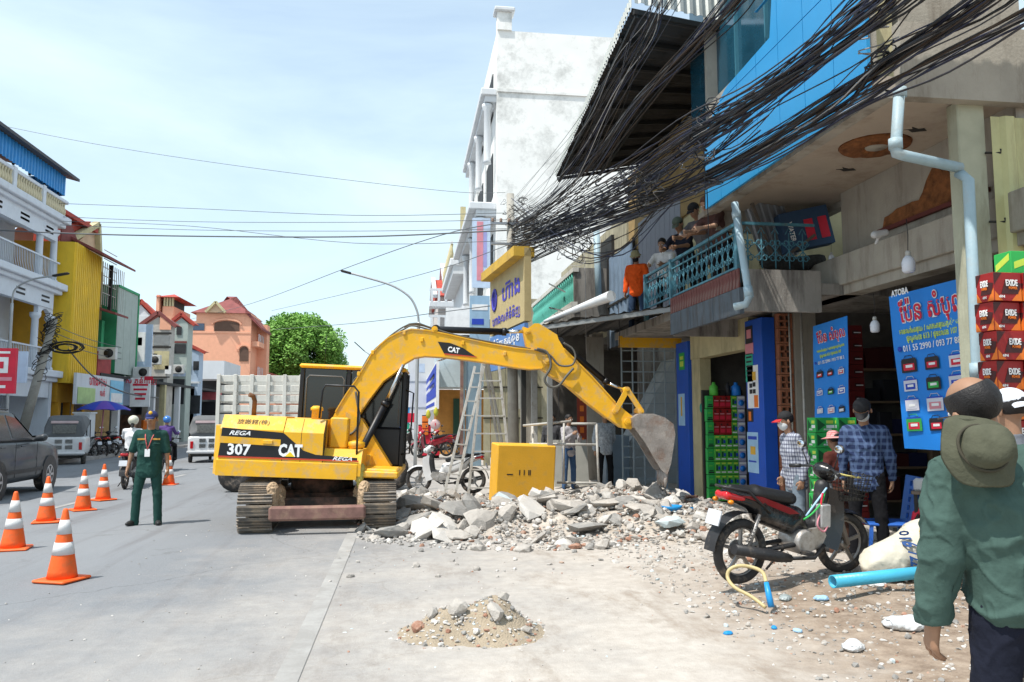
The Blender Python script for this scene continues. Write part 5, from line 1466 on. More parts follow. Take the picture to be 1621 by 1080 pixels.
# red chinese style door strip deep in the shop
q = on(921, 640, d=19.2)
sx_ = thing('door_strip', 'narrow red strip with gold lettering on the inner column', 'sign', (q.x, q.y, 0.8))
MB().box(q.x - 0.12, q.x + 0.12, q.y, q.y + 0.01, 0.75, 2.9).build('board', mat('dark_red_board', (0.25, 0.04, 0.02), rough=0.7), sx_, world=True)
for k in range(7): MB().box(q.x - 0.05, q.x + 0.05, q.y - 0.006, q.y - 0.001, 1.0 + k * 0.26, 1.14 + k * 0.26).build('character', PRO, sx_, world=True)
C_(MB().box(4.6, 5.05, 19.75, 19.79, 0, 3.7), 'column_face', CONC)
# pale panel leaning inside, blue-grey drum
q = on(905, 770, d=17.9)
o = MB().box(-0.42, 0.42, -0.03, 0.03, 0, 1.05).build('leaning_board', mat('pale_board', (0.42, 0.42, 0.38), rough=0.8), None, loc=(q.x, q.y, 0.08)); o.rotation_euler = (R(-8), 0, R(10))
tag(o, 'pale grey board leaning behind the person in blue jeans', 'board')
q = on(975, 780, d=18.0)
o = MB().box(-0.28, 0.28, -0.2, 0.2, 0, 1.15, 0, 0.02).build('cabinet', mat('blue_grey_cabinet', (0.16, 0.22, 0.28), rough=0.6), None, loc=(q.x, q.y, 0.08))
tag(o, 'blue grey metal cabinet beside the man in the white cap', 'cabinet')
# white tube frame in front of the men
fr = thing('tube_frame', 'white painted metal tube frame standing in front of the dark shop', 'frame', on(890, 790, d=15.6))
def fb(p, q, r=0.022, d=15.6, d2=None):
 return MB().tube([on(*p, d=d), on(*q, d=d2 or d)], r, 8).build('tube', WHTM, fr, world=True)
for p, q, d, d2 in (((828, 674), (904, 667), 15.6, 15.4), ((904, 671), (944, 671), 15.4, 15.4), ((944, 671), (949, 793), 15.4, 15.3), ((843, 672), (841, 712), 15.7, 15.7),
     ((838, 703), (946, 704), 15.6, 15.4), ((882, 764), (948, 765), 15.7, 15.4), ((893, 668), (892, 765), 16.3, 16.3), ((843, 672), (846, 800), 15.7, 15.3)): fb(p, q, 0.024, d, d2)
# yellow concrete block
q = on(826, 800, d=15.0)
BLKT = thing('yellow_block', 'big yellow painted block standing in the rubble under the boom', 'block', (q.x, q.y + 0.25, 0), R(6))
BLKT.rotation_euler = (R(3), R(2), R(8))
bw = MB().box(-0.56, 0.60, -0.26, 0.26, 0.0, 1.12, 0, 0.02)
bw.build('block_body', mat('yellow_block_paint', (0.80, 0.42, 0.03), rough=0.6, var=0.08, scale=2.5, dirt=(0.45, 0.30, 0.12), damt=0.35, dscale=5), BLKT)
for x in (-0.12, -0.03, 0.06, 0.09): MB().box(x, x + 0.02, -0.264, -0.259, 0.55, 0.65).build('mark', PRK, BLKT)
MB().box(-0.36, -0.24, -0.264, -0.259, 0.55, 0.57).build('mark', PRK, BLKT)
# step ladders
def ladder(name, label, top0, top1, bot0, bot1, d_top, d_bot, rungs, r=0.03):
 T0, T1, B0, B1 = on(*top0, d=d_top), on(*top1, d=d_top), on(*bot0, d=d_bot), on(*bot1, d=d_bot)
 t = thing(name, label, 'ladder', (B0 + B1) / 2)
 for a, c in ((T0, B0), (T1, B1)): MB().bar(a, c, 0.055, 0.035, 0, 0.004).build('rail', WHTM, t, world=True)
 for k in range(rungs):
  u = (k + 0.5) / rungs
  MB().bar(T0.lerp(B0, u), T1.lerp(B1, u), 0.06, 0.028).build('rung', WHTM, t, world=True)
 return t
ladder('step_ladder', 'white step ladder with wide rungs standing left of the yellow block', (765, 562), (788, 562), (741, 787), (812, 787), 16.8, 16.2, 8)
ladder('step_ladder', 'slim pale ladder leaning left of the white step ladder', (752, 580), (766, 580), (702, 786), (719, 788), 16.9, 16.0, 9)
ladder('step_ladder', 'rear legs of ladder behind the white step ladder, bound with a thin rod', (767, 572), (772, 572), (795, 740), (802, 742), 16.9, 18.0, 2)
# --- the zone left of the awning: yellow sign box, utility pole
YS = thing('shop_sign', 'big yellow and cream shop sign box with blue lettering hanging below the cables', 'sign', (2.8, 21, 4))
s0, s1 = on(830, 391, d=20.0), on(776, 444, d=23.8)
s0.z = s1.z = 5.92
dv = (s1 - s0); dn = Vector((-dv.y, dv.x, 0)).normalized()
if dn.x > 0: dn = -dn
CRS = mat('sign_cream', (0.48, 0.38, 0.19), rough=0.7, var=0.1, dirt=(0.4, 0.3, 0.15), damt=0.3)
def quadbox(a, c, z0, z1, th, m, name, t):
 d_ = (c - a); n_ = dn
 b = MB(); P = [(a.x, a.y), (c.x, c.y), (c.x - n_.x * th, c.y - n_.y * th), (a.x - n_.x * th, a.y - n_.y * th)]
 b.prism(P, z0, z1, 'z'); return b.build(name, m, t, world=True)
quadbox(s0, s1, 4.05, 5.92, 0.18, CRS, 'sign_face', YS)
quadbox(s0 + dn * 0.28, s1 + dn * 0.28, 5.70, 5.95, 0.55, mat('sign_yellow', (0.62, 0.38, 0.05), rough=0.7, dirt=(0.3, 0.2, 0.08), damt=0.4), 'sign_hood', YS)
rt = (s0 - s1).normalized()
mid = (s0 + s1) / 2 + dn * 0.012
PRBL = mat('print_violet_blue', (0.06, 0.05, 0.40), rough=0.6, bump=0)
letters('ហ៊ាង', 0.62, PRBL, YS, (mid.x + rt.x * 0.6, mid.y + rt.y * 0.6, 5.05), rt, (0, 0, 1), width=2.0, bold=0.02)
b = MB().lathe([(0.34, 0), (0.34, 0.015), (0.24, 0.02), (0.24, 0.0)], 24, (mid.x - rt.x * 1.35, mid.y - rt.y * 1.35, 5.05), frame((0, 0, 0), dn)); b.build('emblem', PRBL, YS, world=True)
letters('ហាងលក់ទំនិញ', 0.34, PRBL, YS, (mid.x, mid.y, 4.4), rt, (0, 0, 1), width=3.2, bold=0.02)
quadbox(s0 - rt * 0.0, s1, 3.0, 4.0, 0.1, mat('blue_sign_face', (0.10, 0.22, 0.48), rough=0.6, var=0.1), 'lower_board', YS)
letters('ទំនិញគ្រប់មុខ', 0.3, PRW, YS, (mid.x, mid.y, 3.7), rt, (0, 0, 1), width=3.0, bold=0.02)
poledir = V(-0.02, 0, 1)
PL = thing('utility_pole', 'concrete utility pole swamped by black cables beside the white tall building', 'utility pole', (3.08, 22.4, 0))
PB = Vector((3.08, 22.4, 0)); PT = Vector((2.98, 22.4, 8.15))
MB().tube([PB, PT], [0.17, 0.11], 14).build('pole_shaft', mat('pole_concrete', (0.36, 0.34, 0.30), rough=0.9, var=0.12, dirt=(0.12, 0.1, 0.09), damt=0.4), PL, world=True)
for z in (6.6, 7.2): MB().box(2.4, 3.7, 22.26, 22.32, z, z + 0.07).build('cross_arm', GALV, PL, world=True)
for k in range(6): MB().lathe([(0.03, 0), (0.05, 0.03), (0.03, 0.06), (0.05, 0.09), (0.02, 0.12)], 10, (2.45 + 0.24 * k, 22.29, 7.27)).build('insulator', mat('ceramic', (0.3, 0.2, 0.15), rough=0.3), PL, world=True)
# ------------------------------------------------------------------ farther buildings on the right
WHT = mat('white_limewash', (0.86, 0.855, 0.83), rough=0.92, var=0.04, scale=1, dirt=(0.42, 0.42, 0.40), damt=0.55, dscale=0.8, bump=0.1)
WHB = mat('white_paint_wall', (0.66, 0.68, 0.70), rough=0.85, var=0.06, scale=1, dirt=(0.40, 0.40, 0.40), damt=0.3, dscale=0.8, streak=True)
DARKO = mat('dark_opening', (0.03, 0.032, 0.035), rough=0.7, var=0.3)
REDT = mat('red_roof_tile', (0.42, 0.07, 0.05), rough=0.85, var=0.25, scale=3)
REDD = mat('dull_red_roof', (0.22, 0.065, 0.06), rough=0.85, var=0.25, scale=2)
SALM = mat('salmon_wall', (0.80, 0.40, 0.26), rough=0.9, var=0.06, dirt=(0.50, 0.24, 0.15), damt=0.3, dscale=0.4, streak=True)
YELW = mat('yellow_cladding', (0.80, 0.52, 0.035), rough=0.55, var=0.1, scale=1.2, dirt=(0.40, 0.26, 0.05), damt=0.3, streak=True)
YEL2 = mat('amber_wall', (0.62, 0.32, 0.03), rough=0.85, var=0.1, dirt=(0.3, 0.16, 0.04), damt=0.3)
GRNW = mat('green_wall', (0.05, 0.33, 0.15), rough=0.8, var=0.1)
GRYP = mat('grey_green_panel', (0.40, 0.46, 0.42), rough=0.8, var=0.08, dirt=(0.3, 0.33, 0.3), damt=0.3, streak=True)
ACR = mat('blue_sheet_metal', (0.03, 0.26, 0.62), rough=0.45, var=0.12)
def bld(label, loc, name='building'):
 return thing(name, label, 'building', loc)
def P_(t, b, name, m, parent=None): return b.build(name, m, parent or t, world=True)
# tall white building
T = bld('tall white limewashed building with a bare side wall and cornices on the street side', (7, 42, 0))
H_ = on(785, 32, y=36.4).z
P_(T, MB().box(4.2, 16, 36.4, 50, 0, H_ - 0.5).box(4.2, 4.9, 36.3, 36.9, H_ - 0.5, H_ + 0.4), 'wall', WHT)
P_(T, MB().box(4.05, 5.05, 36.15, 37.0, H_ + 0.4, H_ + 0.62, 0, 0.05), 'finial', WHB)
P_(T, MB().box(4.2, 16.05, 36.33, 36.39, H_ - 3.6, H_ - 3.45), 'string_course', WHT)
for k, (pyn, prj) in enumerate(((160, 0.75), (335, 1.3))):
 z = on(770, pyn + 8, y=38).z
 P_(T, MB().box(4.2 - prj, 4.2, 36.6, 49, z, z + 0.35, 0, 0.04).box(4.2 - prj * 0.75, 4.2, 36.7, 49, z - 0.3, z), 'cornice', WHB)
 for yy in (37.0, 41.5, 46):
  P_(T, MB().lathe([(0.20, 0), (0.17, 0.15), (0.16, 2.6), (0.26, 2.8), (0.26, 2.95)], 12, (4.2 - prj * 0.55, yy, z - 3.3)), 'column', WHB)
for k in range(4):
 zz = H_ - 4.2 - k * 4.1
 P_(T, MB().box(4.16, 4.22, 38, 41, zz, zz + 2.2), 'window', DARKO); P_(T, MB().box(4.16, 4.22, 43, 46, zz, zz + 2.2), 'window', DARKO)
# neighbour with a balustraded roof terrace, lower
T = bld('white and cream shop house with a projecting balustraded terrace beyond the tall white building', (4, 55, 0))
z = on(738, 335, x=2.9).z
P_(T, MB().box(3.7, 12, 50.1, 62, 0, z + 0.1), 'wall', WHB)
P_(T, MB().box(2.75, 3.7, 50.0, 61.5, z - 0.5, z, 0, 0.06).box(2.95, 3.7, 50.1, 61.4, z - 1.0, z - 0.5), 'cornice', WHB)
P_(T, MB().box(2.8, 2.95, 50.1, 61.4, z + 0.95, z + 1.15), 'handrail', WHB)
bm2 = MB().lathe([(0.08, 0), (0.12, 0.3), (0.06, 0.7), (0.10, 0.95)], 6).mesh('baluster', [CREAM])
for k in range(26): child('baluster', bm2, T, loc=(2.88 - 4, 50.3 + k * 0.43 - 55, z))
P_(T, MB().box(3.4, 3.75, 50.05, 50.2, z, z + 3.4), 'pier', CREAM)
# pink and blue upright billboard
def board(label, p0, p1, z0, z1, m, name='billboard', th=0.12, cat='billboard'):
 p0, p1 = Vector(p0), Vector(p1); d_ = (p1 - p0); n_ = Vector((-d_.y, d_.x, 0)).normalized()
 if n_.y > 0 and abs(n_.y) > abs(n_.x) or (abs(n_.y) <= abs(n_.x) and n_.x * p0.x > 0): n_ = -n_
 t = thing(name, label, cat, (p0.x, p0.y, z0))
 b = MB().prism([(p0.x, p0.y), (p1.x, p1.y), (p1.x - n_.x * th, p1.y - n_.y * th), (p0.x - n_.x * th, p0.y - n_.y * th)], z0, z1, 'z')
 b.build('board_face', m, t, world=True)
 def mark(u0, u1, v0, v1, mm, off=0.012, nm='print'):
  a, c = p0.lerp(p1, u0) + n_ * off, p0.lerp(p1, u1) + n_ * off
  MB().prism([(a.x, a.y), (c.x, c.y), (c.x - n_.x * 0.008, c.y - n_.y * 0.008), (a.x - n_.x * 0.008, a.y - n_.y * 0.008)], z0 + (z1 - z0) * v0, z0 + (z1 - z0) * v1, 'z').build(nm, mm, t, world=True)
 right = d_.normalized()
 if right.cross(V(0, 0, 1)).dot(n_) < 0: right = -right; flip = True
 else: flip = False
 def text(s, size, u, v, mm, width=None, **k):
  q = p0.lerp(p1, u) + n_ * 0.014
  letters(s, size, mm, t, (q.x, q.y, z0 + (z1 - z0) * v), right, (0, 0, 1), width=width, **k)
 return t, mark, text
def byp(label, px0, px1, py0, py1, x=None, y=None, m=None, **k):
 a, c = on(px0, py0, x=x, y=y), on(px1, py1, x=x, y=y)
 zt_, zb_ = on(px0, py0, x=x, y=y).z, on(px0, py1, x=x, y=y).z
 return board(label, (a.x, a.y, 0), (c.x, c.y, 0), zb_, zt_, m, **k)
BLW = mat('pale_blue_board', (0.50, 0.60, 0.75), rough=0.6, var=0.1)
t, mk, tx = byp('tall pale blue and pink billboard on the street side of the white building', 748, 776, 345, 455, y=35, m=BLW)
mk(0.25, 0.6, 0.1, 0.95, PRP); mk(0.62, 0.8, 0.3, 0.8, mat('print_lilac', (0.35, 0.35, 0.65)))
t, mk, tx = byp('light blue shop sign sticking out below the balustraded terrace', 744, 775, 468, 560, y=31, m=mat('sky_blue_board', (0.30, 0.45, 0.60), rough=0.6, var=0.1))
mk(0.1, 0.9, 0.75, 0.85, PRW); mk(0.1, 0.7, 0.5, 0.6, PRB)
t, mk, tx = byp('plain white sign box hanging over the pavement left of the yellow sign', 706, 752, 487, 560, y=34, m=PRW)
t, mk, tx = byp('tall white shop banner with blue mark seen through the excavator boom', 646, 693, 562, 700, y=46, m=WHB)
mk(0.05, 0.95, 0.68, 0.70, mat('print_grey', (0.35, 0.38, 0.42))); mk(0.05, 0.95, 0.38, 0.40, mat('print_grey', None)); mk(0.35, 0.55, 0.80, 0.90, BLW)
# red roofed house row farther on
T = bld('house with red tiled gable roofs and white balustrades at the far right of the street', (3, 70, 0))
x0, x1 = xat(692, 68), xat(760, 68)
zr = on(700, 470, y=68).z
P_(T, MB().box(x0, x1 + 6, 68, 90, 0, zr), 'wall', mat('pinkish_white_wall', (0.58, 0.53, 0.50), rough=0.9, var=0.1, dirt=(0.35, 0.3, 0.28), damt=0.4))
for (a, c, w) in ((x0 - 0.2, xat(712, 68), 0), (xat(704, 68), x1 + 2, 1)):
 h0 = on(700, 455 if w else 470, y=68).z; h1 = on(712, 404 if w else 428, y=68).z
 m_ = (a + c) / 2
 P_(T, MB().prism([(67.2, h0), (80, h0), (73, h1)], a, c, 'x'), 'roof', REDT)
 P_(T, MB().bar((a - 0.1, 67.0, h0 - 0.1), (a - 0.1, 73, h1 + 0.1), 0.35, 0.3).bar((a - 0.1, 80, h0 - 0.1), (a - 0.1, 73, h1 + 0.1), 0.35, 0.3), 'gable_trim', WHB)
 P_(T, MB().prism([(67.6, h0), (79.5, h0), (73, h1 - 0.3)], a + 0.01, a + 0.05, 'x'), 'gable_wall', mat('pinkish_white_wall', None))
for pyz in (478, 520):
 z = on(700, pyz, y=67).z
 P_(T, MB().box(x0 - 0.8, x1 + 2, 66.6, 68, z - 0.5, z, 0, 0.05).box(x0 - 0.8, x1 + 2, 66.6, 66.8, z + 0.9, z + 1.1), 'balcony_slab', WHB)
 for k in range(9): P_(T, MB().box(x0 - 0.7 + k * 0.6, x0 - 0.5 + k * 0.6, 66.6, 66.75, z, z + 0.9), 'balcony_post', WHB)
for k in range(3): P_(T, MB().box(x0 + 0.4 + k * 1.5, x0 + 1.3 + k * 1.5, 67.9, 67.99, zr - 5.5, zr - 3.2), 'window', DARKO)
# shop with blue sign and orange interior
T = bld('pale blue shop front with a wide canopy and orange goods under it', (2.5, 36, 0))
xa_ = xat(690, 34)
P_(T, MB().box(xa_, 4.2, 34, 36.3, 2.95, 5.2), 'wall', mat('pale_blue_wall', (0.55, 0.65, 0.70), rough=0.85, var=0.08))
P_(T, MB().box(xa_ + 0.0, 4.2, 36.0, 36.2, 0, 2.9), 'back_wall', mat('orange_wall', (0.55, 0.25, 0.06), rough=0.85, var=0.15))
P_(T, MB().box(xat(722, 33.9), xat(732, 33.9), 35.9, 35.99, 0.4, 2.5), 'door', mat('dark_green_door', (0.03, 0.08, 0.05)))
P_(T, MB().box(xat(733, 33.9), xat(736, 33.9), 33.85, 33.95, 0, 5), 'pipe', PVC)
t, mk, tx = byp('blue and white lettered sign on the corner of the pale blue shop', 674, 690, 602, 652, x=xa_ - 0.08, m=PRW)
mk(0.0, 1.0, 0.25, 0.95, PRB); mk(0.1, 0.9, 0.7, 0.8, PRW); mk(0.1, 0.9, 0.5, 0.6, PRW); mk(0.1, 0.9, 0.08, 0.16, PRB)
RL = bld('rusty sheet metal lean-to roof over the pale blue shop', (2, 33, 5), name='lean_to_roof'); RL['category'] = 'roof'
a, c = on(690, 592, y=33), on(770, 568, y=27)
b = MB().corr((a.x, 33.5, a.z + 0.5), (c.x - a.x, -5.5, 0.3), (1.6, 0.5, 0.6), 18, 0.05); P_(RL, b, 'roof_sheet', mat('rusty_sheet', (0.22, 0.17, 0.15), rough=0.8, dirt=(0.14, 0.07, 0.04), damt=0.6))
# stalls and ornaments under it
def heart(px, py, d, r, label):
 p = on(px, py, d=d)
 t = thing('heart_ornament', label, 'ornament', p)
 MB().ball((0, 0, 0), (r, r * 0.35, r), 16, 10).build('disc', mat('pink_foil', (0.60, 0.42, 0.42), rough=0.4), t)
 P = [(r * 0.05 * 0.55 * 16 * math.sin(u) ** 3 / 8, r * 0.05 * 0.55 * (13 * math.cos(u) - 5 * math.cos(2 * u) - 2 * math.cos(3 * u) - math.cos(4 * u)) / 1) for u in [2 * math.pi * i / 24 for i in range(24)]]
 P = [(x * 1.9, z) for x, z in P]
 MB().prism(P, -r * 0.42, -r * 0.3, 'y').build('heart', PRR, t)
 return t
heart(689, 672, 31, 0.20, 'round pink foil ornament with a red heart hanging in the far shop')
for i, (px, py) in enumerate(((678, 657), (690, 653))):
 p = on(px, py, d=31)
 tag(MB().lathe([(0.0, -0.16), (0.07, -0.1), (0.10, 0), (0.07, 0.12), (0.03, 0.2), (0, 0.2)], 10).build('hanging_bundle', mat('yellow_green_bundle', (0.45, 0.42, 0.04), rough=0.8), None, loc=p), ('yellow green bundle hanging left of another, above the heart ornament', 'yellow green bundle hanging directly over the heart ornament')[i], 'bundle')
for i, (px, py, w, h, m) in enumerate(((672, 690, 0.5, 0.9, PRR), (682, 705, 0.7, 0.8, PRR), (673, 673, 0.25, 0.8, PRO))):
 p = on(px, py, d=32)
 t = thing('display_rack', ('red rack of hanging goods, left in the far shop', 'low red shelf of goods under the heart ornament', 'tall orange rack of goods behind the far lamp post')[i], 'rack', (p.x, p.y, 0))
 for k in range(3): MB().box(-w / 2, w / 2, -0.2, 0.2, p.z - h / 2 + k * h / 3, p.z - h / 2 + k * h / 3 + h / 3.6, 0, 0.01).build('goods', m, t)
 MB().box(-w / 2, w / 2, 0.2, 0.24, 0, p.z + h / 2).build('rack_back', IRON, t)
# coloured banner stack behind the excavator's cab
t, mk, tx = byp('tall colourful banner stack with blue, red and green bands behind the truck', 617, 648, 618, 685, y=44, m=mat('banner_blue', (0.05, 0.30, 0.60), rough=0.6))
mk(0, 1, 0.0, 0.22, mat('banner_green', (0.03, 0.35, 0.22))); mk(0, 1.25, 0.24, 0.46, PRR, 0.03); mk(0.15, 0.5, 0.75, 0.95, PRR); mk(0.6, 1.0, 0.6, 1.15, PRW, 0.03); mk(0.2, 0.45, 0.50, 0.66, PRP)
tx('ពន្លឺ', 0.3, 0.5, 0.35, PRW)
tag(MB().box(-0.35, 0.35, -0.3, 0.3, 0, 1.3, 0, 0.03).build('water_drum', mat('drum_blue', (0.01, 0.08, 0.45), rough=0.5), None, loc=(xat(624, 40), 40, 0)), 'blue plastic bin standing below the banner stack', 'bin')
# shops under the tall building (mostly behind ladders)
T = bld('narrow shop bay with shutters and posts behind the step ladders', (4.2, 28, 0))
P_(T, MB().box(3.35, 9, 29.8, 30.0, 0, 6.2).box(3.3, 3.5, 24.0, 30.0, 3.7, 4.6), 'wall', mat('weathered_cream', None))
y0s = 25.5
for k in range(8):
 xa2 = xat(765, y0s) + k * 0.24
 P_(T, MB().box(xa2 + 0.012, xa2 + 0.228, y0s, y0s + 0.05, 0.1, 3.9), 'shutter_slat', mat('yellowish_shutter', (0.36, 0.33, 0.22), rough=0.6, var=0.15, dirt=(0.1, 0.09, 0.07), damt=0.4, streak=True))
P_(T, MB().box(xat(765, y0s), xat(765, y0s) + 1.95, y0s - 0.04, y0s - 0.01, 1.6, 1.64).box(xat(765, y0s), xat(765, y0s) + 1.95, y0s - 0.04, y0s - 0.01, 2.6, 2.64), 'grille_bar', IRON)
P_(T, MB().box(xat(738, 27), xat(762, 27), 27, 27.1, 0, 3.8), 'blue_grey_panel', mat('blue_grey_panel', (0.20, 0.28, 0.34), rough=0.6, var=0.15))
P_(T, MB().box(xat(728, 27), xat(733, 27), 26.9, 27.0, 0, 4.2), 'red_post', mat('rusty_beam', None))
P_(T, MB().box(xat(810, 24), xat(835, 24), 24.0, 24.1, 1.9, 3.3), 'meter_panel', mat('pale_board', None))
# street lamp at the kerb
def lamp(name, label, base, top, arc, head_len, r=0.06):
 t = thing(name, label, 'street lamp', base)
 MB().tube(smooth([base] + [Vector(p) for p in top], 4) if len(top) > 1 else [base, top[0]], r, 10).build('lamp_post', mat('galvanised_post', (0.45, 0.46, 0.46), rough=0.45, metal=0.4), t, world=True)
 MB().tube(smooth(arc, 6), r * 0.6, 8).build('lamp_arm', mat('galvanised_post', None), t, world=True)
 a, c = Vector(arc[-2]), Vector(arc[-1]); d_ = (c - a).normalized()
 MB().bar(c, c + d_ * head_len, 0.16, 0.07, 0, 0.02).build('lamp_head', IRON, t, world=True)
 return t
D = 26
lamp('street_lamp', 'tall grey street lamp with a curved arm behind the excavator boom', on(657, 741, z=0.0), [on(661, 560, d=D), on(663, 510, d=D)], [on(663, 512, d=D), on(660, 492, d=D), on(648, 470, d=D), on(620, 452, d=D), on(575, 438, d=D), on(556, 433, d=D)], 0.35)
lamp('street_lamp', 'small far street lamp arm above the excavator cab', on(583, 690, d=58), [on(590, 590, d=58)], [on(590, 590, d=58), on(588, 566, d=58), on(577, 556, d=58)], 1.0)
lamp('street_lamp', 'street lamp in front of the white balconied house at the left', on(10, 680, d=27.5), [on(15, 560, d=27.5), on(19, 480, d=27.5)], [on(19, 482, d=27.5), on(24, 458, d=27.5), on(50, 443, d=27.5), on(84, 437, d=27.5)], 0.55, 0.05)
lamp('street_lamp', 'slim far lamp post between the officer and the far three wheeler', on(281, 682, d=70), [on(283, 570, d=70)], [on(283, 572, d=70), on(280, 560, d=70), on(276, 556, d=70)], 0.5, 0.12)
# ------------------------------------------------------------------ left side
XL = -14.5
WL = mat('white_house_paint', (0.66, 0.70, 0.76), rough=0.85, var=0.05, dirt=(0.45, 0.46, 0.46), damt=0.25, dscale=0.8, streak=True)
T = bld('white house with arches, balustrades and a blue sheet metal attic at the left edge', (XL, 33, 0))
yE = 35.0
fl = [7.05, 9.9]
za_ = on(92, 300, y=yE).z
P_(T, MB().box(-24, XL - 1.8, 20, yE, 0, za_).box(XL - 1.8, XL, yE - 0.25, yE, 0, 3.4), 'wall', WL)
P_(T, MB().box(XL - 1.8, XL, 20, yE, 3.2, 3.6), 'slab', WL)
for z in fl + [3.4]:
 P_(T, MB().box(XL - 2.0, XL + 0.30, 20, yE + 0.3, z - 0.12, z + 0.16, 0, 0.03).box(XL - 2, XL + 0.15, 20, yE + 0.15, z - 0.30, z - 0.12, 0, 0.03), 'cornice', WL)
 P_(T, MB().box(XL - 0.25, XL, 20, yE - 0.3, z - 0.95, z - 0.3), 'beam', WL)
colp = MB().lathe([(0.20, 0), (0.20, 0.12), (0.14, 0.18), (0.125, 2.0), (0.20, 2.1), (0.21, 2.25)], 12).mesh('column', [WL])
for z in [3.4] + fl[:1]:
 for k, yy in enumerate((yE - 0.2, yE - 1.5, 29.2, 25.5)):
  child('column', colp, T, loc=(0 - 0.15, yy - 33, z + 0.16))
 for (ya, yb) in ((yE - 1.5, yE - 0.2),):
  yc, rr = (ya + yb) / 2, (yb - ya) / 2 - 0.12
  P = [(ya, z + 2.4), (ya, z + 2.75)] + [(yb, z + 2.75), (yb, z + 2.4), (yb - 0.12, z + 2.4)] + [(yc + rr * math.cos(u), z + 2.0 + 0.55 * math.sin(u) + 0.1) for u in [math.pi * i / 10 for i in range(1, 10)]] + [(ya + 0.12, z + 2.4)]
  P_(T, MB().prism(P, XL - 0.22, XL - 0.05, 'x'), 'arch', WL)
 for yy in (yE - 3.2, yE - 6.0):
  n = 8; r = 0.55
  P = [(yy - r, z + 0.2), (yy + r, z + 0.2)] + [(yy + r * math.cos(u), z + 1.9 + r * math.sin(u)) for u in [math.pi * i / n for i in range(n + 1)]]
  P_(T, MB().prism(P, XL - 1.80, XL - 1.74, 'x'), 'door_opening', DARKO)
 gb = MB().tube([(0, 0, 0), (0, 0.05, 0.4), (0, 0, 0.85)], 0.014, 4).mesh('rail_bar', [WL])
 for k in range(60): child('rail_bar', gb, T, loc=(0.02, yE - 0.25 - k * 0.13 - 33, z + 0.16))
 P_(T, MB().box(XL, XL + 0.05, 20, yE, z + 1.0, z + 1.06), 'railing_top', WL)
for z in (fl[0] - 0.62, fl[1] - 0.62, fl[1] - 0.62):
 for k in range(6):
  for j in (-0.09, 0.09): P_(T, MB().box(XL - 0.01, XL + 0.012, yE - 1.4 - k * 2.1, yE - 0.7 - k * 2.1, z + j - 0.04, z + j + 0.04), 'vent_slot', DARKO)
z = fl[1]
P_(T, MB().box(XL - 0.02, XL + 0.18, 20, yE + 0.2, z + 0.76, z + 0.9, 0, 0.02), 'handrail', WL)
bw2 = MB().lathe([(0.07, 0), (0.10, 0.25), (0.05, 0.45), (0.08, 0.60)], 8).mesh('baluster', [mat('cream_baluster', (0.62, 0.55, 0.38), rough=0.85)])
for k in range(48):
 if k % 12 == 10: continue
 child('baluster', bw2, T, loc=(0.08, yE - 0.05 - k * 0.2 - 33, z + 0.16))
for k in range(4): P_(T, MB().box(XL - 0.05, XL + 0.2, yE - 2.2 - k * 2.4, yE - 1.95 - k * 2.4, z + 0.1, z + 0.94), 'pier', WL)
zt0, zt1 = on(85, 306, x=XL - 0.2).z, on(97, 275, x=XL + 0.1).z
P_(T, MB().corr((XL + 0.05, 20, zt0 + 0.0), (0, yE - 20, 0), (0, 0, zt1 - zt0), 60, 0.05), 'attic_sheet', ACR)
P_(T, MB().corr((XL + 0.05, yE, zt0), (-9, 0, 0), (0, 0, zt1 - zt0), 36, 0.05), 'attic_sheet', ACR)
P_(T, MB().prism([(XL + 0.45, zt1 - 0.05), (XL + 0.45, zt1 + 0.07), (-22, zt1 + 2.2), (-22, zt1 + 2.0)], 20, yE + 0.5, 'y'), 'roof', mat('dark_roof_edge', (0.07, 0.07, 0.08), rough=0.7))
P_(T, MB().box(-22, XL - 1.2, 22, yE - 0.1, z + 0.2, zt0 + 0.4), 'attic_wall', DARKO)
for k in range(6): P_(T, MB().box(XL - 0.1, XL - 0.04, yE - 0.3 - k * 1.3, yE - 0.2 - k * 1.3, z + 1.1, zt0 + 0.2), 'attic_post', IRON)
P_(T, MB().box(XL - 1.15, XL - 1.1, yE - 3.4, yE - 1.5, z + 1.0, zt0 + 0.1), 'ply_board', mat('ply', (0.42, 0.33, 0.2)))
# yellow corrugated screen building
T = bld('building wrapped in a tall yellow corrugated screen above an amber ground floor', (-14.3, 36.6, 0))
XY = -14.05; ya, yb = 35.35, yat(146, XY)
zT, zB = on(96, 382, y=35.3).z, on(93, 606, y=35.3).z
nrib = 14
for k in range(nrib):
 y0r = ya + (yb - ya) * k / nrib; w = (yb - ya) / nrib
 P_(T, MB().prism([(XY, y0r + 0.01), (XY + 0.0, y0r + w * 0.45), (XY + 0.07, y0r + w * 0.55), (XY + 0.07, y0r + w - 0.01), (XY - 0.05, y0r + w - 0.01), (XY - 0.05, y0r + 0.01)], zB, zT - 0.1 * (k / nrib), 'z'), 'screen_rib', YELW)
P_(T, MB().box(XY - 1.0, XY - 0.05, ya, ya + 0.05, zB, zT).box(XY - 0.9, XY - 0.06, ya + 0.05, yb, zB, zB + 0.1), 'screen_side', YELW)
P_(T, MB().prism([(ya, zT), (yb, zT - 0.05), (yb - 1.0, zT + 0.25), (ya + 0.9, zT + 1.0), (ya, zT + 0.9)], XY - 0.6, XY - 0.55, 'x'), 'red_gable', REDD)
P_(T, MB().box(-20, XY - 1.0, ya, yb, 0, zT).box(XY - 1.0, XY - 0.4, ya, yb, zB - 0.8, zB - 0.02), 'wall', YEL2)
for yy in (ya + 0.1, (ya + yb) / 2, yb - 0.25): P_(T, MB().box(XY - 0.7, XY - 0.35, yy, yy + 0.25, 0, zB - 0.8), 'column', YEL2)
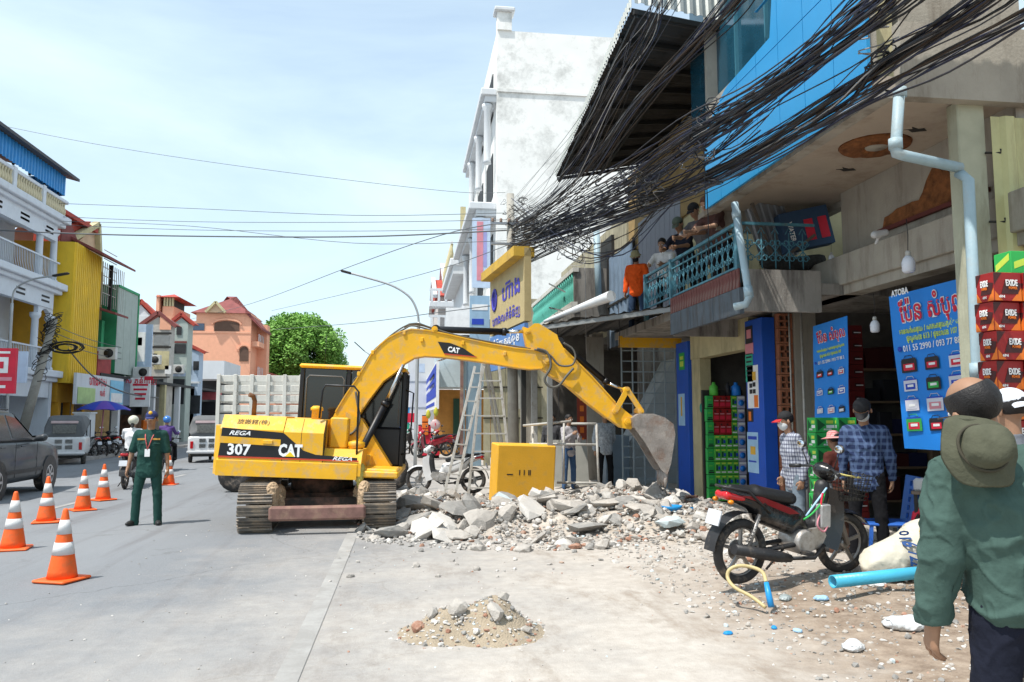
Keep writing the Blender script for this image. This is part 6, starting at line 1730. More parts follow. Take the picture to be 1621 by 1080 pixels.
P_(T, MB().box(XY - 0.98, XY - 0.92, ya + 0.45, ya + 1.5, 0, zB - 0.8), 'door_opening', DARKO)
P_(T, MB().box(XY - 0.98, XY - 0.92, yb - 1.5, yb - 0.3, 0, zB - 0.8), 'door_opening', DARKO)
for k in range(8): P_(T, MB().box(XY - 0.40, XY - 0.37, yb - 1.45 + k * 0.16, yb - 1.42 + k * 0.16, 0.8, zB - 0.8), 'window_bar', GREYP)
# red roofed gable behind
T = bld('cream gable and red roof rising behind the yellow screen', (-15, 40, 0))
zr0, zr1 = on(115, 400, x=-15.5).z, on(135, 346, x=-15.5).z
yG = yat(138, -15.5)
P_(T, MB().prism([(yG - 3.6, zr0 - 0.4), (yG + 0.7, zr0 - 0.8), (yG, zr1)], -19, -15.6, 'x'), 'gable_wall', mat('peach_wall', (0.60, 0.42, 0.28), rough=0.9))
P_(T, MB().bar((-15.5, yG - 3.8, zr0 + 0.2), (-15.5, yG, zr1 + 0.1), 0.3, 0.25).bar((-15.5, yG + 0.7, zr0 - 0.8), (-15.5, yG, zr1 + 0.1), 0.3, 0.25), 'gable_trim', CREAM)
P_(T, MB().prism([(-15.4, zr1 - 0.2), (-21, zr1 + 0.6), (-21, zr1 + 0.4), (-15.4, zr1 - 0.4)], yG - 4.5, yG - 0.1, 'y'), 'roof', REDT)
P_(T, MB().prism([(yG - 4.2, zr0 + 0.9), (yG - 0.3, zr1 + 0.15), (yG - 0.3, zr1 - 0.0), (yG - 4.2, zr0 - 0.4)], -16.6, -15.7, 'x'), 'roof', REDT)
P_(T, MB().box(-20, -15.6, 38.3, 41, 0, zr0 - 0.4), 'wall', CREAM)
# brown house with barred cage balcony
yc0, yc1 = yb + 0.05, yat(166, -14)
T = bld('brown shop house with a barred cage balcony between yellow and green buildings', (-14.3, (yc0 + yc1) / 2, 0))
z1c, z2c = on(160, 495, x=-14).z, on(160, 420, x=-14).z
P_(T, MB().box(-20, -14.6, yc0, yc1 + 0.6, 0, z2c), 'wall', mat('ochre_plaster', None))
P_(T, MB().prism([(-14.9, z2c + 0.9), (-13.2, z2c + 0.1), (-13.2, z2c + 0.2), (-14.9, z2c + 1.05)], yc0 - 2, yc1 + 0.8, 'y'), 'roof', REDD)
P_(T, MB().prism([(-14.9, z1c + 0.4), (-13.3, z1c - 0.1), (-13.3, z1c), (-14.9, z1c + 0.5)], yc0, yc1 + 0.4, 'y'), 'lower_roof', REDD)
for k in range(12): P_(T, MB().box(-13.95, -13.92, yc0 + k * 0.25, yc0 + 0.025 + k * 0.25, z1c + 0.35, z2c + 0.2), 'cage_bar', WHTM)
for k in range(6): P_(T, MB().box(-13.93, -13.90, yc0, yc1 + 0.3, z1c + 0.9 + k * 0.4, z1c + 0.93 + k * 0.4), 'cage_crossbar', WHTM)
P_(T, MB().box(-14.0, -13.85, yc1 - 0.4, yc1 - 0.25, z1c + 0.2, z2c + 0.2), 'cage_post', IRON)
P_(T, MB().box(-14.05, -13.95, yc0, yc1 + 0.3, z1c - 2.9, z1c - 1.8), 'red_railing', mat('dull_red_rail', (0.35, 0.06, 0.06), rough=0.8, var=0.2))
P_(T, MB().box(-14.55, -14.45, yc0 + 0.2, yc0 + 1.2, z1c - 1.8, z1c - 0.2), 'window', DARKO)
P_(T, MB().box(-14.55, -14.4, yc0 + 1.5, yc1 + 0.5, z1c - 1.8, z1c - 0.2), 'green_panel', GRNW)
# green and grey panel
yg0, yg1 = yat(179, -13.9), yat(212, -13.9)
T = bld('green sided tower with a tall blank grey green panel facing the street', (-14.5, yg0, 0))
zgt, zgb = on(179, 446, x=-13.9).z, on(179, 590, x=-13.9).z
P_(T, MB().box(-15.1, -13.95, yg0, yg0 + 0.05, zgb, zgt).box(-15.1, -14, yg0 + 0.05, yg1, zgb, zgb + 0.1), 'green_side', GRNW)
for k in range(3):
 P_(T, MB().box(-14.0, -13.93, yg0 + (yg1 - yg0) * k / 3 + 0.01, yg0 + (yg1 - yg0) * (k + 1) / 3 - 0.01, zgb, zgt - 0.12), 'panel', GRYP)
P_(T, MB().box(-14.0, -13.88, yg0, yg1, zgt - 0.12, zgt).box(-14.0, -13.88, yg1 - 0.1, yg1, zgb, zgt), 'green_trim', GRNW)
P_(T, MB().box(-20, -15.1, yg0, yg1, 0, zgt - 0.3), 'wall', mat('ochre_plaster', None))
# shop signs at first floor level
t, mk, tx = byp('long white shop sign with red lettering under the brown house', 122, 194, 590, 640, x=-13.6, m=WHB, name='shop_sign', cat='sign')
mk(0.02, 0.36, 0.02, 0.55, mat('lime_board', (0.45, 0.60, 0.25)), 0.03); mk(0.68, 0.99, 0.05, 0.9, mat('sky_board', (0.25, 0.55, 0.75)), 0.03); mk(0.70, 0.97, 0.12, 0.45, PRW, 0.04)
tx('ហាងមាស', 0.55, 0.42, 0.78, PRR, bold=0.02); tx('លក់', 0.4, 0.52, 0.40, PRR, bold=0.02)
tx2 = PRB
t, mk, tx = byp('tall pale blue billboard with a faint figure beside the green tower', 203, 238, 513, 598, y=43.6, m=BLW, name='billboard')
mk(0.35, 0.75, 0.3, 0.85, PRW); mk(0.42, 0.6, 0.6, 0.75, mat('print_grey', None)); mk(0.0, 1, 0.0, 0.15, PRW)
t, mk, tx = byp('white shop board with red lettering and a red corner below the pale billboard', 207, 236, 598, 644, y=42.0, m=PRW, name='shop_sign', cat='sign')
mk(0.7, 1.15, 0.92, 1.05, PRR, 0.03);
for k in range(4): mk(0.12 + 0.05 * k, 0.9 - 0.04 * k, 0.72 - k * 0.16, 0.79 - k * 0.16, PRR)
tx('ស ភ្នំពេញ', 0.35, 0.55, 0.88, PRR, bold=0.02)
t, mk, tx = byp('pale sign extension left of the white board with red lettering', 192, 207, 600, 642, y=42.2, m=BLW, name='shop_sign', cat='sign')
t, mk, tx = byp('blue and white tilted shop sign far down the left side', 257, 281, 614, 642, y=58, m=BLW, name='shop_sign', cat='sign')
mk(0.1, 0.9, 0.2, 0.35, PRB); mk(0.1, 0.5, 0.5, 0.75, mat('print_lilac', None))
t, mk, tx = byp('dark shop sign with a pink figure beyond the slim lamp post', 284, 305, 616, 645, y=59, m=PRK, name='shop_sign', cat='sign')
mk(0.6, 0.95, 0.05, 0.95, PRP)
t, mk, tx = byp('round green and white shop emblem sign on the pale blue wall', 299, 310, 594, 607, y=57, m=PRW, name='shop_sign', cat='sign')
mk(0.25, 0.75, 0.25, 0.75, PRG)
# the row behind: small houses down the left side
def gable_house(label, px0, px1, pyw, pyr, pyb, y, wall, roof=REDT, wins=(), depth=1.2):
 x0, x1 = xat(px0, y), xat(px1, y)
 zw, zr_ = on((px0 + px1) / 2, pyw, y=y).z, on((px0 + px1) / 2, pyr, y=y).z
 T = bld(label, ((x0 + x1) / 2, y, 0))
 P_(T, MB().box(x0, x1, y, y + depth, 0, zw), 'wall', wall)
 P_(T, MB().prism([(x0 - 0.4, zw), (x1 + 0.4, zw), ((x0 + x1) / 2, zr_)], y + 0.2, y + depth, 'y'), 'roof', roof)
 P_(T, MB().prism([(x0, zw), (x1, zw), ((x0 + x1) / 2, zr_ - 0.3)], y + 0.05, y + 0.19, 'y'), 'gable_wall', wall)
 P_(T, MB().bar((x0 - 0.4, y + 0.02, zw - 0.1), ((x0 + x1) / 2, y + 0.02, zr_), 0.22, 0.2).bar((x1 + 0.4, y + 0.02, zw - 0.1), ((x0 + x1) / 2, y + 0.02, zr_), 0.22, 0.2), 'gable_trim', roof)
 for (a, c, e, f, m) in wins:
  P_(T, MB().box(xat(a, y), xat(c, y), y - 0.06, y - 0.01, on(a, f, y=y).z, on(a, e, y=y).z), 'window', m)
 return T
gable_house('small white gabled house with a red roof behind the green tower', 196, 232, 500, 475, 600, 52, WHB, REDT, [(238 - 12, 231, 505, 512, DARKO)])
gable_house('narrow house with orange upper wall and iron balcony in the left row', 224, 262, 514, 494, 640, 50, mat('pale_stone', (0.48, 0.46, 0.42), rough=0.9, dirt=(0.25, 0.24, 0.22), damt=0.4), REDD,
   [(247, 265, 500, 522, SALM), (236, 266, 526, 529, IRON), (236, 266, 548, 551, IRON), (238, 264, 531, 547, GREYP), (240, 264, 556, 585, CREAM), (236, 256, 600, 612, DARKO), (258, 268, 579, 592, PRW), (236, 266, 596, 598, IRON), (238, 245, 560, 578, DARKO)])
gable_house('grey green house with a red eave next to the orange walled house', 269, 292, 512, 496, 640, 53, GRYP, REDT, [(272, 290, 545, 560, DARKO), (271, 291, 540, 543, REDD), (274, 282, 518, 530, DARKO), (272, 290, 600, 640, DARKO), (270, 291, 590, 596, BLW)])
gable_house('pale blue two storey house with a red tiled eave in the left row', 276, 311, 556, 545, 660, 55, mat('powder_blue_wall', (0.42, 0.52, 0.64), rough=0.85, var=0.08), REDT, [(279, 286, 568, 640, ACR), (290, 299, 575, 588, DARKO), (288, 316, 604, 607, WHB), (290, 316, 626, 655, DARKO), (303, 312, 572, 586, DARKO)])
T = bld('far low shop with pink awning and black sign behind the far three wheeler', (-13, 62, 0))
y = 62
P_(T, MB().box(xat(298, y), xat(352, y), y, y + 6, on(300, 600, y=y).z, on(300, 596, y=y).z + 1.2), 'fascia', WHB)
P_(T, MB().box(xat(304, y), xat(350, y), y - 0.4, y - 0.1, on(300, 633, y=y).z, on(300, 618, y=y).z), 'awning', mat('pink_awning', (0.55, 0.12, 0.14)))
P_(T, MB().box(xat(304, y), xat(350, y), y - 0.3, y, on(300, 655, y=y).z, on(300, 636, y=y).z), 'black_sign', PRK)
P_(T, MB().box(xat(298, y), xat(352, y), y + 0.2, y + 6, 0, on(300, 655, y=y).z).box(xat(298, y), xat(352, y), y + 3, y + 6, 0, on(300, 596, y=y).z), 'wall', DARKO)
# dark arcade: shop interiors at street level on the left
T = bld('dark open shop fronts at street level along the left side', (-15, 46, 0))
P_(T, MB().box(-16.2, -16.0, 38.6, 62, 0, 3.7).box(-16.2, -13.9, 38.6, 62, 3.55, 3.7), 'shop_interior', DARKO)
for k, yy in enumerate((41.0, 46.5, 48.5, 51.5, 55)):
 P_(T, MB().box(-14.2, -13.9, yy, yy + 0.3, 0, 3.55), 'column', (WHB, WHB, CREAM, WHB, CREAM)[k])
 P_(T, MB().box(-15.9, -15.2, yy + 0.6, yy + 2.2, 0.1, 1.5 + 0.3 * (k % 2)), 'goods_shelf', (BRICKR, mat('brown_goods', (0.14, 0.07, 0.04), var=0.6, scale=6), PRO, mat('brown_goods', None), REDD)[k])
# salmon building
y = 72.5
T = bld('large salmon building with arched loggias and a dull red roof', (-18, y, 0))
x0, x1 = xat(318 - 80, y), xat(393, y)
zt = on(350, 492, y=y).z
P_(T, MB().box(x0, x1, y, y + 4.5, 0, on(300, 508, y=y).z), 'wall', SALM)
P_(T, MB().box(x0, xat(243, y), y + 0.2, y + 6, 8, on(240, 466, y=y).z), 'tower_wall', SALM)
def arch_open(px0, px1, py0, py1, round_=0.5):
 xa, xb = xat(px0, y), xat(px1, y); zt_, zb_ = on(px0, py0, y=y).z, on(px0, py1, y=y).z
 r = (xb - xa) / 2; rz = min(r, (zt_ - zb_) * round_)
 P = [(xa, zb_), (xb, zb_)] + [((xa + xb) / 2 + r * math.cos(u), zt_ - rz + rz * math.sin(u)) for u in [math.pi * i / 12 for i in range(13)]]
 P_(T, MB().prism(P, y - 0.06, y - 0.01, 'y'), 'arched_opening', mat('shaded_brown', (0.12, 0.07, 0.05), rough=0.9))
 P2 = [((xa + xb) / 2 + (r + 0.15) * math.cos(u), zt_ - rz + (rz + 0.15) * math.sin(u)) for u in [math.pi * i / 12 for i in range(13)]]
 b = MB()
 for i in range(12): b.bar((P2[i][0], y - 0.05, P2[i][1]), (P2[i + 1][0], y - 0.05, P2[i + 1][1]), 0.2, 0.14)
 P_(T, b, 'arch_trim', SALM)
arch_open(334, 374, 508, 524, 0.35); arch_open(376, 390, 549, 572, 0.45)
P_(T, MB().box(xat(299, y), xat(318, y), y - 0.06, y - 0.01, on(300, 523, y=y).z, on(300, 512, y=y).z), 'window', mat('blue_grey_glass', (0.06, 0.09, 0.14), rough=0.3))
P_(T, MB().box(x0 + 1, x1, y - 0.05, y, on(300, 527, y=y).z, on(300, 524, y=y).z), 'string_course', SALM)
zr_ = on(350, 476, y=y + 4).z; ze = on(350, 496, y=y).z
xa, xb = xat(296, y), xat(392, y)
P_(T, MB().add([(xa, y - 0.3, ze), (xb, y - 0.3, ze), (xb, y + 6, ze), (xa, y + 6, ze), (xa + 3.0, y + 4, zr_ + 0.4), (xb - 3.0, y + 4, zr_ + 0.4)], [(0, 1, 5, 4), (1, 2, 5), (2, 3, 4, 5), (3, 0, 4), (3, 2, 1, 0)]), 'roof', REDD)
P_(T, MB().box(x0 + 3.5, x1, y + 0.0, y + 4.5, on(300, 508, y=y).z, ze), 'upper_wall', SALM)
g0, g1, gm_ = xat(321, y - 0.6), xat(349, y - 0.6), xat(335, y - 0.6)
P_(T, MB().prism([(g0, ze + 0.0), (g1, ze), (gm_, on(335, 481, y=y).z)], y - 0.5, y + 3, 'y'), 'dormer', mat('peach_wall', None))
P_(T, MB().bar((g0 - 0.1, y - 0.6, ze), (gm_, y - 0.6, on(335, 479, y=y).z), 0.3, 0.2).bar((g1 + 0.1, y - 0.6, ze), (gm_, y - 0.6, on(335, 479, y=y).z), 0.3, 0.2), 'dormer_trim', CREAM)
# terrace kiosk with dark openings and red roof
xa, xb = xat(247, y), xat(303, y); z0_, z1_ = on(270, 484, y=y).z, on(270, 470, y=y).z
P_(T, MB().box(xa, xb - 2, y + 0.5, y + 6, z0_ - 1.2, z0_), 'terrace_wall', SALM)
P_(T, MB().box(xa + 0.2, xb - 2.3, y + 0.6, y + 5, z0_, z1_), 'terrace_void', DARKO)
for k in range(4): P_(T, MB().box(xa + 0.1 + k * (xb - xa - 2.2) / 3.2, xa + 0.25 + k * (xb - xa - 2.2) / 3.2, y + 0.4, y + 0.55, z0_, z1_), 'terrace_post', CREAM)
P_(T, MB().add([(xa - 0.5, y, z1_), (xb - 1.4, y, z1_), (xb - 1.4, y + 6, z1_), (xa - 0.5, y + 6, z1_), ((xa + xb) / 2 - 1.2, y + 3, on(270, 458, y=y).z)], [(0, 1, 4), (1, 2, 4), (2, 3, 4), (3, 0, 4), (3, 2, 1, 0)]), 'roof', REDT)
# street side wing with balconies
xs_ = x1 - 0.02
P_(T, MB().box(xs_, xs_ + 0.7, y + 0.3, y + 4.5, on(400, 600, y=y).z, on(400, 596, y=y).z).box(xs_, xs_ + 0.7, y + 0.3, y + 4.5, on(400, 548, y=y).z, on(400, 540, y=y).z).box(xs_, xs_ + 0.9, y + 3, y + 4.5, 0, on(400, 508, y=y).z), 'balcony', SALM)
P_(T, MB().prism([(x1 - 0.5, on(395, 500, y=y).z + 0.6), (x1 + 1.0, on(405, 516, y=y).z - 0.2), (x1 + 1.0, on(405, 516, y=y).z - 0.4), (x1 - 0.5, on(395, 500, y=y).z + 0.2)], y - 0.2, y + 4.6, 'y'), 'lean_roof', REDD)
for zz in (548, 600):
 for k in range(6): P_(T, MB().box(xs_ + 0.62, xs_ + 0.68, y + 0.4 + k * 0.75, y + 0.46 + k * 0.75, on(400, zz - 2, y=y).z, on(400, zz - 2, y=y).z + 1.0), 'balcony_post', WHB)
# far dark red roofs behind the truck
T = bld('low far houses with dark red roofs between the salmon building and the tree', (-11, 84, 0))
P_(T, MB().prism([(-14, 6.3), (-9, 4.8), (-9, 4.6), (-14, 5.9)], 80, 92, 'y'), 'roof', REDD)
P_(T, MB().box(-14, -9.4, 81, 92, 0, 4.7), 'wall', SALM)
# utility pole leaning at the left
PLB, PLT = on(34, 690, d=29), on(86, 505, d=29); PLB = PLB + (PLB - PLT).normalized() * (PLB.z / (PLT - PLB).normalized().z)
PL2 = thing('utility_pole', 'leaning concrete pole wrapped in cables in front of the yellow screen', 'utility pole', PLB)
MB().tube([PLB, PLT], [0.20, 0.12], 12).build('pole_shaft', mat('pole_concrete', None), PL2, world=True)
cb = MB()
for k in range(26):
 u0 = random.uniform(0.62, 0.98); c = PLB.lerp(PLT, u0); pts = []
 for i in range(9):
  a = i * 0.8 + k
  pts.append(c + V(0.2 * math.cos(a) * random.uniform(0.7, 1.6), 0.2 * math.sin(a) * random.uniform(0.7, 1.6), -0.35 + 0.09 * i + random.uniform(-0.06, 0.06)))
 cb.tube(smooth(pts, 2), 0.014, 4)
tag(cb.build('cable_tangle', IRON, PL2, world=True), kind='stuff')
c = on(105, 550, d=29)
cb = MB()
for k in range(14):
 ph = random.uniform(0, 6); rr = random.uniform(0.2, 0.55)
 cb.tube([c + V(rr * 1.2 * math.cos(ph + i * 0.55), random.uniform(-0.08, 0.08), 0.22 * math.sin(ph + i * 0.55) * (rr / 0.5)) for i in range(12)], 0.018, 4)
o = cb.build('cable_coil', mat('cable_black', (0.02, 0.02, 0.022), rough=0.6), None, world=True, loc=c); tag(o, 'coil of spare black cable hanging beside the leaning pole', 'cable coil')
t, mk, tx = byp('red and white advertising panel at the left edge above the car', -20, 22, 551, 623, y=24, m=PRR, name='billboard')
mk(0.25, 0.75, 0.45, 0.8, PRW); mk(0.2, 0.9, 0.28, 0.36, PRP); mk(0.25, 0.8, 0.88, 0.93, PRW); mk(0.35, 0.7, 0.12, 0.18, PRW); mk(0.4, 0.6, 0.55, 0.7, PRR, 0.03)
t, mk, tx = byp('blank pale grey sign box behind the red and white panel', 23, 40, 556, 606, y=26, m=BLW, name='shop_sign', cat='sign')
# red stall sign
t, mk, tx = byp('small red sign over the pavement near the parked three wheeler', 113, 127, 639, 648, y=40, m=PRR, name='shop_sign', cat='sign'); mk(0.1, 0.5, 0.3, 0.7, PRW)
# ------------------------------------------------------------------ tree far down the street
def tree(label, px, py_top, py_mid, d, rx, rz, n, seed, trunk_h):
 random.seed(seed)
 c = on(px, py_mid, d=d)
 t = thing('broadleaf_tree', label, 'tree', (c.x, c.y, 0))
 BARK = mat('bark', (0.10, 0.075, 0.05), rough=0.95, bump=0.5)
 LEAF = bpy.data.materials.get('leaf_green') or mat('leaf_green', (0.15, 0.31, 0.05), rough=0.6, var=0.45, scale=0.9, bump=0, spec=0.3)
 tr = MB().tube([(0, 0, 0), (0.1, 0, trunk_h * 0.6), (0, 0.1, trunk_h)], [0.45, 0.35, 0.28], 9)
 tr.build('trunk', BARK, t)
 hub = []
 lb = MB()
 for k in range(150):
  u, w = random.uniform(0, 2 * math.pi), random.uniform(-0.9, 1)
  r = (1 - w * w) ** 0.5 * random.uniform(0.45, 1.0) ** 0.4
  h_ = Vector((rx * 0.78 * r * math.cos(u), rx * 0.7 * r * math.sin(u), c.z + rz * 0.78 * w))
  hub.append((h_, random.uniform(0.14, 0.26) * rx))
  if k % 9 == 0: lb.tube([(0, 0, trunk_h * 0.8), (h_ * 0.5) + V(0, 0, trunk_h * 0.4), h_], [0.2, 0.12, 0.04], 5)
 tag(lb.build('limbs', BARK, t), kind='stuff')
 pts = []
 arr_v, arr_f = [], []
 for i in range(n):
  h_, rr = random.choice(hub)
  dv_ = Vector((random.gauss(0, 1), random.gauss(0, 1), random.gauss(0, 1))).normalized() * rr * (random.random() ** 0.35)
  p = h_ + dv_
  a = Vector((random.gauss(0, 1), random.gauss(0, 1), random.gauss(0, 0.7))).normalized(); b_ = a.orthogonal().normalized()
  L_ = random.uniform(0.12, 0.24)
  o = len(arr_v)
  arr_v += [tuple(p - a * L_), tuple(p + b_ * L_ * 0.5), tuple(p + a * L_), tuple(p - b_ * L_ * 0.5)]
  arr_f.append((o, o + 1, o + 2, o + 3))
 m = MB(); m.v = arr_v; m.f = arr_f; m.m = [0] * len(arr_f); m.s = [False] * len(arr_f)
 tag(m.build('crown', LEAF, t), kind='stuff')
tree('big round bright green tree rising beyond the salmon building', 468, 503, 562, 90, 6.3, 4.7, 80000, 4, 5)
tree('smaller green tree seen under the boom beside the banner stack', 636, 590, 622, 80, 2.6, 2.6, 14000, 5, 3)
# ------------------------------------------------------------------ cables
CAB = [mat('cable_black', None), mat('cable_grey', (0.06, 0.06, 0.07), rough=0.6), mat('cable_brownish', (0.05, 0.035, 0.025), rough=0.7), mat('cable_blueish', (0.03, 0.035, 0.07), rough=0.6), mat('cable_pale', (0.35, 0.34, 0.33), rough=0.7)]
random.seed(11)
def bundle(way, n, jit, label, group, rmin=0.005, rmax=0.012, pale=0.03, endj=0.05, sag=0.0):
 W = [on(a, c, x=x) for a, c, x in way]
 for k in range(n):
  pts = []
  off = Vector((0, random.gauss(0, 1), random.gauss(0, 1)))
  drift = Vector((0, random.gauss(0, 1), random.gauss(0, 1)))
  for i, p in enumerate(W):
   f = i / (len(W) - 1)
   o = off.lerp(drift, f) * (jit * (0.35 + 0.65 * math.sin(math.pi * min(1, f * 1.4 + 0.15)) ** 1))
   o.x = random.gauss(0, 0.06)
   s_ = -abs(random.gauss(0, 1)) * sag * math.sin(math.pi * f)
   pts.append(p + o + V(0, 0, s_) + noise.noise_vector(p * 0.7 + V(k * 3.1, 0, 0)) * 0.05)
  m = CAB[4] if random.random() < pale else random.choice(CAB[:4])
  o = MB().tube(smooth(pts, 5), random.uniform(rmin, rmax), 4).build('overhead_cable', m, None, world=True, loc=pts[0])
  tag(o, label, 'cable', group)
end = 1
bundle([(812, 395, 3.05), (880, 365, 3.3), (1000, 325, 3.7), (1137, 265, 3.9), (1300, 168, 3.9), (1420, 85, 3.9), (1560, -8, 3.9), (1800, -200, 3.9)], 30, 0.17,
  'black cable in the thick low bundle crossing the blue cladding', 'cables of the thick low bundle', sag=0.05)
bundle([(812, 372, 3.05), (870, 350, 3.2), (960, 305, 3.4), (1080, 225, 3.6), (1200, 150, 3.6), (1340, 50, 3.6), (1450, -30, 3.6), (1700, -230, 3.6)], 30, 0.25,
  'dark cable in the middle bundle passing over the upper blue panels', 'cables of the middle bundle', sag=0.06)
bundle([(812, 362, 3.0), (860, 335, 3.05), (930, 270, 3.1), (1010, 165, 3.1), (1080, 90, 3.1), (1160, 0, 3.1), (1260, -130, 3.1)], 24, 0.22,
  'cable in the steep bundle passing under the dark canopy', 'cables of the steep bundle')
bundle([(812, 350, 3.0), (850, 330, 3.0), (910, 265, 2.9), (970, 150, 2.9), (1020, 60, 2.9), (1065, -20, 2.9), (1140, -150, 2.9)], 22, 0.40,
  'thin loose wire fanning out in front of the canopy', 'thin wires fanning out in front of the canopy', 0.003, 0.007)
bundle([(812, 425, 3.1), (870, 395, 3.5), (960, 358, 4.0), (1080, 305, 4.15), (1200, 245, 4.15), (1350, 165, 4.1), (1480, 90, 4.1), (1700, -20, 4.1), (1900, -140, 4.1)], 12, 0.09,
  'cable hanging lowest in front of the balcony and the blue sign', 'cables hanging lowest over the balcony', 0.006, 0.012, pale=0.1, sag=0.05)
bundle([(812, 385, 3.05), (850, 375, 3.2), (900, 350, 3.4), (960, 315, 3.6), (1040, 270, 3.7), (1100, 220, 3.75), (1160, 170, 3.7), (1250, 110, 3.7), (1350, 20, 3.7), (1500, -100, 3.7)], 28, 0.26,
  'loose cable of the wide tangle between the pole and the blue building', 'loose cables of the wide tangle', 0.005, 0.011, pale=0.08, sag=0.12)
bundle([(812, 330, 3.0), (900, 395, 3.3), (985, 380, 3.8), (1060, 300, 4.0), (1200, 180, 4.0)], 8, 0.2, 'sagging cable looping down beside the concrete balcony', 'sagging cables beside the concrete balcony', sag=0.1)
# tangled ends and loops
def tangle(px0, px1, py0, py1, x, n, label, R0=0.35):
 b = MB()
 for k in range(n):
  c = on(random.uniform(px0, px1), random.uniform(py0, py1), x=x + random.uniform(-0.2, 0.2))
  a = [random.uniform(0, 6.28) for _ in range(3)]; r = R0 * random.uniform(0.25, 1)
  pts = [c + V(random.uniform(-0.1, 0.1), r * math.cos(a[0] + 0.5 * i) + 0.15 * math.cos(a[1] + i), r * 0.45 * math.sin(a[0] + 0.5 * i * (1 + 0.3 * math.sin(a[2]))) + random.uniform(-0.03, 0.03)) for i in range(random.randint(5, 11))]
  b.tube(smooth(pts, 3), random.uniform(0.005, 0.010), 4, m=random.choice((0, 0, 0, 1, 2)))
 o = b.build('cable_tangle', [CAB[0], CAB[1], CAB[4]], None, world=True, loc=c)
 tag(o, label, 'cable tangle', kind='stuff')
tangle(835, 930, 330, 400, 3.3, 60, 'dense tangle of looped cable ends near the pole top', 0.6)
tangle(940, 1050, 275, 330, 3.6, 36, 'tangle of looped cable ends in front of the canopy end', 0.4)
tangle(1090, 1130, 170, 300, 3.7, 16, 'frayed pale cable ends hanging at the corner of the blue cladding', 0.3)
tangle(1370, 1440, 60, 110, 3.9, 4, 'frayed ends sticking out of the low bundle above the pipe', 0.12)
tangle(796, 832, 310, 375, 3.05, 40, 'cables wound round the right hand pole', 0.35)
for i, (px, y0_, y1_, x) in enumerate(((931, 310, 395, 3.4), (1119, 300, 420, 3.9), (1113, 210, 330, 3.8), (925, 395, 560, 3.9), (978, 475, 560, 3.9), (882, 500, 700, 3.2))):
 a, c = on(px, y0_, x=x), on(px + 3, y1_, x=x)
 o = MB().tube([a, a.lerp(c, 0.4) + V(0.02, 0.03, 0), a.lerp(c, 0.7) + V(0, -0.02, 0), c], 0.007, 4).build('dangling_wire', CAB[4] if i in (0, 3) else CAB[0], None, world=True, loc=c)
 tag(o, ('pale wire dangling straight down from the tangle', 'black wire dangling beside the balcony people', 'black wire dangling at the cladding corner', 'pale wire hanging in front of the concrete balcony', 'wire hanging from the awning edge', 'wire hanging in front of the excavator stick')[i], 'wire')
# thin wires crossing the sky
def skywire(pix, r, label, n=10):
 pts = [on(a, c, d=dd) for a, c, dd in pix]
 o = MB().tube(smooth(pts, 6), r, 4).build('sky_wire', mat('wire_grey', (0.12, 0.13, 0.14), rough=0.6), None, world=True, loc=pts[0])
 tag(o, label, 'wire', 'wires crossing the sky')
skywire([(-60, 362, 27), (150, 371, 26), (400, 375, 25), (600, 374, 24), (815, 364, 23)], 0.022, 'thick dark wire crossing the sky almost level')
for k, (a, c) in enumerate(((322, 341), (343, 352), (356, 366), (350, 385))):
 skywire([(88, a, 33), (300, a + 8, 31), (560, c, 28), (812, c - 4, 23)], 0.010, 'thin pale wire crossing the sky above the street')
skywire([(812, 350, 23), (700, 372, 30), (560, 420, 40), (400, 480, 60), (300, 506, 80)], 0.018, 'wire falling away from the right hand pole towards the salmon building')
skywire([(812, 385, 23), (700, 425, 30), (560, 462, 40), (430, 492, 60)], 0.012, 'lower thin wire falling towards the tree')
skywire([(812, 480, 23), (700, 494, 30), (560, 512, 45), (430, 522, 70)], 0.016, 'wire running behind the lamp arm towards the tree')
skywire([(-40, 190, 40), (150, 228, 38), (400, 266, 36), (700, 302, 34), (800, 305, 33)], 0.010, 'faint highest wire crossing the sky')
for k in range(3):
 skywire([(86, 515 + 12 * k, 29), (150, 540 + 10 * k, 34), (230, 560 + 8 * k, 45), (300, 585 + 5 * k, 60)], 0.014, 'wire running along the left row from the leaning pole')
skywire([(108, 553, 29), (150, 598, 31), (200, 622, 36), (250, 630, 45)], 0.035, 'thick black cable sagging from the coil along the left row')
# air conditioners on the left row
for i, (px, py, y_, lab) in enumerate(((172, 560, 38.6, 'air conditioner under the cage balcony of the brown house'), (226, 590, 43.0, 'air conditioner beside the pale billboard'), (245, 570, 49.6, 'air conditioner on the narrow house with the iron balcony'), (282, 585, 52.7, 'air conditioner on the grey green house'), (60, 470, 34.9, 'air conditioner on the end wall of the white house'))):
 q = on(px, py, y=y_)
 ac = thing('air_conditioner', lab, 'air conditioner', q)
 MB().box(-0.4, 0.4, -0.3, 0, -0.28, 0.28, 0, 0.02).build('casing', mat('ac_casing', (0.6, 0.6, 0.58), rough=0.5, dirt=(0.3, 0.27, 0.22), damt=0.4), ac)
 MB().lathe([(0.21, 0), (0.21, 0.012), (0.03, 0.03), (0, 0.03)], 16, (0.1, -0.3, 0), Matrix.Rotation(R(90), 3, 'X')).build('fan_grille', IRON, ac)
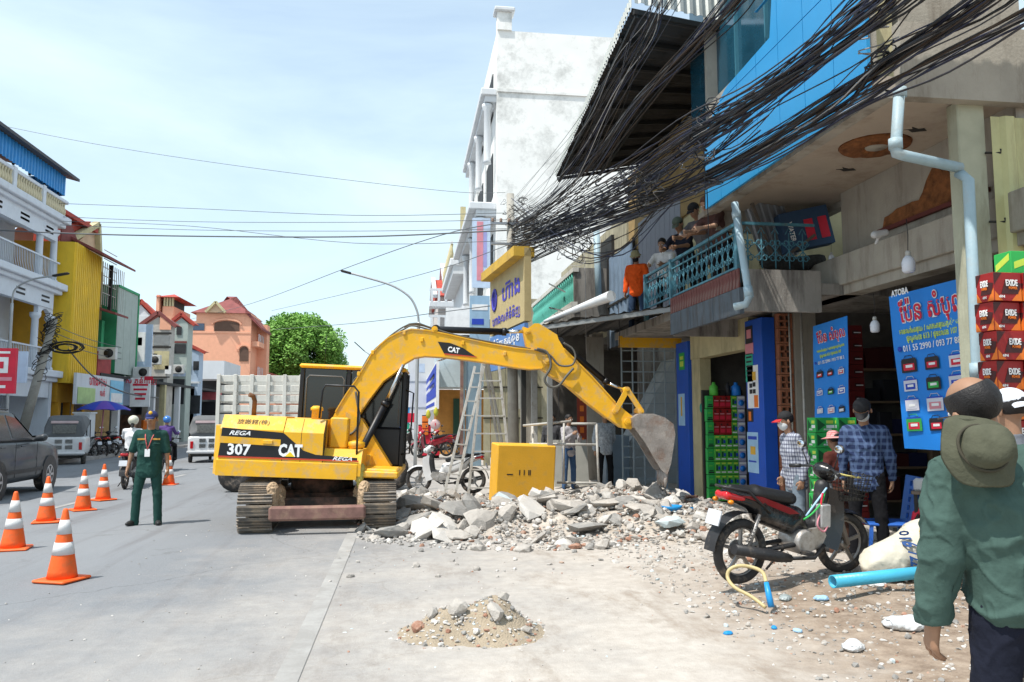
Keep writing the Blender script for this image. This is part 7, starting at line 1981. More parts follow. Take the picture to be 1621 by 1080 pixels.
# ------------------------------------------------------------------ traffic cones
CORG = mat('cone_orange', (0.85, 0.12, 0.015), rough=0.55, var=0.08, scale=4, dirt=(0.5, 0.15, 0.05), damt=0.45, dscale=11)
CWHT = mat('cone_white', (0.66, 0.65, 0.64), rough=0.5, var=0.06, dirt=(0.45, 0.42, 0.4), damt=0.3, dscale=9)
def cone_thing():
 t = thing('traffic_cone', 'x', 'cone', (0, 0, 0))
 t['group'] = 'orange traffic cones on the road'
 R_ = lambda z: 0.142 - 0.118 * (z - 0.035) / 0.665
 MB().box(-0.19, 0.19, -0.19, 0.19, 0, 0.03, 0, 0.012).build('cone_base', CORG, t)
 MB().lathe([(R_(0.035), 0.03)] + [(R_(z), z) for z in (0.1, 0.3, 0.5, 0.69)] + [(R_(0.7) * 0.7, 0.71), (0.0, 0.71)], 20).build('cone_body', CORG, t)
 for z0, z1 in ((0.26, 0.38), (0.46, 0.60)):
  MB().lathe([(R_(z0) + 0.001, z0), (R_(z0) + 0.004, z0), (R_(z1) + 0.004, z1), (R_(z1) + 0.001, z1)], 20).build('white_band', CWHT, t)
 return t
CN0 = cone_thing(); KIDS.clear()
KIDS['traffic_cone'] = [o for o in bpy.data.objects if o.parent == CN0]
CONES = [((20, 870), 'orange cone nearest the left edge of the photo'), ((73, 827), 'orange cone second from the left edge, beside the dark car'), ((131, 808), 'orange cone third from the left, in the middle of the line'),
   ((163, 792), 'orange cone behind the others, near the wheel of the moped'), ((98, 919), 'nearest cone on the road, standing in front of the other orange cones'), ((267, 768), 'far orange cone half hidden by the officer')]
for i, ((px, py), lab) in enumerate(CONES):
 p = on(px, py, z=0)
 if i == 0: CN0.location = p; CN0['label'] = lab; CN0.rotation_euler = (0, 0, 0.2)
 else: dup(CN0, p, 0.3 * i, lab)
# ------------------------------------------------------------------ motorbikes (x forward)
TYR = mat('tyre_rubber', (0.035, 0.033, 0.032), rough=0.85, var=0.3, dirt=(0.28, 0.22, 0.17), damt=0.45, dscale=9)
RIMM = mat('grey_rim', (0.30, 0.29, 0.28), rough=0.4, metal=0.7, dirt=(0.3, 0.24, 0.18), damt=0.4, dscale=10)
ENG = mat('engine_alloy', (0.42, 0.40, 0.38), rough=0.45, metal=0.6, var=0.25, scale=10, dirt=(0.2, 0.15, 0.1), damt=0.5, dscale=14)
PBLK = mat('black_plastic', (0.022, 0.022, 0.024), rough=0.45, var=0.2, dirt=(0.22, 0.18, 0.14), damt=0.3, dscale=7)
SEATM = mat('seat_vinyl', (0.014, 0.014, 0.015), rough=0.5, var=0.2)
TAILM = mat('tail_red', (0.5, 0.01, 0.015), rough=0.15, coat=0.5, bump=0)
MIRM = mat('mirror_glass', (0.75, 0.8, 0.85), rough=0.03, metal=1, bump=0)
def motorbike(label, loc, rotz, body, accent=None, detail=True, scale=1.0, lean=0.0, basket=False, group=None, steer=0.0, mirrors=True):
 t = thing('motorbike', label, 'motorbike', loc, rotz, group)
 t.rotation_euler = (R(lean), 0, rotz); t.scale = (scale,) * 3
 accent = accent or body
 wr = 0.285
 Q = Matrix.Rotation(R(90), 3, 'X')
 SM = Matrix.Translation((0.52, 0, 0)) @ Matrix.Rotation(steer, 4, 'Z') @ Matrix.Translation((-0.52, 0, 0))
 def sb(b, n, m, par=None):     # steered part
  b.v = [tuple(SM @ Vector(p)) for p in b.v]; return b.build(n, m, par or t)
 for k, xw in enumerate((-0.60, 0.62)):
  f = sb if k else (lambda b, n, m, par=None: b.build(n, m, par or t))
  w = f(MB().tube([(xw + (wr - 0.04) * math.cos(a), 0, wr + (wr - 0.04) * math.sin(a)) for a in [2 * math.pi * i / 32 for i in range(32)]], 0.042, 8, closed=True), 'tyre', TYR)
  r = MB().tube([(xw + (wr - 0.075) * math.cos(a), 0, wr + (wr - 0.075) * math.sin(a)) for a in [2 * math.pi * i / 24 for i in range(24)]], 0.014, 6, closed=True)
  for i in range(5):
   a = 2 * math.pi * i / 5 + 0.3
   r.bar((xw + 0.03 * math.cos(a), 0, wr + 0.03 * math.sin(a)), (xw + (wr - 0.08) * math.cos(a), 0, wr + (wr - 0.08) * math.sin(a)), 0.022, 0.03)
  r.lathe([(0.035, -0.06), (0.06, -0.03), (0.06, 0.03), (0.035, 0.06)], 14, (xw, 0, wr), Q)
  if detail: r.lathe([(0.09, -0.055), (0.09, -0.048)], 18, (xw, 0, wr), Q)
  f(r, 'rim', RIMM, w)
 hb = 0.02 if detail else 0.03
 sdf_obj('rear_fairing', body, t, [('c', (-0.78, 0, 0.80), 0.05, (-0.42, 0, 0.70), 0.085), ('c', (-0.42, 0, 0.70), 0.095, (0.02, 0, 0.56), 0.085), ('c', (0.02, 0, 0.56), 0.08, (0.12, 0, 0.42), 0.07), ('c', (-0.40, 0, 0.60), 0.08, (-0.05, 0, 0.48), 0.08)], h=hb, k=0.05)
 sdf_obj('seat', SEATM, t, [('c', (-0.72, 0, 0.845), 0.035, (-0.45, 0, 0.80), 0.055), ('c', (-0.45, 0, 0.79), 0.07, (-0.02, 0, 0.72), 0.055), ('c', (-0.45, 0.05, 0.79), 0.05, (-0.10, 0.05, 0.74), 0.05), ('c', (-0.45, -0.05, 0.79), 0.05, (-0.10, -0.05, 0.74), 0.05)], h=hb, k=0.04)
 for sy in (-1, 1):
  b = MB(); b.prism([(-0.70, 0.79), (-0.45, 0.77), (-0.12, 0.66), (0.0, 0.60), (-0.12, 0.60), (-0.40, 0.70)], 0.088 * sy, 0.094 * sy + 0.006 * sy, 'y'); b.build('side_stripe', accent, t)
  b = MB(); b.grid(lambda u, v: (0.28 + 0.10 * v + 0.13 * u + 0.05 * math.sin(v * 3), sy * (0.06 + 0.10 * u * (1 - 0.5 * v)), 0.30 + 0.52 * v - 0.05 * u), 4, 6)
  b.grid(lambda u, v: (0.272 + 0.10 * v + 0.13 * u + 0.05 * math.sin(v * 3), sy * (0.065 + 0.10 * u * (1 - 0.5 * v)), 0.30 + 0.52 * v - 0.05 * u), 4, 6, flip=True); b.build('leg_shield', body, t)
 sdf_obj('front_tube', PBLK, t, [('c', (0.12, 0, 0.45), 0.05, (0.30, 0, 0.45), 0.05), ('c', (0.30, 0, 0.45), 0.055, (0.37, 0, 0.82), 0.07)], h=hb, k=0.05)
 MB().prism([(-0.02, 0.30), (0.10, 0.24), (0.28, 0.28), (0.34, 0.38), (0.30, 0.46), (0.0, 0.44)], -0.09, 0.09, 'y').lathe([(0.10, -0.135), (0.115, -0.11), (0.115, 0.11), (0.10, 0.135)], 18, (0.06, 0, 0.34), Q).build('engine', ENG, t)
 MB().tube([(0.30, -0.10, 0.30), (0.15, -0.13, 0.20), (-0.15, -0.14, 0.22)], 0.018, 8).tube([(-0.15, -0.14, 0.22), (-0.30, -0.145, 0.25), (-0.80, -0.15, 0.35)], [0.035, 0.052, 0.045], 12).build('exhaust', PBLK, t)
 MB().tube([(-0.60, -0.09, wr), (-0.48, -0.10, 0.62)], 0.018, 8).tube([(-0.60 + 0.04 * math.cos(i) * 0 + 0.12 * (i / 40), -0.095 + 0.028 * math.sin(i * 1.3), wr + 0.10 + 0.20 * (i / 40) + 0) for i in range(41)], 0.007, 4).build('shock_absorber', RIMM, t)
 MB().tube([(-0.60, -0.08, wr), (0.05, -0.09, 0.33)], 0.022, 6).tube([(-0.60, 0.08, wr), (0.05, 0.09, 0.33)], 0.022, 6).tube([(0.0, -0.20, 0.26), (0.0, 0.20, 0.26)], 0.012, 6).box(0.0 - 0.03, 0.04, -0.24, -0.15, 0.25, 0.28).box(-0.03, 0.04, 0.15, 0.24, 0.25, 0.28).build('swing_arm', PBLK, t)
 MB().grid(lambda u, v: (-0.60 + (wr + 0.06) * math.cos(R(20 + 140 * u) if False else R(60 + 115 * u)), -0.07 + 0.14 * v, wr + (wr + 0.06) * math.sin(R(60 + 115 * u))), 10, 2).build('rear_mudguard', PBLK, t)
 fw = MB(); fw.grid(lambda u, v: (0.62 + (wr + 0.035) * math.cos(R(35 + 120 * u)), (-0.06 + 0.12 * v), wr + (wr + 0.035 - 0.03 * (2 * v - 1) ** 2) * math.sin(R(35 + 120 * u))), 10, 4); fw.grid(lambda u, v: (0.62 + (wr + 0.028) * math.cos(R(35 + 120 * u)), (-0.06 + 0.12 * v), wr + (wr + 0.028 - 0.03 * (2 * v - 1) ** 2) * math.sin(R(35 + 120 * u))), 10, 4, flip=True)
 sb(fw, 'front_fender', body)
 sb(MB().tube([(0.62, -0.08, wr), (0.50, -0.08, 0.62), (0.42, -0.05, 0.85)], 0.024, 8).tube([(0.62, 0.08, wr), (0.50, 0.08, 0.62), (0.42, 0.05, 0.85)], 0.024, 8), 'fork', RIMM)
 sb(MB().tube([(0.40, 0, 0.95), (0.38, -0.15, 0.99), (0.30, -0.33, 0.97)], 0.013, 8).tube([(0.40, 0, 0.95), (0.38, 0.15, 0.99), (0.30, 0.33, 0.97)], 0.013, 8), 'handlebar', PBLK)
 for sy in (-1, 1):
  sb(MB().tube([(0.335, sy * 0.25, 0.98), (0.29, sy * 0.355, 0.965)], 0.019, 8), 'grip', PBLK)
  if not mirrors: continue
  mm = sb(MB().tube([(0.37, sy * 0.18, 0.99), (0.36, sy * 0.24, 1.10), (0.36, sy * 0.26, 1.14)], 0.006, 5).ball((0.36, sy * 0.27, 1.19), (0.022, 0.06, 0.04), 12, 8), 'mirror', PBLK)
  sb(MB().ball((0.345, sy * 0.27, 1.19), (0.012, 0.055, 0.036), 12, 8), 'mirror_glass', MIRM, mm)
  MB().ball((-0.80, sy * 0.10, 0.74), (0.03, 0.025, 0.02), 8, 6).build('indicator', mat('amber_lens', (0.7, 0.22, 0.01), rough=0.2), t)
 sdf_obj('headlight_cowl', PBLK if body is PBLK else body, t, [('c', SM @ V(0.38, 0, 0.97), 0.075, SM @ V(0.46, 0, 0.92), 0.065), ('c', SM @ V(0.40, -0.08, 0.97), 0.05, SM @ V(0.40, 0.08, 0.97), 0.05)], h=hb, k=0.04)
 sb(MB().ball((0.50, 0, 0.92), (0.04, 0.065, 0.055), 12, 8), 'headlight', mat('lamp_glass', (0.6, 0.62, 0.62), rough=0.1, bump=0))
 sdf_obj('tail_light', TAILM, t, [('c', (-0.80, -0.045, 0.79), 0.038, (-0.80, 0.045, 0.79), 0.038), ('c', (-0.80, -0.06, 0.79), 0.03, (-0.66, -0.095, 0.76), 0.022), ('c', (-0.80, 0.06, 0.79), 0.03, (-0.66, 0.095, 0.76), 0.022)], h=0.016, k=0.02)
 MB().obox((-0.90, 0, 0.60), (0.012, 0.17, 0.13), Matrix.Rotation(R(18), 3, 'Y')).build('licence_plate', mat('plate_white', (0.6, 0.62, 0.66), rough=0.4), t)
 b = MB().tube([(-0.35, 0.10, 0.62), (-0.62, 0.11, 0.83), (-0.80, 0.10, 0.86), (-0.84, 0, 0.865), (-0.80, -0.10, 0.86), (-0.62, -0.11, 0.83), (-0.35, -0.10, 0.62)], 0.012, 6); b.build('grab_rail', PBLK, t)
 MB().tube([(0.05, 0.12, 0.26), (-0.05, 0.26, 0.02)], 0.012, 6).build('side_stand', PBLK, t)
 if basket:
  bk = MB()
  x0, x1, w_, z0, z1 = 0.50, 0.76, 0.15, 0.70, 0.93
  for i in range(7):
   u = i / 6; z = z0 + (z1 - z0) * u; e = 0.04 * u
   bk.tube([(x0, -w_ - e, z), (x1 + e, -w_ - e, z), (x1 + e, w_ + e, z), (x0, w_ + e, z)], 0.0035, 4, closed=True)
  for i in range(9):
   u = i / 8
   for sy in (-1, 1): bk.tube([(x0 + (x1 - x0) * u, sy * w_, z0), (x0 + (x1 + 0.04 - x0) * u, sy * (w_ + 0.04), z1)], 0.0035, 4)
   bk.tube([(x1, -w_ + 2 * w_ * u, z0), (x1 + 0.04, (-w_ - 0.04) + 2 * (w_ + 0.04) * u, z1)], 0.0035, 4)
   bk.tube([(x0, -w_ + 2 * w_ * u, z0), (x1, -w_ + 2 * w_ * u, z0)], 0.0035, 4)
  sb(bk, 'front_basket', IRON)
 return t
BRED = mat('gloss_black_paint', (0.012, 0.012, 0.013), rough=0.25, var=0.2, coat=0.4, dirt=(0.22, 0.18, 0.15), damt=0.3, dscale=6, bump=0.02)
ARED = mat('gloss_red_paint', (0.20, 0.008, 0.012), rough=0.3, coat=0.3, bump=0.02)
rw, fw_ = on(1158, 924, z=0.09), on(1338, 902, z=0.10)
hd_ = (fw_ - rw); ang = math.atan2(hd_.y, hd_.x)
mid = (rw + fw_) / 2
bike = motorbike('black and red moped with a wire front basket parked on the broken ground', (mid.x, mid.y, 0.08), ang, BRED, ARED, scale=1.06, lean=4, basket=True, steer=-0.15)
# plastic ties, phone stand and bag on the front tube
def bp(x, y, z): return wm(bike) @ V(x, y, z)
for m, P, nm in ((PRG, [(0.30, -0.1, 0.80), (0.22, -0.14, 0.70), (0.10, -0.14, 0.60), (0.02, -0.12, 0.55)], 'green_cord'), (PRR, [(0.24, -0.13, 0.78), (0.20, -0.15, 0.66), (0.22, -0.16, 0.50), (0.26, -0.15, 0.47)], 'red_cord'),
     (mat('print_pale_blue', None), [(0.32, -0.1, 0.82), (0.18, -0.13, 0.72), (0.05, -0.12, 0.58)], 'blue_cord'), (PRP, [(0.20, -0.14, 0.60), (0.15, -0.16, 0.50), (0.22, -0.17, 0.44), (0.28, -0.16, 0.50)], 'pink_cord'), (mat('yellow_cord', (0.7, 0.6, 0.2)), [(0.45, -0.1, 0.95), (0.60, -0.14, 0.92), (0.75, -0.1, 0.90)], 'yellow_cord')):
 MB().tube(smooth(P, 4), 0.009, 6).build(nm, m, bike)
MB().box(0.19, 0.31, -0.17, -0.09, 0.47, 0.68, 0, 0.01).build('silver_box', mat('silver_box', (0.45, 0.45, 0.45), rough=0.35, metal=0.4, var=0.3, scale=12), bike)
WB = mat('gloss_white_paint', (0.70, 0.70, 0.70), rough=0.3, coat=0.3, bump=0.02, dirt=(0.4, 0.35, 0.3), damt=0.3)
q = on(706, 779, z=0.08)
motorbike('dusty white scooter parked behind the step ladders among the rubble', (q.x, q.y, 0.06), R(165), WB, None, lean=5, scale=0.95, steer=0.3)
rd = mat('gloss_dark_red', (0.35, 0.012, 0.03), rough=0.3, coat=0.3)
q = on(684, 728, z=0); far0 = motorbike('red motorbike parked in the far row under the pale blue shop', (q.x, q.y, 0.12), R(200), rd, None, detail=False)
KIDS[far0.name] = [o for o in bpy.data.objects if o.parent == far0]
for o in KIDS[far0.name]: KIDS[o.name] = [c for c in bpy.data.objects if c.parent == o]
for (px, py, rz, lab, mm) in ((704, 726, 215, 'second red motorbike behind the lamp post in the far row', None), (662, 717, 170, 'dark motorbike farthest along the right pavement', PBLK),
       (150, 703, 150, 'parked dark motorbike nearest the white three wheeler', PBLK), (163, 702, 160, 'parked motorbike under the blue umbrella', PBLK), (176, 702, 120, 'parked dark motorbike left of the rider in white', PBLK), (292, 697, 60, 'dark motorbike by the slim far lamp post', PBLK), (140, 701, 140, 'cream scooter parked in front of the left hand shops', WB)):
 q = on(px, HOR, x=-12.7) if px < 200 else on(px, py, z=0.0); c = dup(far0, (q.x, q.y, 0.02 if px < 200 else 0.12 if px > 600 else 0), R(rz), lab, None)
 if mm:
  for o in bpy.data.objects:
   if o.parent == c and o.data and rd.name in [m.name for m in o.data.materials if m]:
    key = o.data.name + mm.name
    me = bpy.data.meshes.get(key)
    if me is None:
     me = o.data.copy(); me.name = key
     for i, m in enumerate(me.materials):
      if m == rd: me.materials[i] = mm
    o.data = me
# moped and riders
q = on(187, 774, z=0)
motorbike('black moped ridden away from the camera by the woman in white', (q.x + 0.1, q.y + 0.5, 0), R(97), PBLK, None, detail=False)
sit = dict(armL=((0.2, -0.8, -0.7), (0.15, -0.9, -0.1)), armR=((-0.2, -0.8, -0.7), (-0.15, -0.9, -0.1)), legL=((0.25, -1, -0.25), (0.05, -0.05, -1)), legR=((-0.25, -1, -0.25), (-0.05, -0.05, -1)), lean=(0, -0.08, 1))
p = person('woman in a white shirt and cream helmet riding a black moped away', (q.x + 0.12, q.y + 0.45, 0), R(187), 1.60, pelvis=(0, 0.05, 0.88), shirt=cl('white', None), sleeve='short', trousers=dark_tr, hair='tail', skin=SKIN2, h=0.014, **sit)
helmet_on(p, mat('helmet_cream', (0.62, 0.60, 0.48), rough=0.25, coat=0.5, bump=0))
q = on(262, 745, z=0)
motorbike('far moped hidden behind the officer in green', (q.x, q.y, 0), R(92), PBLK, None, detail=False)
p = person('far rider in a purple shirt and blue helmet behind the officer', (q.x, q.y - 0.05, 0), R(182), 1.62, pelvis=(0, 0.05, 0.88), shirt=cl('purple', (0.10, 0.06, 0.20)), trousers=dark_tr, h=0.018, **sit)
helmet_on(p, mat('helmet_blue', (0.05, 0.20, 0.55), rough=0.25, coat=0.5, bump=0))
# ------------------------------------------------------------------ cars and three wheelers
def loft(st, n=14):
 """stations along y: (y, half width low, half width high, z bottom, z mid, z top)."""
 b = MB(); rings = []
 for (y, w0, w1, zb_, zm, zt_) in st:
  P = [(-w0 * 0.9, zb_), (-w0, zb_ + 0.12), (-w0, zm), (-w1, zt_ - 0.05), (-w1 + 0.10, zt_), (w1 - 0.10, zt_), (w1, zt_ - 0.05), (w0, zm), (w0, zb_ + 0.12), (w0 * 0.9, zb_)]
  rings.append([(x, y, z) for x, z in P])
 k = len(rings[0])
 v = [p for r in rings for p in r]; f = []
 for i in range(len(rings) - 1):
  for j in range(k):
   j2 = (j + 1) % k; f.append((i * k + j, (i + 1) * k + j, (i + 1) * k + j2, i * k + j2))
 f.append(tuple(range(k))); f.append(tuple((len(rings) - 1) * k + j for j in range(k - 1, -1, -1)))
 return b.add(v, f, 0, False)
CARP = mat('car_paint_grey', (0.042, 0.048, 0.055), rough=0.45, var=0.06, metal=0.0, coat=0.25, bump=0, dirt=(0.25, 0.22, 0.2), damt=0.2, dscale=3)
q = on(72, 776, z=0)
car = thing('parked_suv', 'dark grey sport utility car at the left edge, heading away down the street', 'car', (q.x - 0.86, q.y, 0), R(3))
b = loft([(0.86, 0.70, 0.66, 0.42, 0.60, 0.80), (0.78, 0.82, 0.78, 0.32, 0.62, 0.98), (0.2, 0.88, 0.82, 0.28, 0.70, 1.08), (-0.55, 0.90, 0.84, 0.28, 0.72, 1.14), (-2.4, 0.90, 0.84, 0.28, 0.72, 1.16), (-3.2, 0.89, 0.83, 0.30, 0.72, 1.14), (-3.42, 0.80, 0.75, 0.40, 0.7, 1.05)])
b.build('body', CARP, car, bev=0.06)
b = loft([(-0.50, 0.80, 0.60, 1.10, 1.12, 1.14), (-0.62, 0.815, 0.62, 1.08, 1.14, 1.20), (-1.35, 0.825, 0.62, 1.08, 1.16, 1.74), (-1.6, 0.825, 0.62, 1.08, 1.16, 1.78), (-3.0, 0.82, 0.62, 1.08, 1.16, 1.76), (-3.35, 0.80, 0.60, 1.05, 1.15, 1.30)])
b.build('cabin', CARP, car, bev=0.035)
def glass(P, nm='side_window', s=1):
 zf = lambda z: 0.825 + (0.62 - 0.825) * max(0, (z - 1.16)) / (1.73 - 1.16) + 0.006
 v = [(s * zf(z), y, z) for y, z in P]; v2 = [(s * (zf(z) - 0.01), y, z) for y, z in P]; n = len(P)
 b = MB(); b.add(v + v2, [tuple(range(n)), tuple(range(2 * n - 1, n - 1, -1))] + [(i, (i + 1) % n, n + (i + 1) % n, n + i) for i in range(n)]); return b.build(nm, GLS, car, fix=True)
for s in (-1, 1):
 glass([(-0.82, 1.19), (-1.38, 1.62), (-1.80, 1.68), (-1.80, 1.19)], s=s); glass([(-1.88, 1.19), (-1.88, 1.68), (-2.62, 1.66), (-2.70, 1.19)], s=s); glass([(-2.78, 1.19), (-2.70, 1.65), (-3.0, 1.60), (-3.15, 1.19)], s=s)
 mm = sdf_obj('wing_mirror', CARP, car, [('c', (s * 0.95, -0.86, 1.18), 0.07, (s * 1.06, -0.88, 1.20), 0.08), ('c', (s * 0.85, -0.88, 1.14), 0.03, (s * 0.95, -0.86, 1.17), 0.04)], h=0.02)
 for yw in (0.0, -2.62):
  w = MB().lathe([(0.20, -0.10), (0.33, -0.11), (0.355, -0.07), (0.355, 0.07), (0.33, 0.11), (0.20, 0.10)], 28, (s * 0.80, yw, 0.355), Matrix.Rotation(R(90), 3, 'Y')).build('wheel', TYR, car)
  r = MB().lathe([(0.215, -0.01), (0.215, 0.01)], 24, (s * 0.895, yw, 0.355), Matrix.Rotation(R(90), 3, 'Y'), m=1)
  for k in range(6):
   a = k * math.pi / 3; r.bar((s * 0.91, yw + 0.03 * math.cos(a), 0.355 + 0.03 * math.sin(a)), (s * 0.91, yw + 0.20 * math.cos(a), 0.355 + 0.20 * math.sin(a)), 0.02, 0.05)
  r.tube([(s * 0.905, yw + 0.205 * math.cos(a), 0.355 + 0.205 * math.sin(a)) for a in [i * math.pi / 12 for i in range(24)]], 0.016, 6, closed=True)
  r.build('rim', [mat('alloy', (0.55, 0.55, 0.56), rough=0.3, metal=0.8, bump=0), IRON], w)
  MB().lathe([(0.36, -0.02), (0.42, 0.0), (0.42, 0.03)], 24, (s * 0.885, yw, 0.365), Matrix.Rotation(R(90 * s), 3, 'Y')).build('wheel_arch', PBLK, car)
 for (y_) in (-1.25, -2.2): MB().box(s * 0.905, s * 0.925, y_ - 0.1 - 0.28, y_ + 0.1 - 0.28, 1.02, 1.05, 0, 0.005).build('door_handle', CARP, car)
 for y_ in (-0.75, -1.84, -2.72): MB().box(s * 0.897, s * 0.903, y_ - 0.004, y_ + 0.004, 0.40, 1.10).build('door_gap', IRON, car)
 MB().box(s * 0.90, s * 0.915, -2.3, -0.4, 0.48, 0.56, 0, 0.004).build('side_moulding', PBLK, car)
 MB().ball((s * 0.66, 0.80, 0.78), (0.14, 0.06, 0.08), 10, 6).build('headlight', mat('lamp_glass', None), car)
 MB().box(s * 0.60 - 0.02, s * 0.60 + 0.02, -3.0, -1.6, 1.78, 1.81, 0, 0.008).build('roof_rail', PBLK, car)
b = MB(); b.add([(-0.76, -0.68, 1.22), (0.76, -0.68, 1.22), (0.60, -1.34, 1.70), (-0.60, -1.34, 1.70)], [(0, 1, 2, 3)]); b.v = [(x, y + 0.012, z + 0.012) for x, y, z in b.v]; b.build('windscreen', GLS, car)
TKW = mat('three_wheeler_white', (0.66, 0.66, 0.66), rough=0.4, coat=0.2, dirt=(0.4, 0.38, 0.35), damt=0.25, dscale=4, bump=0.02)
TKC = mat('grey_canvas', (0.13, 0.135, 0.14), rough=0.8, var=0.15, bump=0.2)
def tuktuk(label, loc, rotz):
 t = thing('three_wheeler', label, 'three wheeler', loc, rotz)
 b = loft([(-1.20, 0.62, 0.62, 0.40, 0.7, 0.92), (-1.14, 0.66, 0.66, 0.32, 0.7, 0.98), (0.2, 0.66, 0.66, 0.32, 0.7, 0.98), (0.45, 0.62, 0.60, 0.34, 0.7, 0.80), (0.9, 0.45, 0.42, 0.36, 0.7, 0.95), (1.30, 0.30, 0.26, 0.45, 0.7, 0.92)])
 b.build('lower_body', TKW, t, bev=0.04)
 b = loft([(-1.17, 0.62, 0.50, 0.98, 1.10, 1.55), (-1.0, 0.64, 0.52, 0.98, 1.3, 1.70), (0.35, 0.64, 0.52, 1.45, 1.5, 1.72), (1.0, 0.48, 0.42, 1.40, 1.45, 1.62)])
 b.build('canopy', TKC, t, bev=0.05)
 MB().box(-0.36, 0.36, -1.205, -1.16, 1.08, 1.38, 0, 0.01).build('rear_window', [mat('clear_vinyl', (0.14, 0.14, 0.13), rough=0.3, var=0.4, scale=14)], t)
 MB().box(-0.42, 0.42, -1.20, -1.165, 1.43, 1.52, 0, 0.01).build('rear_band', mat('pink_white_band', (0.6, 0.45, 0.45), rough=0.6), t)
 for s in (-1, 1):
  MB().box(s * 0.52 - 0.05, s * 0.52 + 0.05, -1.235, -1.19, 0.52, 0.78, 0, 0.01).build('tail_light', TAILM, t)
  for (x, z) in ((0.16, 0.55), (0.16, 0.75)):
   for k in range(4): MB().box(s * x - 0.11, s * x + 0.11, -1.225, -1.20, z + k * 0.035, z + k * 0.035 + 0.015).build('vent', IRON, t)
  MB().lathe([(0.12, -0.06), (0.24, -0.06), (0.25, 0), (0.24, 0.06), (0.12, 0.06), (0.1, 0.06)], 20, (s * 0.58, -0.75, 0.25), Matrix.Rotation(R(90), 3, 'Y')).build('wheel', TYR, t)
  MB().tube([(s * 0.64, 0.35, 0.8), (s * 0.62, 0.35, 1.48)], 0.02, 6).tube([(s * 0.45, 0.95, 0.9), (s * 0.45, 0.95, 1.45)], 0.02, 6).build('upright', IRON, t)
 MB().box(-0.68, 0.68, -1.28, -1.18, 0.36, 0.44, 0, 0.02).build('rear_bumper', TKW, t)
 MB().box(-0.5, 0.5, -1.1, -0.3, 0.22, 0.34).build('underside', IRON, t)
 MB().lathe([(0.12, -0.05), (0.24, -0.05), (0.25, 0), (0.24, 0.05), (0.12, 0.05)], 20, (0, 1.15, 0.25), Matrix.Rotation(R(90), 3, 'Y')).build('wheel', TYR, t)
 MB().box(-0.5, 0.5, -0.55, -0.15, 0.6, 0.9, 0, 0.04).build('bench', PBLK, t)
 return t
q = on(317, 733, z=0); tuktuk('white three wheeler with a grey canvas top driving away beyond the officer', (q.x, q.y + 1.2, 0), R(10))
q = on(92, HOR, x=-12.0); tuktuk('white three wheeler parked by the left pavement in front of the shops', (q.x, q.y + 1.0, 0), R(14))
# white stall box next to it
q = on(134, HOR, x=-12.9)
o = MB().box(-0.3, 0.3, -0.3, 0.3, 0.3, 1.7).box(-0.35, 0.35, -0.35, 0.35, 1.7, 1.76).build('vending_stall', WHB, None, loc=(q.x, q.y, 0.1)); tag(o, 'narrow white stall standing beside the parked three wheeler', 'stall')
# umbrella
q = on(160, HOR, x=-12.9)
um = thing('umbrella', 'big blue umbrella shading the parked motorbikes on the left pavement', 'umbrella', (q.x, q.y, 0))
MB().tube([(0, 0, 0), (0.1, 0, 2.35)], 0.03, 8).build('umbrella_pole', PRP, um)
b = MB()
for k in range(8):
 a0, a1 = 2 * math.pi * k / 8, 2 * math.pi * (k + 1) / 8
 b.grid(lambda u, v: (0.1 + 1.05 * v * math.cos(a0 + (a1 - a0) * u), 1.05 * v * math.sin(a0 + (a1 - a0) * u), 2.36 - 0.42 * v ** 1.7 + 0.05 * math.sin(math.pi * u) * v), 3, 5, m=0 if k % 3 else 1)
b.build('umbrella_cover', [mat('umbrella_blue', (0.02, 0.05, 0.42), rough=0.7), mat('umbrella_purple', (0.12, 0.06, 0.40), rough=0.7)], um)
# ------------------------------------------------------------------ truck behind the excavator
TRW = mat('truck_cream_white', (0.66, 0.64, 0.58), rough=0.5, var=0.08, dirt=(0.32, 0.26, 0.2), damt=0.4, dscale=4, streak=True)
D_ = 18.2
def tr(px, py): return on(px, py, y=D_)
tk = thing('truck', 'small white truck with a slatted cargo bed parked behind the excavator', 'truck', (xat(470, D_), D_ + 1, 0))
x0, x1 = tr(345, 660).x, tr(472, 660).x + 0.05
zt_, zb_ = tr(400, 593).z, 1.05
n = 7
for k in range(n):
 z0_, z1_ = zb_ + (zt_ - zb_) * k / n, zb_ + (zt_ - zb_) * (k + 1) / n
 if k < 3: MB().box(x0, x1, D_, D_ + 0.04, z0_ + 0.002, z1_ - 0.002).build('side_board', TRW, tk, world=True)
 else: MB().box(x0, x1, D_ - 0.01, D_ + 0.04, z0_ + 0.055, z1_ - 0.02, 0, 0.006).build('slat', TRW, tk, world=True)
npost = 5
for k in range(npost + 1):
 x = x0 + (x1 - x0) * k / npost
 MB().box(x - 0.04, x + 0.04, D_ - 0.06, D_ - 0.012, zb_ - 0.1, zt_, 0, 0.006).build('stake', TRW, tk, world=True)
for yy in (D_ + 1.95,):
 for k in range(n): MB().box(x0, x1, yy, yy + 0.04, zb_ + (zt_ - zb_) * k / n + 0.05, zb_ + (zt_ - zb_) * (k + 1) / n - 0.02).build('slat', TRW, tk, world=True)
for xx in (x0, x1 - 0.04):
 for k in range(n): MB().box(xx, xx + 0.04, D_ + 0.05, D_ + 1.94, zb_ + (zt_ - zb_) * k / n + 0.03, zb_ + (zt_ - zb_) * (k + 1) / n - 0.02).build('slat', TRW, tk, world=True)
x2 = tr(632, 660).x
MB().box(x0, x2 - 0.6, D_ + 0.1, D_ + 1.9, 0.75, 0.98).box(x0, x1, D_ + 0.05, D_ + 1.95, 0.98, 1.05).build('chassis', IRON, tk, world=True)
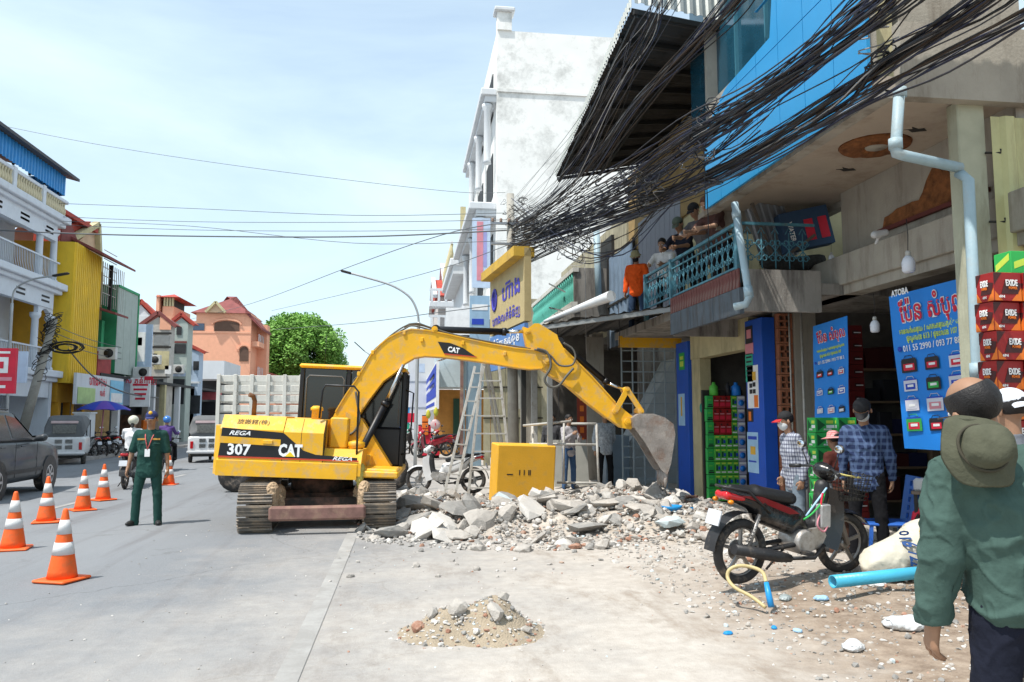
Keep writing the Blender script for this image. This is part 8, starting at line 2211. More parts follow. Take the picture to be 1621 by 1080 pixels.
sdf_obj('cab', mat('cab_cream', (0.62, 0.58, 0.44), rough=0.4, coat=0.3), tk, [('c', (x, y, z), 0.20, (x + 0.9, y, z), 0.20, 0.1) for x in (x2 - 1.25,) for y in (D_ + 0.25, D_ + 0.9, D_ + 1.7) for z in (0.75, 1.1, 1.5, 1.85)], world=True, h=0.05, k=0.15)
MB().box(x2 - 1.15, x2 - 0.3, D_ + 0.03, D_ + 0.06, 1.35, 1.85, 0, 0.01).build('cab_window', GLS, tk, world=True)
MB().tube([(x2 - 0.1, D_ + 0.1, 1.2), (x2 + 0.06, D_ - 0.15, 1.25), (x2 + 0.06, D_ - 0.15, 1.9)], 0.015, 6).box(x2 + 0.0, x2 + 0.12, D_ - 0.2, D_ - 0.12, 1.45, 1.8).build('wing_mirror', PBLK, tk, world=True)
for px in (374, 430, 632):
 x = tr(px, 700).x - (0.15 if px == 632 else 0)
 for yy in (D_ + 0.12, D_ + 1.85): MB().lathe([(0.18, -0.10), (0.36, -0.11), (0.38, -0.06), (0.38, 0.06), (0.36, 0.11), (0.18, 0.10), (0.1, 0.05)], 22, (x, yy, 0.38), Matrix.Rotation(R(90), 3, 'X')).build('wheel', TYR, tk, world=True)
# ------------------------------------------------------------------ banners and goods of the battery shop
BAN = mat('banner_blue_print', (0.015, 0.22, 0.70), rough=0.5, var=0.05, scale=1.5, bump=0.35, bscale=3)
BATK, BATW, BATG = mat('battery_black', (0.02, 0.02, 0.025), rough=0.5), mat('battery_white', (0.62, 0.62, 0.70), rough=0.5), mat('battery_green', (0.04, 0.35, 0.08), rough=0.5)
def banner(label, c00, c10, c01, c11, title_w, phone, grid_rows, cols, skip=()):
 """corners: top-left, top-right, bottom-left, bottom-right world points."""
 t = thing('shop_banner', label, 'banner', c01)
 nrm = (c10 - c00).cross(c01 - c00).normalized()
 if nrm.dot(CP - c00) < 0: nrm = -nrm
 def S(u, v, o=0.0):
  p = c00.lerp(c10, u).lerp(c01.lerp(c11, u), v)
  return p + nrm * (o + 0.010 * math.sin(u * 9 + v * 3) * math.sin(v * 7))
 b = MB(); b.grid(lambda u, v: S(u, v), 16, 24); b.grid(lambda u, v: S(u, v, -0.006), 16, 24, flip=True); b.build('banner_cloth', BAN, t, world=True, fix=True)
 rt = (c10 - c00).normalized(); up = (c00 - c01).normalized()
 def T(s, size, u, v, m, w, off=0.014, **k):
  letters(s, size, m, t, S(u, v, off), rt, up, width=w * (c10 - c00).length, **k)
 T('ែប៉ន សំបុល', 0.30 * title_w, 0.55, 0.135, PRW, 0.81, 0.016, bold=0.05); T('ែប៉ន សំបុល', 0.30 * title_w, 0.55, 0.135, PRR, 0.80, 0.022, bold=0.012)
 T('មានលក់អាគុយ / សាកអាគុយគ្រប់ប្រភេទ', 0.085 * title_w, 0.52, 0.245, PRY, 0.80, 0.018, bold=0.02)
 T('ផ្លូវលេខ 613 / ផ្ទះលេខ 107', 0.09 * title_w, 0.52, 0.295, PRY, 0.62, 0.018, bold=0.02)
 T(phone, 0.10 * title_w, 0.54, 0.355, PRW, 0.76, 0.018, bold=0.01)
 dot = MB().lathe([(0.03 * title_w, 0), (0.03 * title_w, 0.004), (0, 0.004)], 14, S(0.10, 0.355, 0.018), frame((0, 0, 0), nrm)); dot.build('phone_mark', PRB, t, world=True)
 W = (c10 - c00).length / cols * 0.52; Hh = (c00 - c01).length
 k = 0
 for r in range(grid_rows):
  for c in range(cols):
   if (r, c) in skip: continue
   u, v = 0.20 + 0.62 * c / max(1, cols - 1) - 0.02 * r * 0, 0.47 + 0.50 * r / grid_rows
   p = S(u, v, 0.016); w = W * (1.0 if (r + c) % 3 else 1.15); h = w * 0.62
   kind = [BATK, BATK, BATW, BATW, BATK, BATW, BATW, BATW, BATK, BATG, BATK, BATG][(r * cols + c) % 12]
   def quad(x0, x1, z0, z1, m, o, nm):
    pts = [p + rt * x + up * z + nrm * o for x, z in ((x0, z0), (x1, z0), (x1, z1), (x0, z1))]
    MB().add(pts, [(0, 1, 2, 3)]).build(nm, m, t, world=True)
   quad(-w / 2, w / 2, -h / 2, h / 2, kind, 0, 'battery_print'); quad(-w * 0.46, w * 0.46, h * 0.5, h * 0.62, BATK if kind is BATK else PRB, 0, 'battery_print')
   quad(-w * 0.36, w * 0.36, -h * 0.34, h * 0.2, (PRR, PRP, PRB, PRR, BATW, PRG)[(r * 2 + c * 3) % 6], 0.003, 'battery_print'); quad(-w * 0.2, w * 0.25, -h * 0.12, h * 0.1, PRW, 0.006, 'battery_print')
   MB().tube([p - rt * w * 0.3 + up * h * 0.62, p - rt * w * 0.2 + up * h * 0.85, p + rt * w * 0.2 + up * h * 0.85, p + rt * w * 0.3 + up * h * 0.62], 0.004, 4).build('battery_handle', kind, t, world=True)
 return t
d2 = 8.4
banner('large blue battery banner with white and red Khmer title, right of the dark doorway', on(1407, 470, d=9.4), on(1535, 437, d=8.3), on(1432, 710, d=9.3), on(1546, 716, d=8.3), 1.0, '011 55 2990 / 093 77 88 2', 4, 3)
banner('narrower blue battery banner standing in front of the red carton column', on(1287, 517, d=11.3), on(1341, 500, d=10.7), on(1290, 684, d=11.3), on(1345, 684, d=10.7), 0.62, '011 55 2990 / 093 77 88 2', 3, 3)
o = letters('ATOBA', 0.10, PRW, None, on(1424, 463, d=9.0), (on(1535, 437, d=8.3) - on(1407, 470, d=9.4)), (0, 0, 1), name='brand_lettering', bold=0.03, width=0.26); tag(o, 'white lettering board fixed above the corner of the large banner', 'sign')
# red cartons (topmost block right of the downpipe)
XR = mat('carton_red', (0.30, 0.012, 0.012), rough=0.5, var=0.12, scale=5)
XK = mat('carton_maroon_black', (0.06, 0.012, 0.012), rough=0.5)
def carton(name, label, group, w, d_, h, m, prints, texts=()):
 t = thing(name, label, 'carton', (0, 0, 0), 0, group)
 MB().box(0, w, 0, d_, 0.002, h - 0.002, 0, 0.004).build('carton_body', m, t)
 for (P, mm, o) in prints:
  MB().prism([(w * a, h * c) for a, c in P], -0.002 - o, -0.0005 - o, 'y').build('print', mm, t)
  MB().prism([(d_ * (1 - a), h * c) for a, c in P], -0.002 - o, -0.0005 - o, 'x').build('print', mm, t)
 for (s, sz, u, v, mm, ww) in texts:
  letters(s, sz, mm, t, wm(t) @ V(w * u, -0.008, h * v), (1, 0, 0), (0, 0, 1), width=w * ww, bold=0.03)
  letters(s, sz, mm, t, wm(t) @ V(-0.008, d_ * 0.5, h * v), (0, -1, 0), (0, 0, 1), width=d_ * ww, bold=0.03)
 KIDS[t.name] = [o for o in bpy.data.objects if o.parent == t]
 return t
GX = 'red and black battery cartons stacked by the right column'
cx = carton('red_carton', 'red, black and orange battery carton lettered EXIDE in the stack by the column', GX, 0.275, 0.20, 0.252, XR,
   [([(0.0, 0.55), (0.30, 0.98), (0.0, 0.98)], XK, 0), ([(0.62, 0.02), (0.98, 0.02), (0.98, 0.45)], PRO, 0), ([(0.25, 0.25), (0.85, 0.25), (0.98, 0.62), (0.40, 0.72)], XK, 0.001), ([(0.02, 0.02), (0.3, 0.02), (0.02, 0.35)], PRO, 0)],
   [('EXIDE', 0.075, 0.62, 0.62, PRW, 0.42), ('POWER', 0.032, 0.66, 0.45, PRO, 0.30), ('6N', 0.03, 0.25, 0.15, PRW, 0.2)])
p0 = on(1576, 500, d=6.75)
first = True
for k in range(11):
 for j in range(2):
  loc = Vector((p0.x + 0.285 * j, p0.y + (0.02 if k % 2 else 0), 0.08 + 0.254 * k - (0.0 if j == 0 else 0)))
  if first: cx.location = loc; first = False; cx.rotation_euler = (0, 0, R(4))
  else: dup(cx, loc, R(4 + random.uniform(-2, 2)))
gx = carton('green_carton', 'bright green carton on top of the red carton stack', 'bright green cartons on the red stack', 0.28, 0.20, 0.20, PRG, [([(0.1, 0.2), (0.9, 0.6), (0.9, 0.9), (0.1, 0.5)], PRY, 0)])
gx.location = (p0.x + 0.22, p0.y + 0.05, 0.08 + 0.254 * 11)
dup(gx, (p0.x + 0.50, p0.y + 0.08, 0.08 + 0.254 * 11), R(6))
# green cartons by the narrow banner, dark red column behind it
gb = carton('green_carton', 'green battery carton in the stack below the narrow blue banner', 'green battery cartons below the narrow banner', 0.27, 0.2, 0.19, PRG, [([(0.1, 0.1), (0.5, 0.5), (0.1, 0.9)], mat('dark_green_print', (0.01, 0.10, 0.03)), 0), ([(0.55, 0.3), (0.95, 0.3), (0.95, 0.5), (0.55, 0.5)], PRW, 0), ([(0.55, 0.6), (0.9, 0.6), (0.9, 0.8), (0.55, 0.8)], PRY, 0)], [('POWER', 0.03, 0.6, 0.2, PRW, 0.4)])
q0 = on(1292, 735, d=9.9)
n_ = 0
for k in range(8):
 for j in range(2):
  loc = Vector((q0.x + 0.275 * j + 0.01 * (k % 2), q0.y - 0.03 * j, 0.10 + 0.191 * k))
  if n_ == 0: gb.location = loc
  else: dup(gb, loc, R(random.uniform(-3, 3)))
  n_ += 1
dr_ = carton('dark_red_carton', 'dark red battery carton in the column between the two blue banners', 'dark red cartons in the column between the banners', 0.24, 0.2, 0.19, mat('carton_dark_red', (0.16, 0.012, 0.012), rough=0.6), [([(0.35, 0.3), (0.75, 0.3), (0.75, 0.6), (0.35, 0.6)], XK, 0), ([(0.45, 0.4), (0.9, 0.4), (0.9, 0.47), (0.45, 0.47)], PRW, 0.002)])
q1_ = on(1343, 600, d=11.4)
for k in range(15):
 if k == 0: dr_.location = (q1_.x, q1_.y, 0.10)
 else: dup(dr_, (q1_.x + random.uniform(-0.01, 0.01), q1_.y, 0.10 + 0.191 * k))
# goods on shelves deep inside the battery shop
dk_ = mat('dark_green_print', None); gs = thing('goods_shelf', 'shelf full of mixed cartons deep inside the battery shop', 'shelf', (7.6, 11.3, 0.1))
for k in range(5): MB().box(6.6, 9.4, 11.25, 11.65, 0.35 + 0.5 * k, 0.38 + 0.5 * k).build('shelf_board', mat('shelf_timber', (0.20, 0.13, 0.08)), gs, world=True)
for k in range(5):
 x = 6.65
 while x < 9.3:
  w = random.uniform(0.12, 0.32)
  MB().box(x, x + w - 0.01, 11.25 + random.uniform(0, 0.1), 11.62, 0.382 + 0.5 * k, 0.382 + 0.5 * k + random.uniform(0.18, 0.42)).build('goods', random.choice((XR, dk_, BATK, BATK, mat('navy_box', (0.012, 0.015, 0.06)), XK, mat('shelf_timber', None))), gs, world=True)
  x += w + random.choice((0, 0, 0.05))
# bulbs
def bulb(label, px, py, d, hgt):
 p = on(px, py, d=d); t = thing('light_bulb', label, 'light bulb', p, 0, 'unlit white bulbs hanging in front of the battery shop')
 s = hgt / 0.25
 MB().lathe([(0.0, -0.13), (0.055, -0.125), (0.075, -0.10), (0.08, 0.0), (0.062, 0.055), (0.035, 0.085)], 20).build('bulb_glass', mat('bulb_white', (0.62, 0.64, 0.70), rough=0.25, bump=0), t)
 MB().lathe([(0.034, 0.085), (0.034, 0.13), (0.02, 0.15), (0, 0.15)], 12).build('bulb_socket', WHTM, t)
 MB().tube([(0, 0, 0.15), (0.01, 0, 0.35), (0, 0, 0.55)], 0.005, 5).build('cord', PBLK, t)
 t.scale = (s,) * 3
bulb('largest white hanging bulb, in front of the beam near the downpipe', 1438, 416, 8.6, 0.22)
bulb('white hanging bulb at the far lower corner of the beam', 1281, 467, 11.3, 0.20)
bulb('bulb hanging inside the dark doorway between the banners', 1385, 515, 9.8, 0.18)
bulb('tiny bulb above the beam in the recess', 1316, 408, 11.2, 0.13)
# junk in the recess over the beam
def slab(nm, label, cat, c, size, rot, m):
 o = MB().obox((0, 0, 0), size, Matrix.Rotation(rot[0], 3, 'X') @ Matrix.Rotation(rot[1], 3, 'Y') @ Matrix.Rotation(rot[2], 3, 'Z')).build(nm, m, None, loc=c)
 return tag(o, label, cat)
b = MB().corr((-0.35, 0, -0.5), (0.7, 0, 0), (0, 0, 1.0), 6, 0.03); o = b.build('sheet_offcut', GALV, None, loc=on(1222, 368, d=11.9)); o.rotation_euler = (0.2, R(-28), R(10)); tag(o, 'grey corrugated sheet leaning in the recess beside the railing', 'metal sheet')
bx = thing('advert_box', 'blue box with red and white print tilted in the dark recess', 'box', on(1278, 362, d=11.6)); bx.rotation_euler = (0, R(-12), R(-8))
MB().box(-0.36, 0.36, 0, 0.25, -0.28, 0.30, 0, 0.006).build('box_body', mat('dull_blue_box', (0.03, 0.07, 0.14), rough=0.7), bx)
for x in (-0.03, 0.18): MB().box(x, x + 0.13, -0.006, -0.001, -0.18, 0.14).build('print', PRR, bx)
letters('WATER', 0.10, PRW, bx, wm(bx) @ V(-0.24, -0.008, 0.0), wm(bx).to_3x3() @ V(0, 0, -1), wm(bx).to_3x3() @ V(1, 0, 0), width=0.3, bold=0.02)
for k, (a, c) in enumerate((((1210, 432), (1290, 372)), ((1245, 438), (1330, 425)), ((1190, 322), (1232, 430)))):
 A0, C0 = on(*a, d=11.6), on(*c, d=11.5); o = MB().bar(A0, C0, 0.05, 0.04).build('wooden_stick', mat('grey_timber', (0.12, 0.10, 0.085), rough=0.9, var=0.3), None, world=True, loc=A0)
 tag(o, ('stick leaning across the bottom of the recess', 'short timber lying along the beam top', 'timber propped beside the blue grey drain pipe')[k], 'timber')
o = sdf_obj('sagging_net', mat('dark_net', (0.03, 0.03, 0.028), rough=0.95, var=0.5, scale=20), None, [('c', (0, 0, 0), 0.10, (0.35, 0, -0.05), 0.13), ('c', (0.35, 0, -0.05), 0.13, (0.8, 0, 0.05), 0.09)], h=0.03, fold=0.05, fscale=14); o.location = on(1215, 415, d=11.5); tag(o, 'dark bundled netting on the ledge behind the drain pipe', 'netting')
o = sdf_obj('security_camera', mat('camera_white', (0.5, 0.5, 0.5)), None, [('c', (-0.06, 0, 0), 0.045, (0.08, 0, 0.03), 0.04), ('c', (0, 0, 0), 0.02, (0.02, 0.1, -0.08), 0.02)], h=0.012); o.location = on(1392, 372, d=9.4); tag(o, 'small pale security camera on the dark red ledge', 'camera')
# --- goods in the doorway between the blue pillars
yG = 13.9
x0, x1 = xat(1119, yG), xat(1181, yG)
Z_ = lambda py: on(1150, py, y=yG).z
zb0, ztop = 0.12, Z_(626)
rows = 8; rh = (ztop - zb0) / rows
bl = {}
def pack(kind, w, h, m, pr):
 t = thing('blister_carton', kind[0], 'carton', (0, 0, 0), 0, kind[1])
 MB().box(0, w * 0.96, 0, 0.10, 0, h * 0.96, 0, 0.003).build('carton_body', m, t)
 for (a, c, e, f, mm) in pr: MB().box(w * a, w * c, -0.006, -0.001, h * e, h * f).build('print', mm, t)
 KIDS[t.name] = [o for o in bpy.data.objects if o.parent == t]; return t
W_ = x1 - x0
dk = mat('dark_green_print', None); LG = mat('light_green_box', (0.10, 0.48, 0.06), rough=0.5)
kinds = {
 'side': (('deep green carton in the left column of the doorway stack', 'deep green cartons in the left column of the stack'), 0.16, PRG, [(0.1, 0.9, 0.1, 0.2, PRK), (0.2, 0.8, 0.25, 0.32, PRK), (0.2, 0.7, 0.6, 0.7, LG)]),
 'red': (('red carton in the upper middle of the doorway stack', 'red cartons in the upper middle of the stack'), 0.145, XR, [(0.1, 0.9, 0.15, 0.45, PRR), (0.15, 0.85, 0.55, 0.62, PRP), (0.1, 0.4, 0.7, 0.85, XK)]),
 'mid': (('light green carton in the middle of the doorway stack', 'light green cartons in the middle of the stack'), 0.145, LG, [(0.15, 0.85, 0.12, 0.22, PRW), (0.2, 0.5, 0.3, 0.7, dk), (0.55, 0.85, 0.35, 0.6, PRB), (0.2, 0.8, 0.78, 0.88, PRY)]),
 'blue': (('pale carton with a round blue print at the right of the doorway stack', 'pale cartons with round blue prints'), 0.19, mat('pale_lilac_box', (0.45, 0.45, 0.62), rough=0.5), [(0.1, 0.9, 0.75, 0.9, PRW)]),
}
protos = {}
for r in range(rows):
 x = x0
 lay = ['side', 'red' if r > 4 else 'mid', 'red' if r > 4 else 'mid', 'red' if r > 4 else 'mid', 'mid', 'blue']
 for c, kd in enumerate(lay):
  lab, fr_, m, pr = kinds[kd]; w = W_ * fr_ * 1.06
  z = zb0 + r * rh
  if kd not in protos:
   protos[kd] = t = pack(lab, w, rh, m, pr)
   if kd == 'blue': MB().lathe([(w * 0.36, 0), (w * 0.36, 0.012), (0, 0.02)], 16, (w * 0.48, -0.001, rh * 0.42), Matrix.Rotation(R(90), 3, 'X')).build('blue_disc', mat('disc_blue', (0.02, 0.22, 0.75), rough=0.4), t); KIDS[t.name] = [o for o in bpy.data.objects if o.parent == t]
   t.location = (x, yG + 0.02 * math.sin(c), z)
  else: dup(protos[kd], (x, yG + random.uniform(-0.015, 0.015), z), R(random.uniform(-2, 2)))
  x += w
tag(MB().box(x0 - 0.02, x1, yG + 0.13, yG + 0.2, 0, ztop + 0.1).build('stack_shelf', IRON, None), 'dark shelf frame behind the stack of green and red cartons', 'shelf')
for i, (px, py, m, lab, w) in enumerate(((1152, 622, BATK, 'dark bottle on top of the doorway stack', 0.05), (1165, 620, mat('disc_blue', None), 'blue tub on top of the doorway stack', 0.09), (1130, 628, LG, 'green jug on top of the doorway stack', 0.08))):
 p = on(px, py, y=yG + 0.05); tag(MB().lathe([(w, 0), (w, 0.16), (w * 0.4, 0.20), (w * 0.4, 0.24), (0, 0.24)], 12).build('bottle', m, None, loc=(p.x, p.y, ztop + 0.0)), lab, 'bottle')
a = on(1105, 646, x=5.60); tag(MB().lathe([(0.09, 0), (0.09, 0.01), (0, 0.012)], 16, (0, 0, 0), Matrix.Rotation(R(-90), 3, 'Y')).build('round_sticker', mat('print_teal', None), None, loc=(5.675, a.y, a.z)), 'round teal sticker on the cream door jamb', 'sticker')
# --- bench with tools, chair, sack, pipes on the ground at the right
q = on(1440, 800, d=8.2)
bn = thing('work_bench', 'rusty two tier workbench under the large blue banner', 'bench', (q.x + 0.05, q.y, 0.05), R(-38))
for x in (0, 0.85):
 for y in (0, 0.4): MB().box(x, x + 0.035, y, y + 0.035, 0, 0.80).build('leg', IRON, bn)
for z in (0.28, 0.78): MB().box(-0.02, 0.91, -0.02, 0.46, z, z + 0.03).build('shelf_board', mat('stained_board', (0.14, 0.11, 0.09), rough=0.9, var=0.3), bn)
def onb(nm, lab, cat, b, m, x, y, z): o = b.build(nm, m, None, loc=wm(bn) @ V(x, y, z)); o.rotation_euler = (0, 0, R(-38)); return tag(o, lab, cat)
onb('plastic_tub', 'white plastic tub on top of the workbench', 'tub', MB().box(0, 0.24, 0, 0.2, 0, 0.13, 0, 0.02), mat('tub_white', (0.5, 0.5, 0.5)), 0.0, 0.02, 0.81)
ab = thing('battery_carton', 'dark blue battery carton lettered ATOBA on the workbench', 'carton', wm(bn) @ V(0.28, 0.02, 0.81), R(-38))
MB().box(0, 0.36, 0, 0.22, 0, 0.25, 0, 0.004).build('carton_body', mat('navy_box', (0.012, 0.015, 0.06), rough=0.5), ab); MB().box(0.0, 0.36, -0.004, 0.0, 0.225, 0.25).build('print', PRY, ab); MB().box(0.19, 0.28, -0.006, -0.001, 0.02, 0.12).build('print', mat('print_lilac', None), ab)
letters('ATOBA', 0.09, PRW, ab, wm(ab) @ V(0.18, -0.008, 0.155), wm(ab).to_3x3() @ V(1, 0, 0), (0, 0, 1), width=0.28, bold=0.04)
onb('green_carton', 'green battery carton at the right end of the workbench', 'carton', MB().box(0, 0.24, 0, 0.22, 0, 0.27, 0, 0.004), PRG, 0.66, 0.02, 0.81)
onb('battery_case', 'grey battery case on the lower bench shelf', 'box', MB().box(0, 0.26, 0, 0.2, 0, 0.22, 0, 0.01), mat('case_grey', (0.12, 0.13, 0.15)), 0.05, 0.08, 0.31)
onb('jerry_can', 'cream plastic canister on the lower bench shelf', 'canister', MB().box(0, 0.24, 0, 0.18, 0, 0.26, 0, 0.04).lathe([(0.03, 0.26), (0.03, 0.30), (0, 0.30)], 10, (0.06, 0.09, 0)), mat('can_cream', (0.45, 0.40, 0.26), rough=0.5), 0.36, 0.08, 0.31)
onb('red_nozzle', 'red bent nozzle hanging over the grey battery case', 'nozzle', MB().tube([(0, 0, 0), (0.03, -0.02, 0.16), (0.12, -0.02, 0.24), (0.2, 0, 0.26)], [0.035, 0.035, 0.028, 0.02], 8), PRR, -0.02, 0.05, 0.42)
q = on(1400, 800, d=8.5)
ch = thing('plastic_chair', 'blue plastic chair with round holes in its back, beside the workbench', 'chair', (q.x, q.y, 0.08), R(-105))
CHB = mat('chair_blue', (0.03, 0.13, 0.50), rough=0.4, bump=0.02)
for s in (-1, 1):
 for y in (-0.2, 0.2): MB().bar((s * 0.20, y, 0.42), (s * 0.25, y * 1.25, 0), 0.04, 0.03).build('leg', CHB, ch)
MB().box(-0.23, 0.23, -0.23, 0.23, 0.41, 0.44, 0, 0.01).build('seat', CHB, ch)
b = MB()                               # back with five real holes down the middle
def bkp(x, z): return (x * (1 - 0.12 * (z - 0.44)), 0.22 + 0.16 * (z - 0.44), z)
zs = [0.44]
for k in range(5): zs += [0.50 + k * 0.085 - 0.028, 0.50 + k * 0.085 + 0.028]
zs += [0.92]
for i in range(len(zs) - 1):
 hole = i % 2 == 1
 for (xa, xb) in (((-0.20, -0.035), (0.035, 0.20)) if hole else ((-0.20, 0.20),)):
  P = [bkp(xa, zs[i]), bkp(xb, zs[i]), bkp(xb, zs[i + 1]), bkp(xa, zs[i + 1])]; Q2 = [(x, y + 0.02, z) for x, y, z in P]
  b.add(P + Q2, [(0, 1, 2, 3), (7, 6, 5, 4), (0, 4, 5, 1), (1, 5, 6, 2), (2, 6, 7, 3), (3, 7, 4, 0)])
b.build('backrest', CHB, ch)
q = on(1432, 838, d=7.5)
sk = thing('feed_sack', 'full woven sack printed 016 722 with a green and yellow picture, lying on its side', 'sack', (q.x - 0.02, q.y + 0.05, 0.10), R(8)); sk.scale = (1.15,) * 3
SKM = mat('woven_sack', (0.58, 0.54, 0.44), rough=0.8, var=0.12, scale=5, bump=0.9, bscale=9)
sko = sdf_obj('sack_body', SKM, sk, [('c', (-0.22, 0, 0.14), 0.14, (0.3, 0.02, 0.22), 0.24), ('c', (0.3, 0.02, 0.22), 0.24, (0.6, 0.05, 0.24), 0.20), ('c', (-0.30, 0, 0.10), 0.06, (-0.15, 0, 0.13), 0.13)], h=0.022, k=0.08, fold=0.03, fscale=7, cuts=[('p', (0, 0, 0), (0, 0, -1))])
def skp(u, z, o=0.0):
 r = 0.14 + (u + 0.22) / 0.52 * 0.10 if u < 0.3 else 0.24; cz = 0.14 + (min(u, 0.3) + 0.22) / 0.52 * 0.08
 dz = max(-0.95, min(0.95, (z - cz) / r)); return V(u, -r * math.sqrt(1 - dz * dz) - 0.03 - o, z)
me = text_mesh('016 722 0', 0.13, bold=0.03); me.materials.clear(); me.materials.append(mat('print_navy', (0.02, 0.07, 0.22)))
for v_ in me.vertices:
 a = v_.co.x; u = -0.06 + v_.co.y; z = 0.24 - a * 0.62; v_.co = skp(u + 0.02, z, 0.004 + v_.co.z)
link(bpy.data.objects.new('lettering', me), sk)
b = MB(); b.grid(lambda u, v: skp(0.07 + 0.22 * u - 0.03 * math.sin(v * 5), 0.04 + 0.36 * v, 0.006), 8, 8, flip=False); b.build('picture_border', mat('sack_yellow', (0.60, 0.38, 0.06)), sk)
b = MB(); b.grid(lambda u, v: skp(0.11 + 0.14 * u, 0.09 + 0.26 * v, 0.012), 6, 8); b.build('green_picture', mat('sack_green', (0.08, 0.33, 0.07), var=0.5, scale=18), sk)
a, c = on(1318, 921, z=0.22), on(1500, 902, z=0.24)
pp = thing('plastic_pipe', 'fat bright blue plastic pipe lying on the rubble beside the man in grey green', 'pipe', a)
PB_ = mat('bright_blue_pipe', (0.06, 0.40, 0.58), rough=0.35, var=0.06, dirt=(0.3, 0.3, 0.28), damt=0.2)
dv3 = (c - a).normalized(); F3 = frame(a, c)
MB().lathe([(0.046, 0.5), (0.046, 0), (0.055, 0), (0.055, (c - a).length + 0.3)], 22, a, F3).build('pipe_wall', PB_, pp, world=True)
MB().lathe([(0.0, 0.12), (0.0455, 0.12), (0.0455, 0.6)], 18, a, F3).build('pipe_mouth_shade', IRON, pp, world=True)  # dark disc and lining paint the shade inside the pipe mouth
# garden hose with a blue connector
hz_ = thing('garden_hose', 'loop of yellowish hose with a bright blue connector below the moped', 'hose', on(1220, 950, z=0.05))
hp_ = [on(px, py, d=6.65 + dd) for px, py, dd in ((1212, 962, -0.2), (1190, 945, -0.1), (1163, 930, 0), (1152, 915, 0.1), (1155, 902, 0.12), (1170, 896, 0.12), (1190, 898, 0.1), (1207, 906, 0), (1213, 922, -0.1))]
MB().tube(smooth(hp_, 5), 0.016, 8).build('hose_tube', mat('hose_yellow', (0.50, 0.40, 0.20), rough=0.5), hz_, world=True)
MB().tube([on(1213, 922, d=6.55), on(1217, 942, d=6.5), on(1221, 961, d=6.45)], [0.020, 0.026, 0.026], 10).build('hose_connector', mat('connector_blue', (0.02, 0.26, 0.60), rough=0.35), hz_, world=True)
# small table frame and blue bits among the rubble
fr2 = thing('stool_frame', 'small dark metal stool frame standing in the rubble', 'stool', on(1050, 840, d=11.5))
for (p, q) in (((1043, 842), (1041, 812)), ((1057, 836), (1056, 810)), ((1041, 812), (1056, 810)), ((1042, 826), (1057, 823)), ((1068, 838), (1067, 812)), ((1056, 810), (1067, 812))):
 MB().tube([on(*p, d=11.4), on(*q, d=11.4)], 0.014, 6).build('tube', IRON, fr2, world=True)
for i, (px, py, w, m, lab) in enumerate(((1063, 808, 0.10, 'connector_blue', 'blue plastic basin lying on the rubble'), (1082, 822, 0.05, 'connector_blue', 'blue plastic strip sticking out of the rubble'), (1094, 816, 0.05, 'connector_blue', 'second blue plastic strip near the moped tail'))):
 p = on(px, py, d=11.6)
 b = MB().lathe([(0.02, 0), (0.12, 0.0), (0.16, 0.07), (0.15, 0.07), (0.11, 0.01), (0.02, 0.01)], 16) if i == 0 else MB().bar((0, 0, -0.12), (0.01, 0, 0.12), 0.05, 0.006)
 tag(b.build('plastic_basin' if i == 0 else 'plastic_strip', mat(m, None), None, loc=p), lab, 'plastic')
# ------------------------------------------------------------------ rubble
RC = [mat('rubble_concrete', (0.42, 0.39, 0.355), rough=0.95, var=0.18, scale=4, dirt=(0.30, 0.26, 0.21), damt=0.4, dscale=5, bump=0.5, bscale=22),
  mat('rubble_grey', (0.27, 0.26, 0.245), rough=0.95, var=0.2, scale=4, dirt=(0.45, 0.40, 0.34), damt=0.4, dscale=5, bump=0.5, bscale=22),
  mat('rubble_plaster', (0.56, 0.535, 0.50), rough=0.92, var=0.12, scale=4, dirt=(0.42, 0.37, 0.3), damt=0.4, dscale=5, bump=0.3),
  mat('rubble_brick', (0.36, 0.19, 0.13), rough=0.95, var=0.25, scale=5, dirt=(0.5, 0.42, 0.34), damt=0.5, dscale=6, bump=0.5),
  mat('rubble_blue_tile', (0.50, 0.58, 0.60), rough=0.8, var=0.1, dirt=(0.45, 0.42, 0.38), damt=0.4, dscale=6)]
random.seed(21)
def hull(pts):
 bm = bmesh.new()
 for p in pts: bm.verts.new(p)
 r = bmesh.ops.convex_hull(bm, input=bm.verts)
 bmesh.ops.delete(bm, geom=list({g for g in r['geom_interior'] + r['geom_unused'] if isinstance(g, bmesh.types.BMVert)}), context='VERTS')
 v = [tuple(x.co) for x in bm.verts]; idx = {x: i for i, x in enumerate(bm.verts)}
 f = [tuple(idx[x] for x in fc.verts) for fc in bm.faces]; bm.free(); return v, f
def chunk(flat=0.35, jag=0.25):
 n = random.randint(6, 9); pts = []
 for z in (-flat / 2, 0.0, flat / 2):
  for i in range(n):
   a = 2 * math.pi * (i + random.uniform(-0.3, 0.3)) / n; r = 0.5 * random.uniform(1 - jag * 1.4, 1.0)
   r *= 1.0 if z == 0 else random.uniform(0.7, 0.98); pts.append((r * math.cos(a), r * 0.75 * math.sin(a), z * random.uniform(0.6, 1.2) + random.uniform(-0.04, 0.04)))
 pts.append((random.uniform(-0.2, 0.2), random.uniform(-0.2, 0.2), flat * 0.62))
 return hull(pts)
shapes = [chunk(random.choice((0.14, 0.2, 0.3, 0.45)), 0.35) for _ in range(16)]
meshes = {}
def rmesh(i, m):
 if (i, m) not in meshes:
  me = bpy.data.meshes.new('chunk'); v, f = shapes[i]; me.from_pydata(v, [], f); me.materials.append(RC[m]); me.update(); meshes[(i, m)] = me
 return meshes[(i, m)]
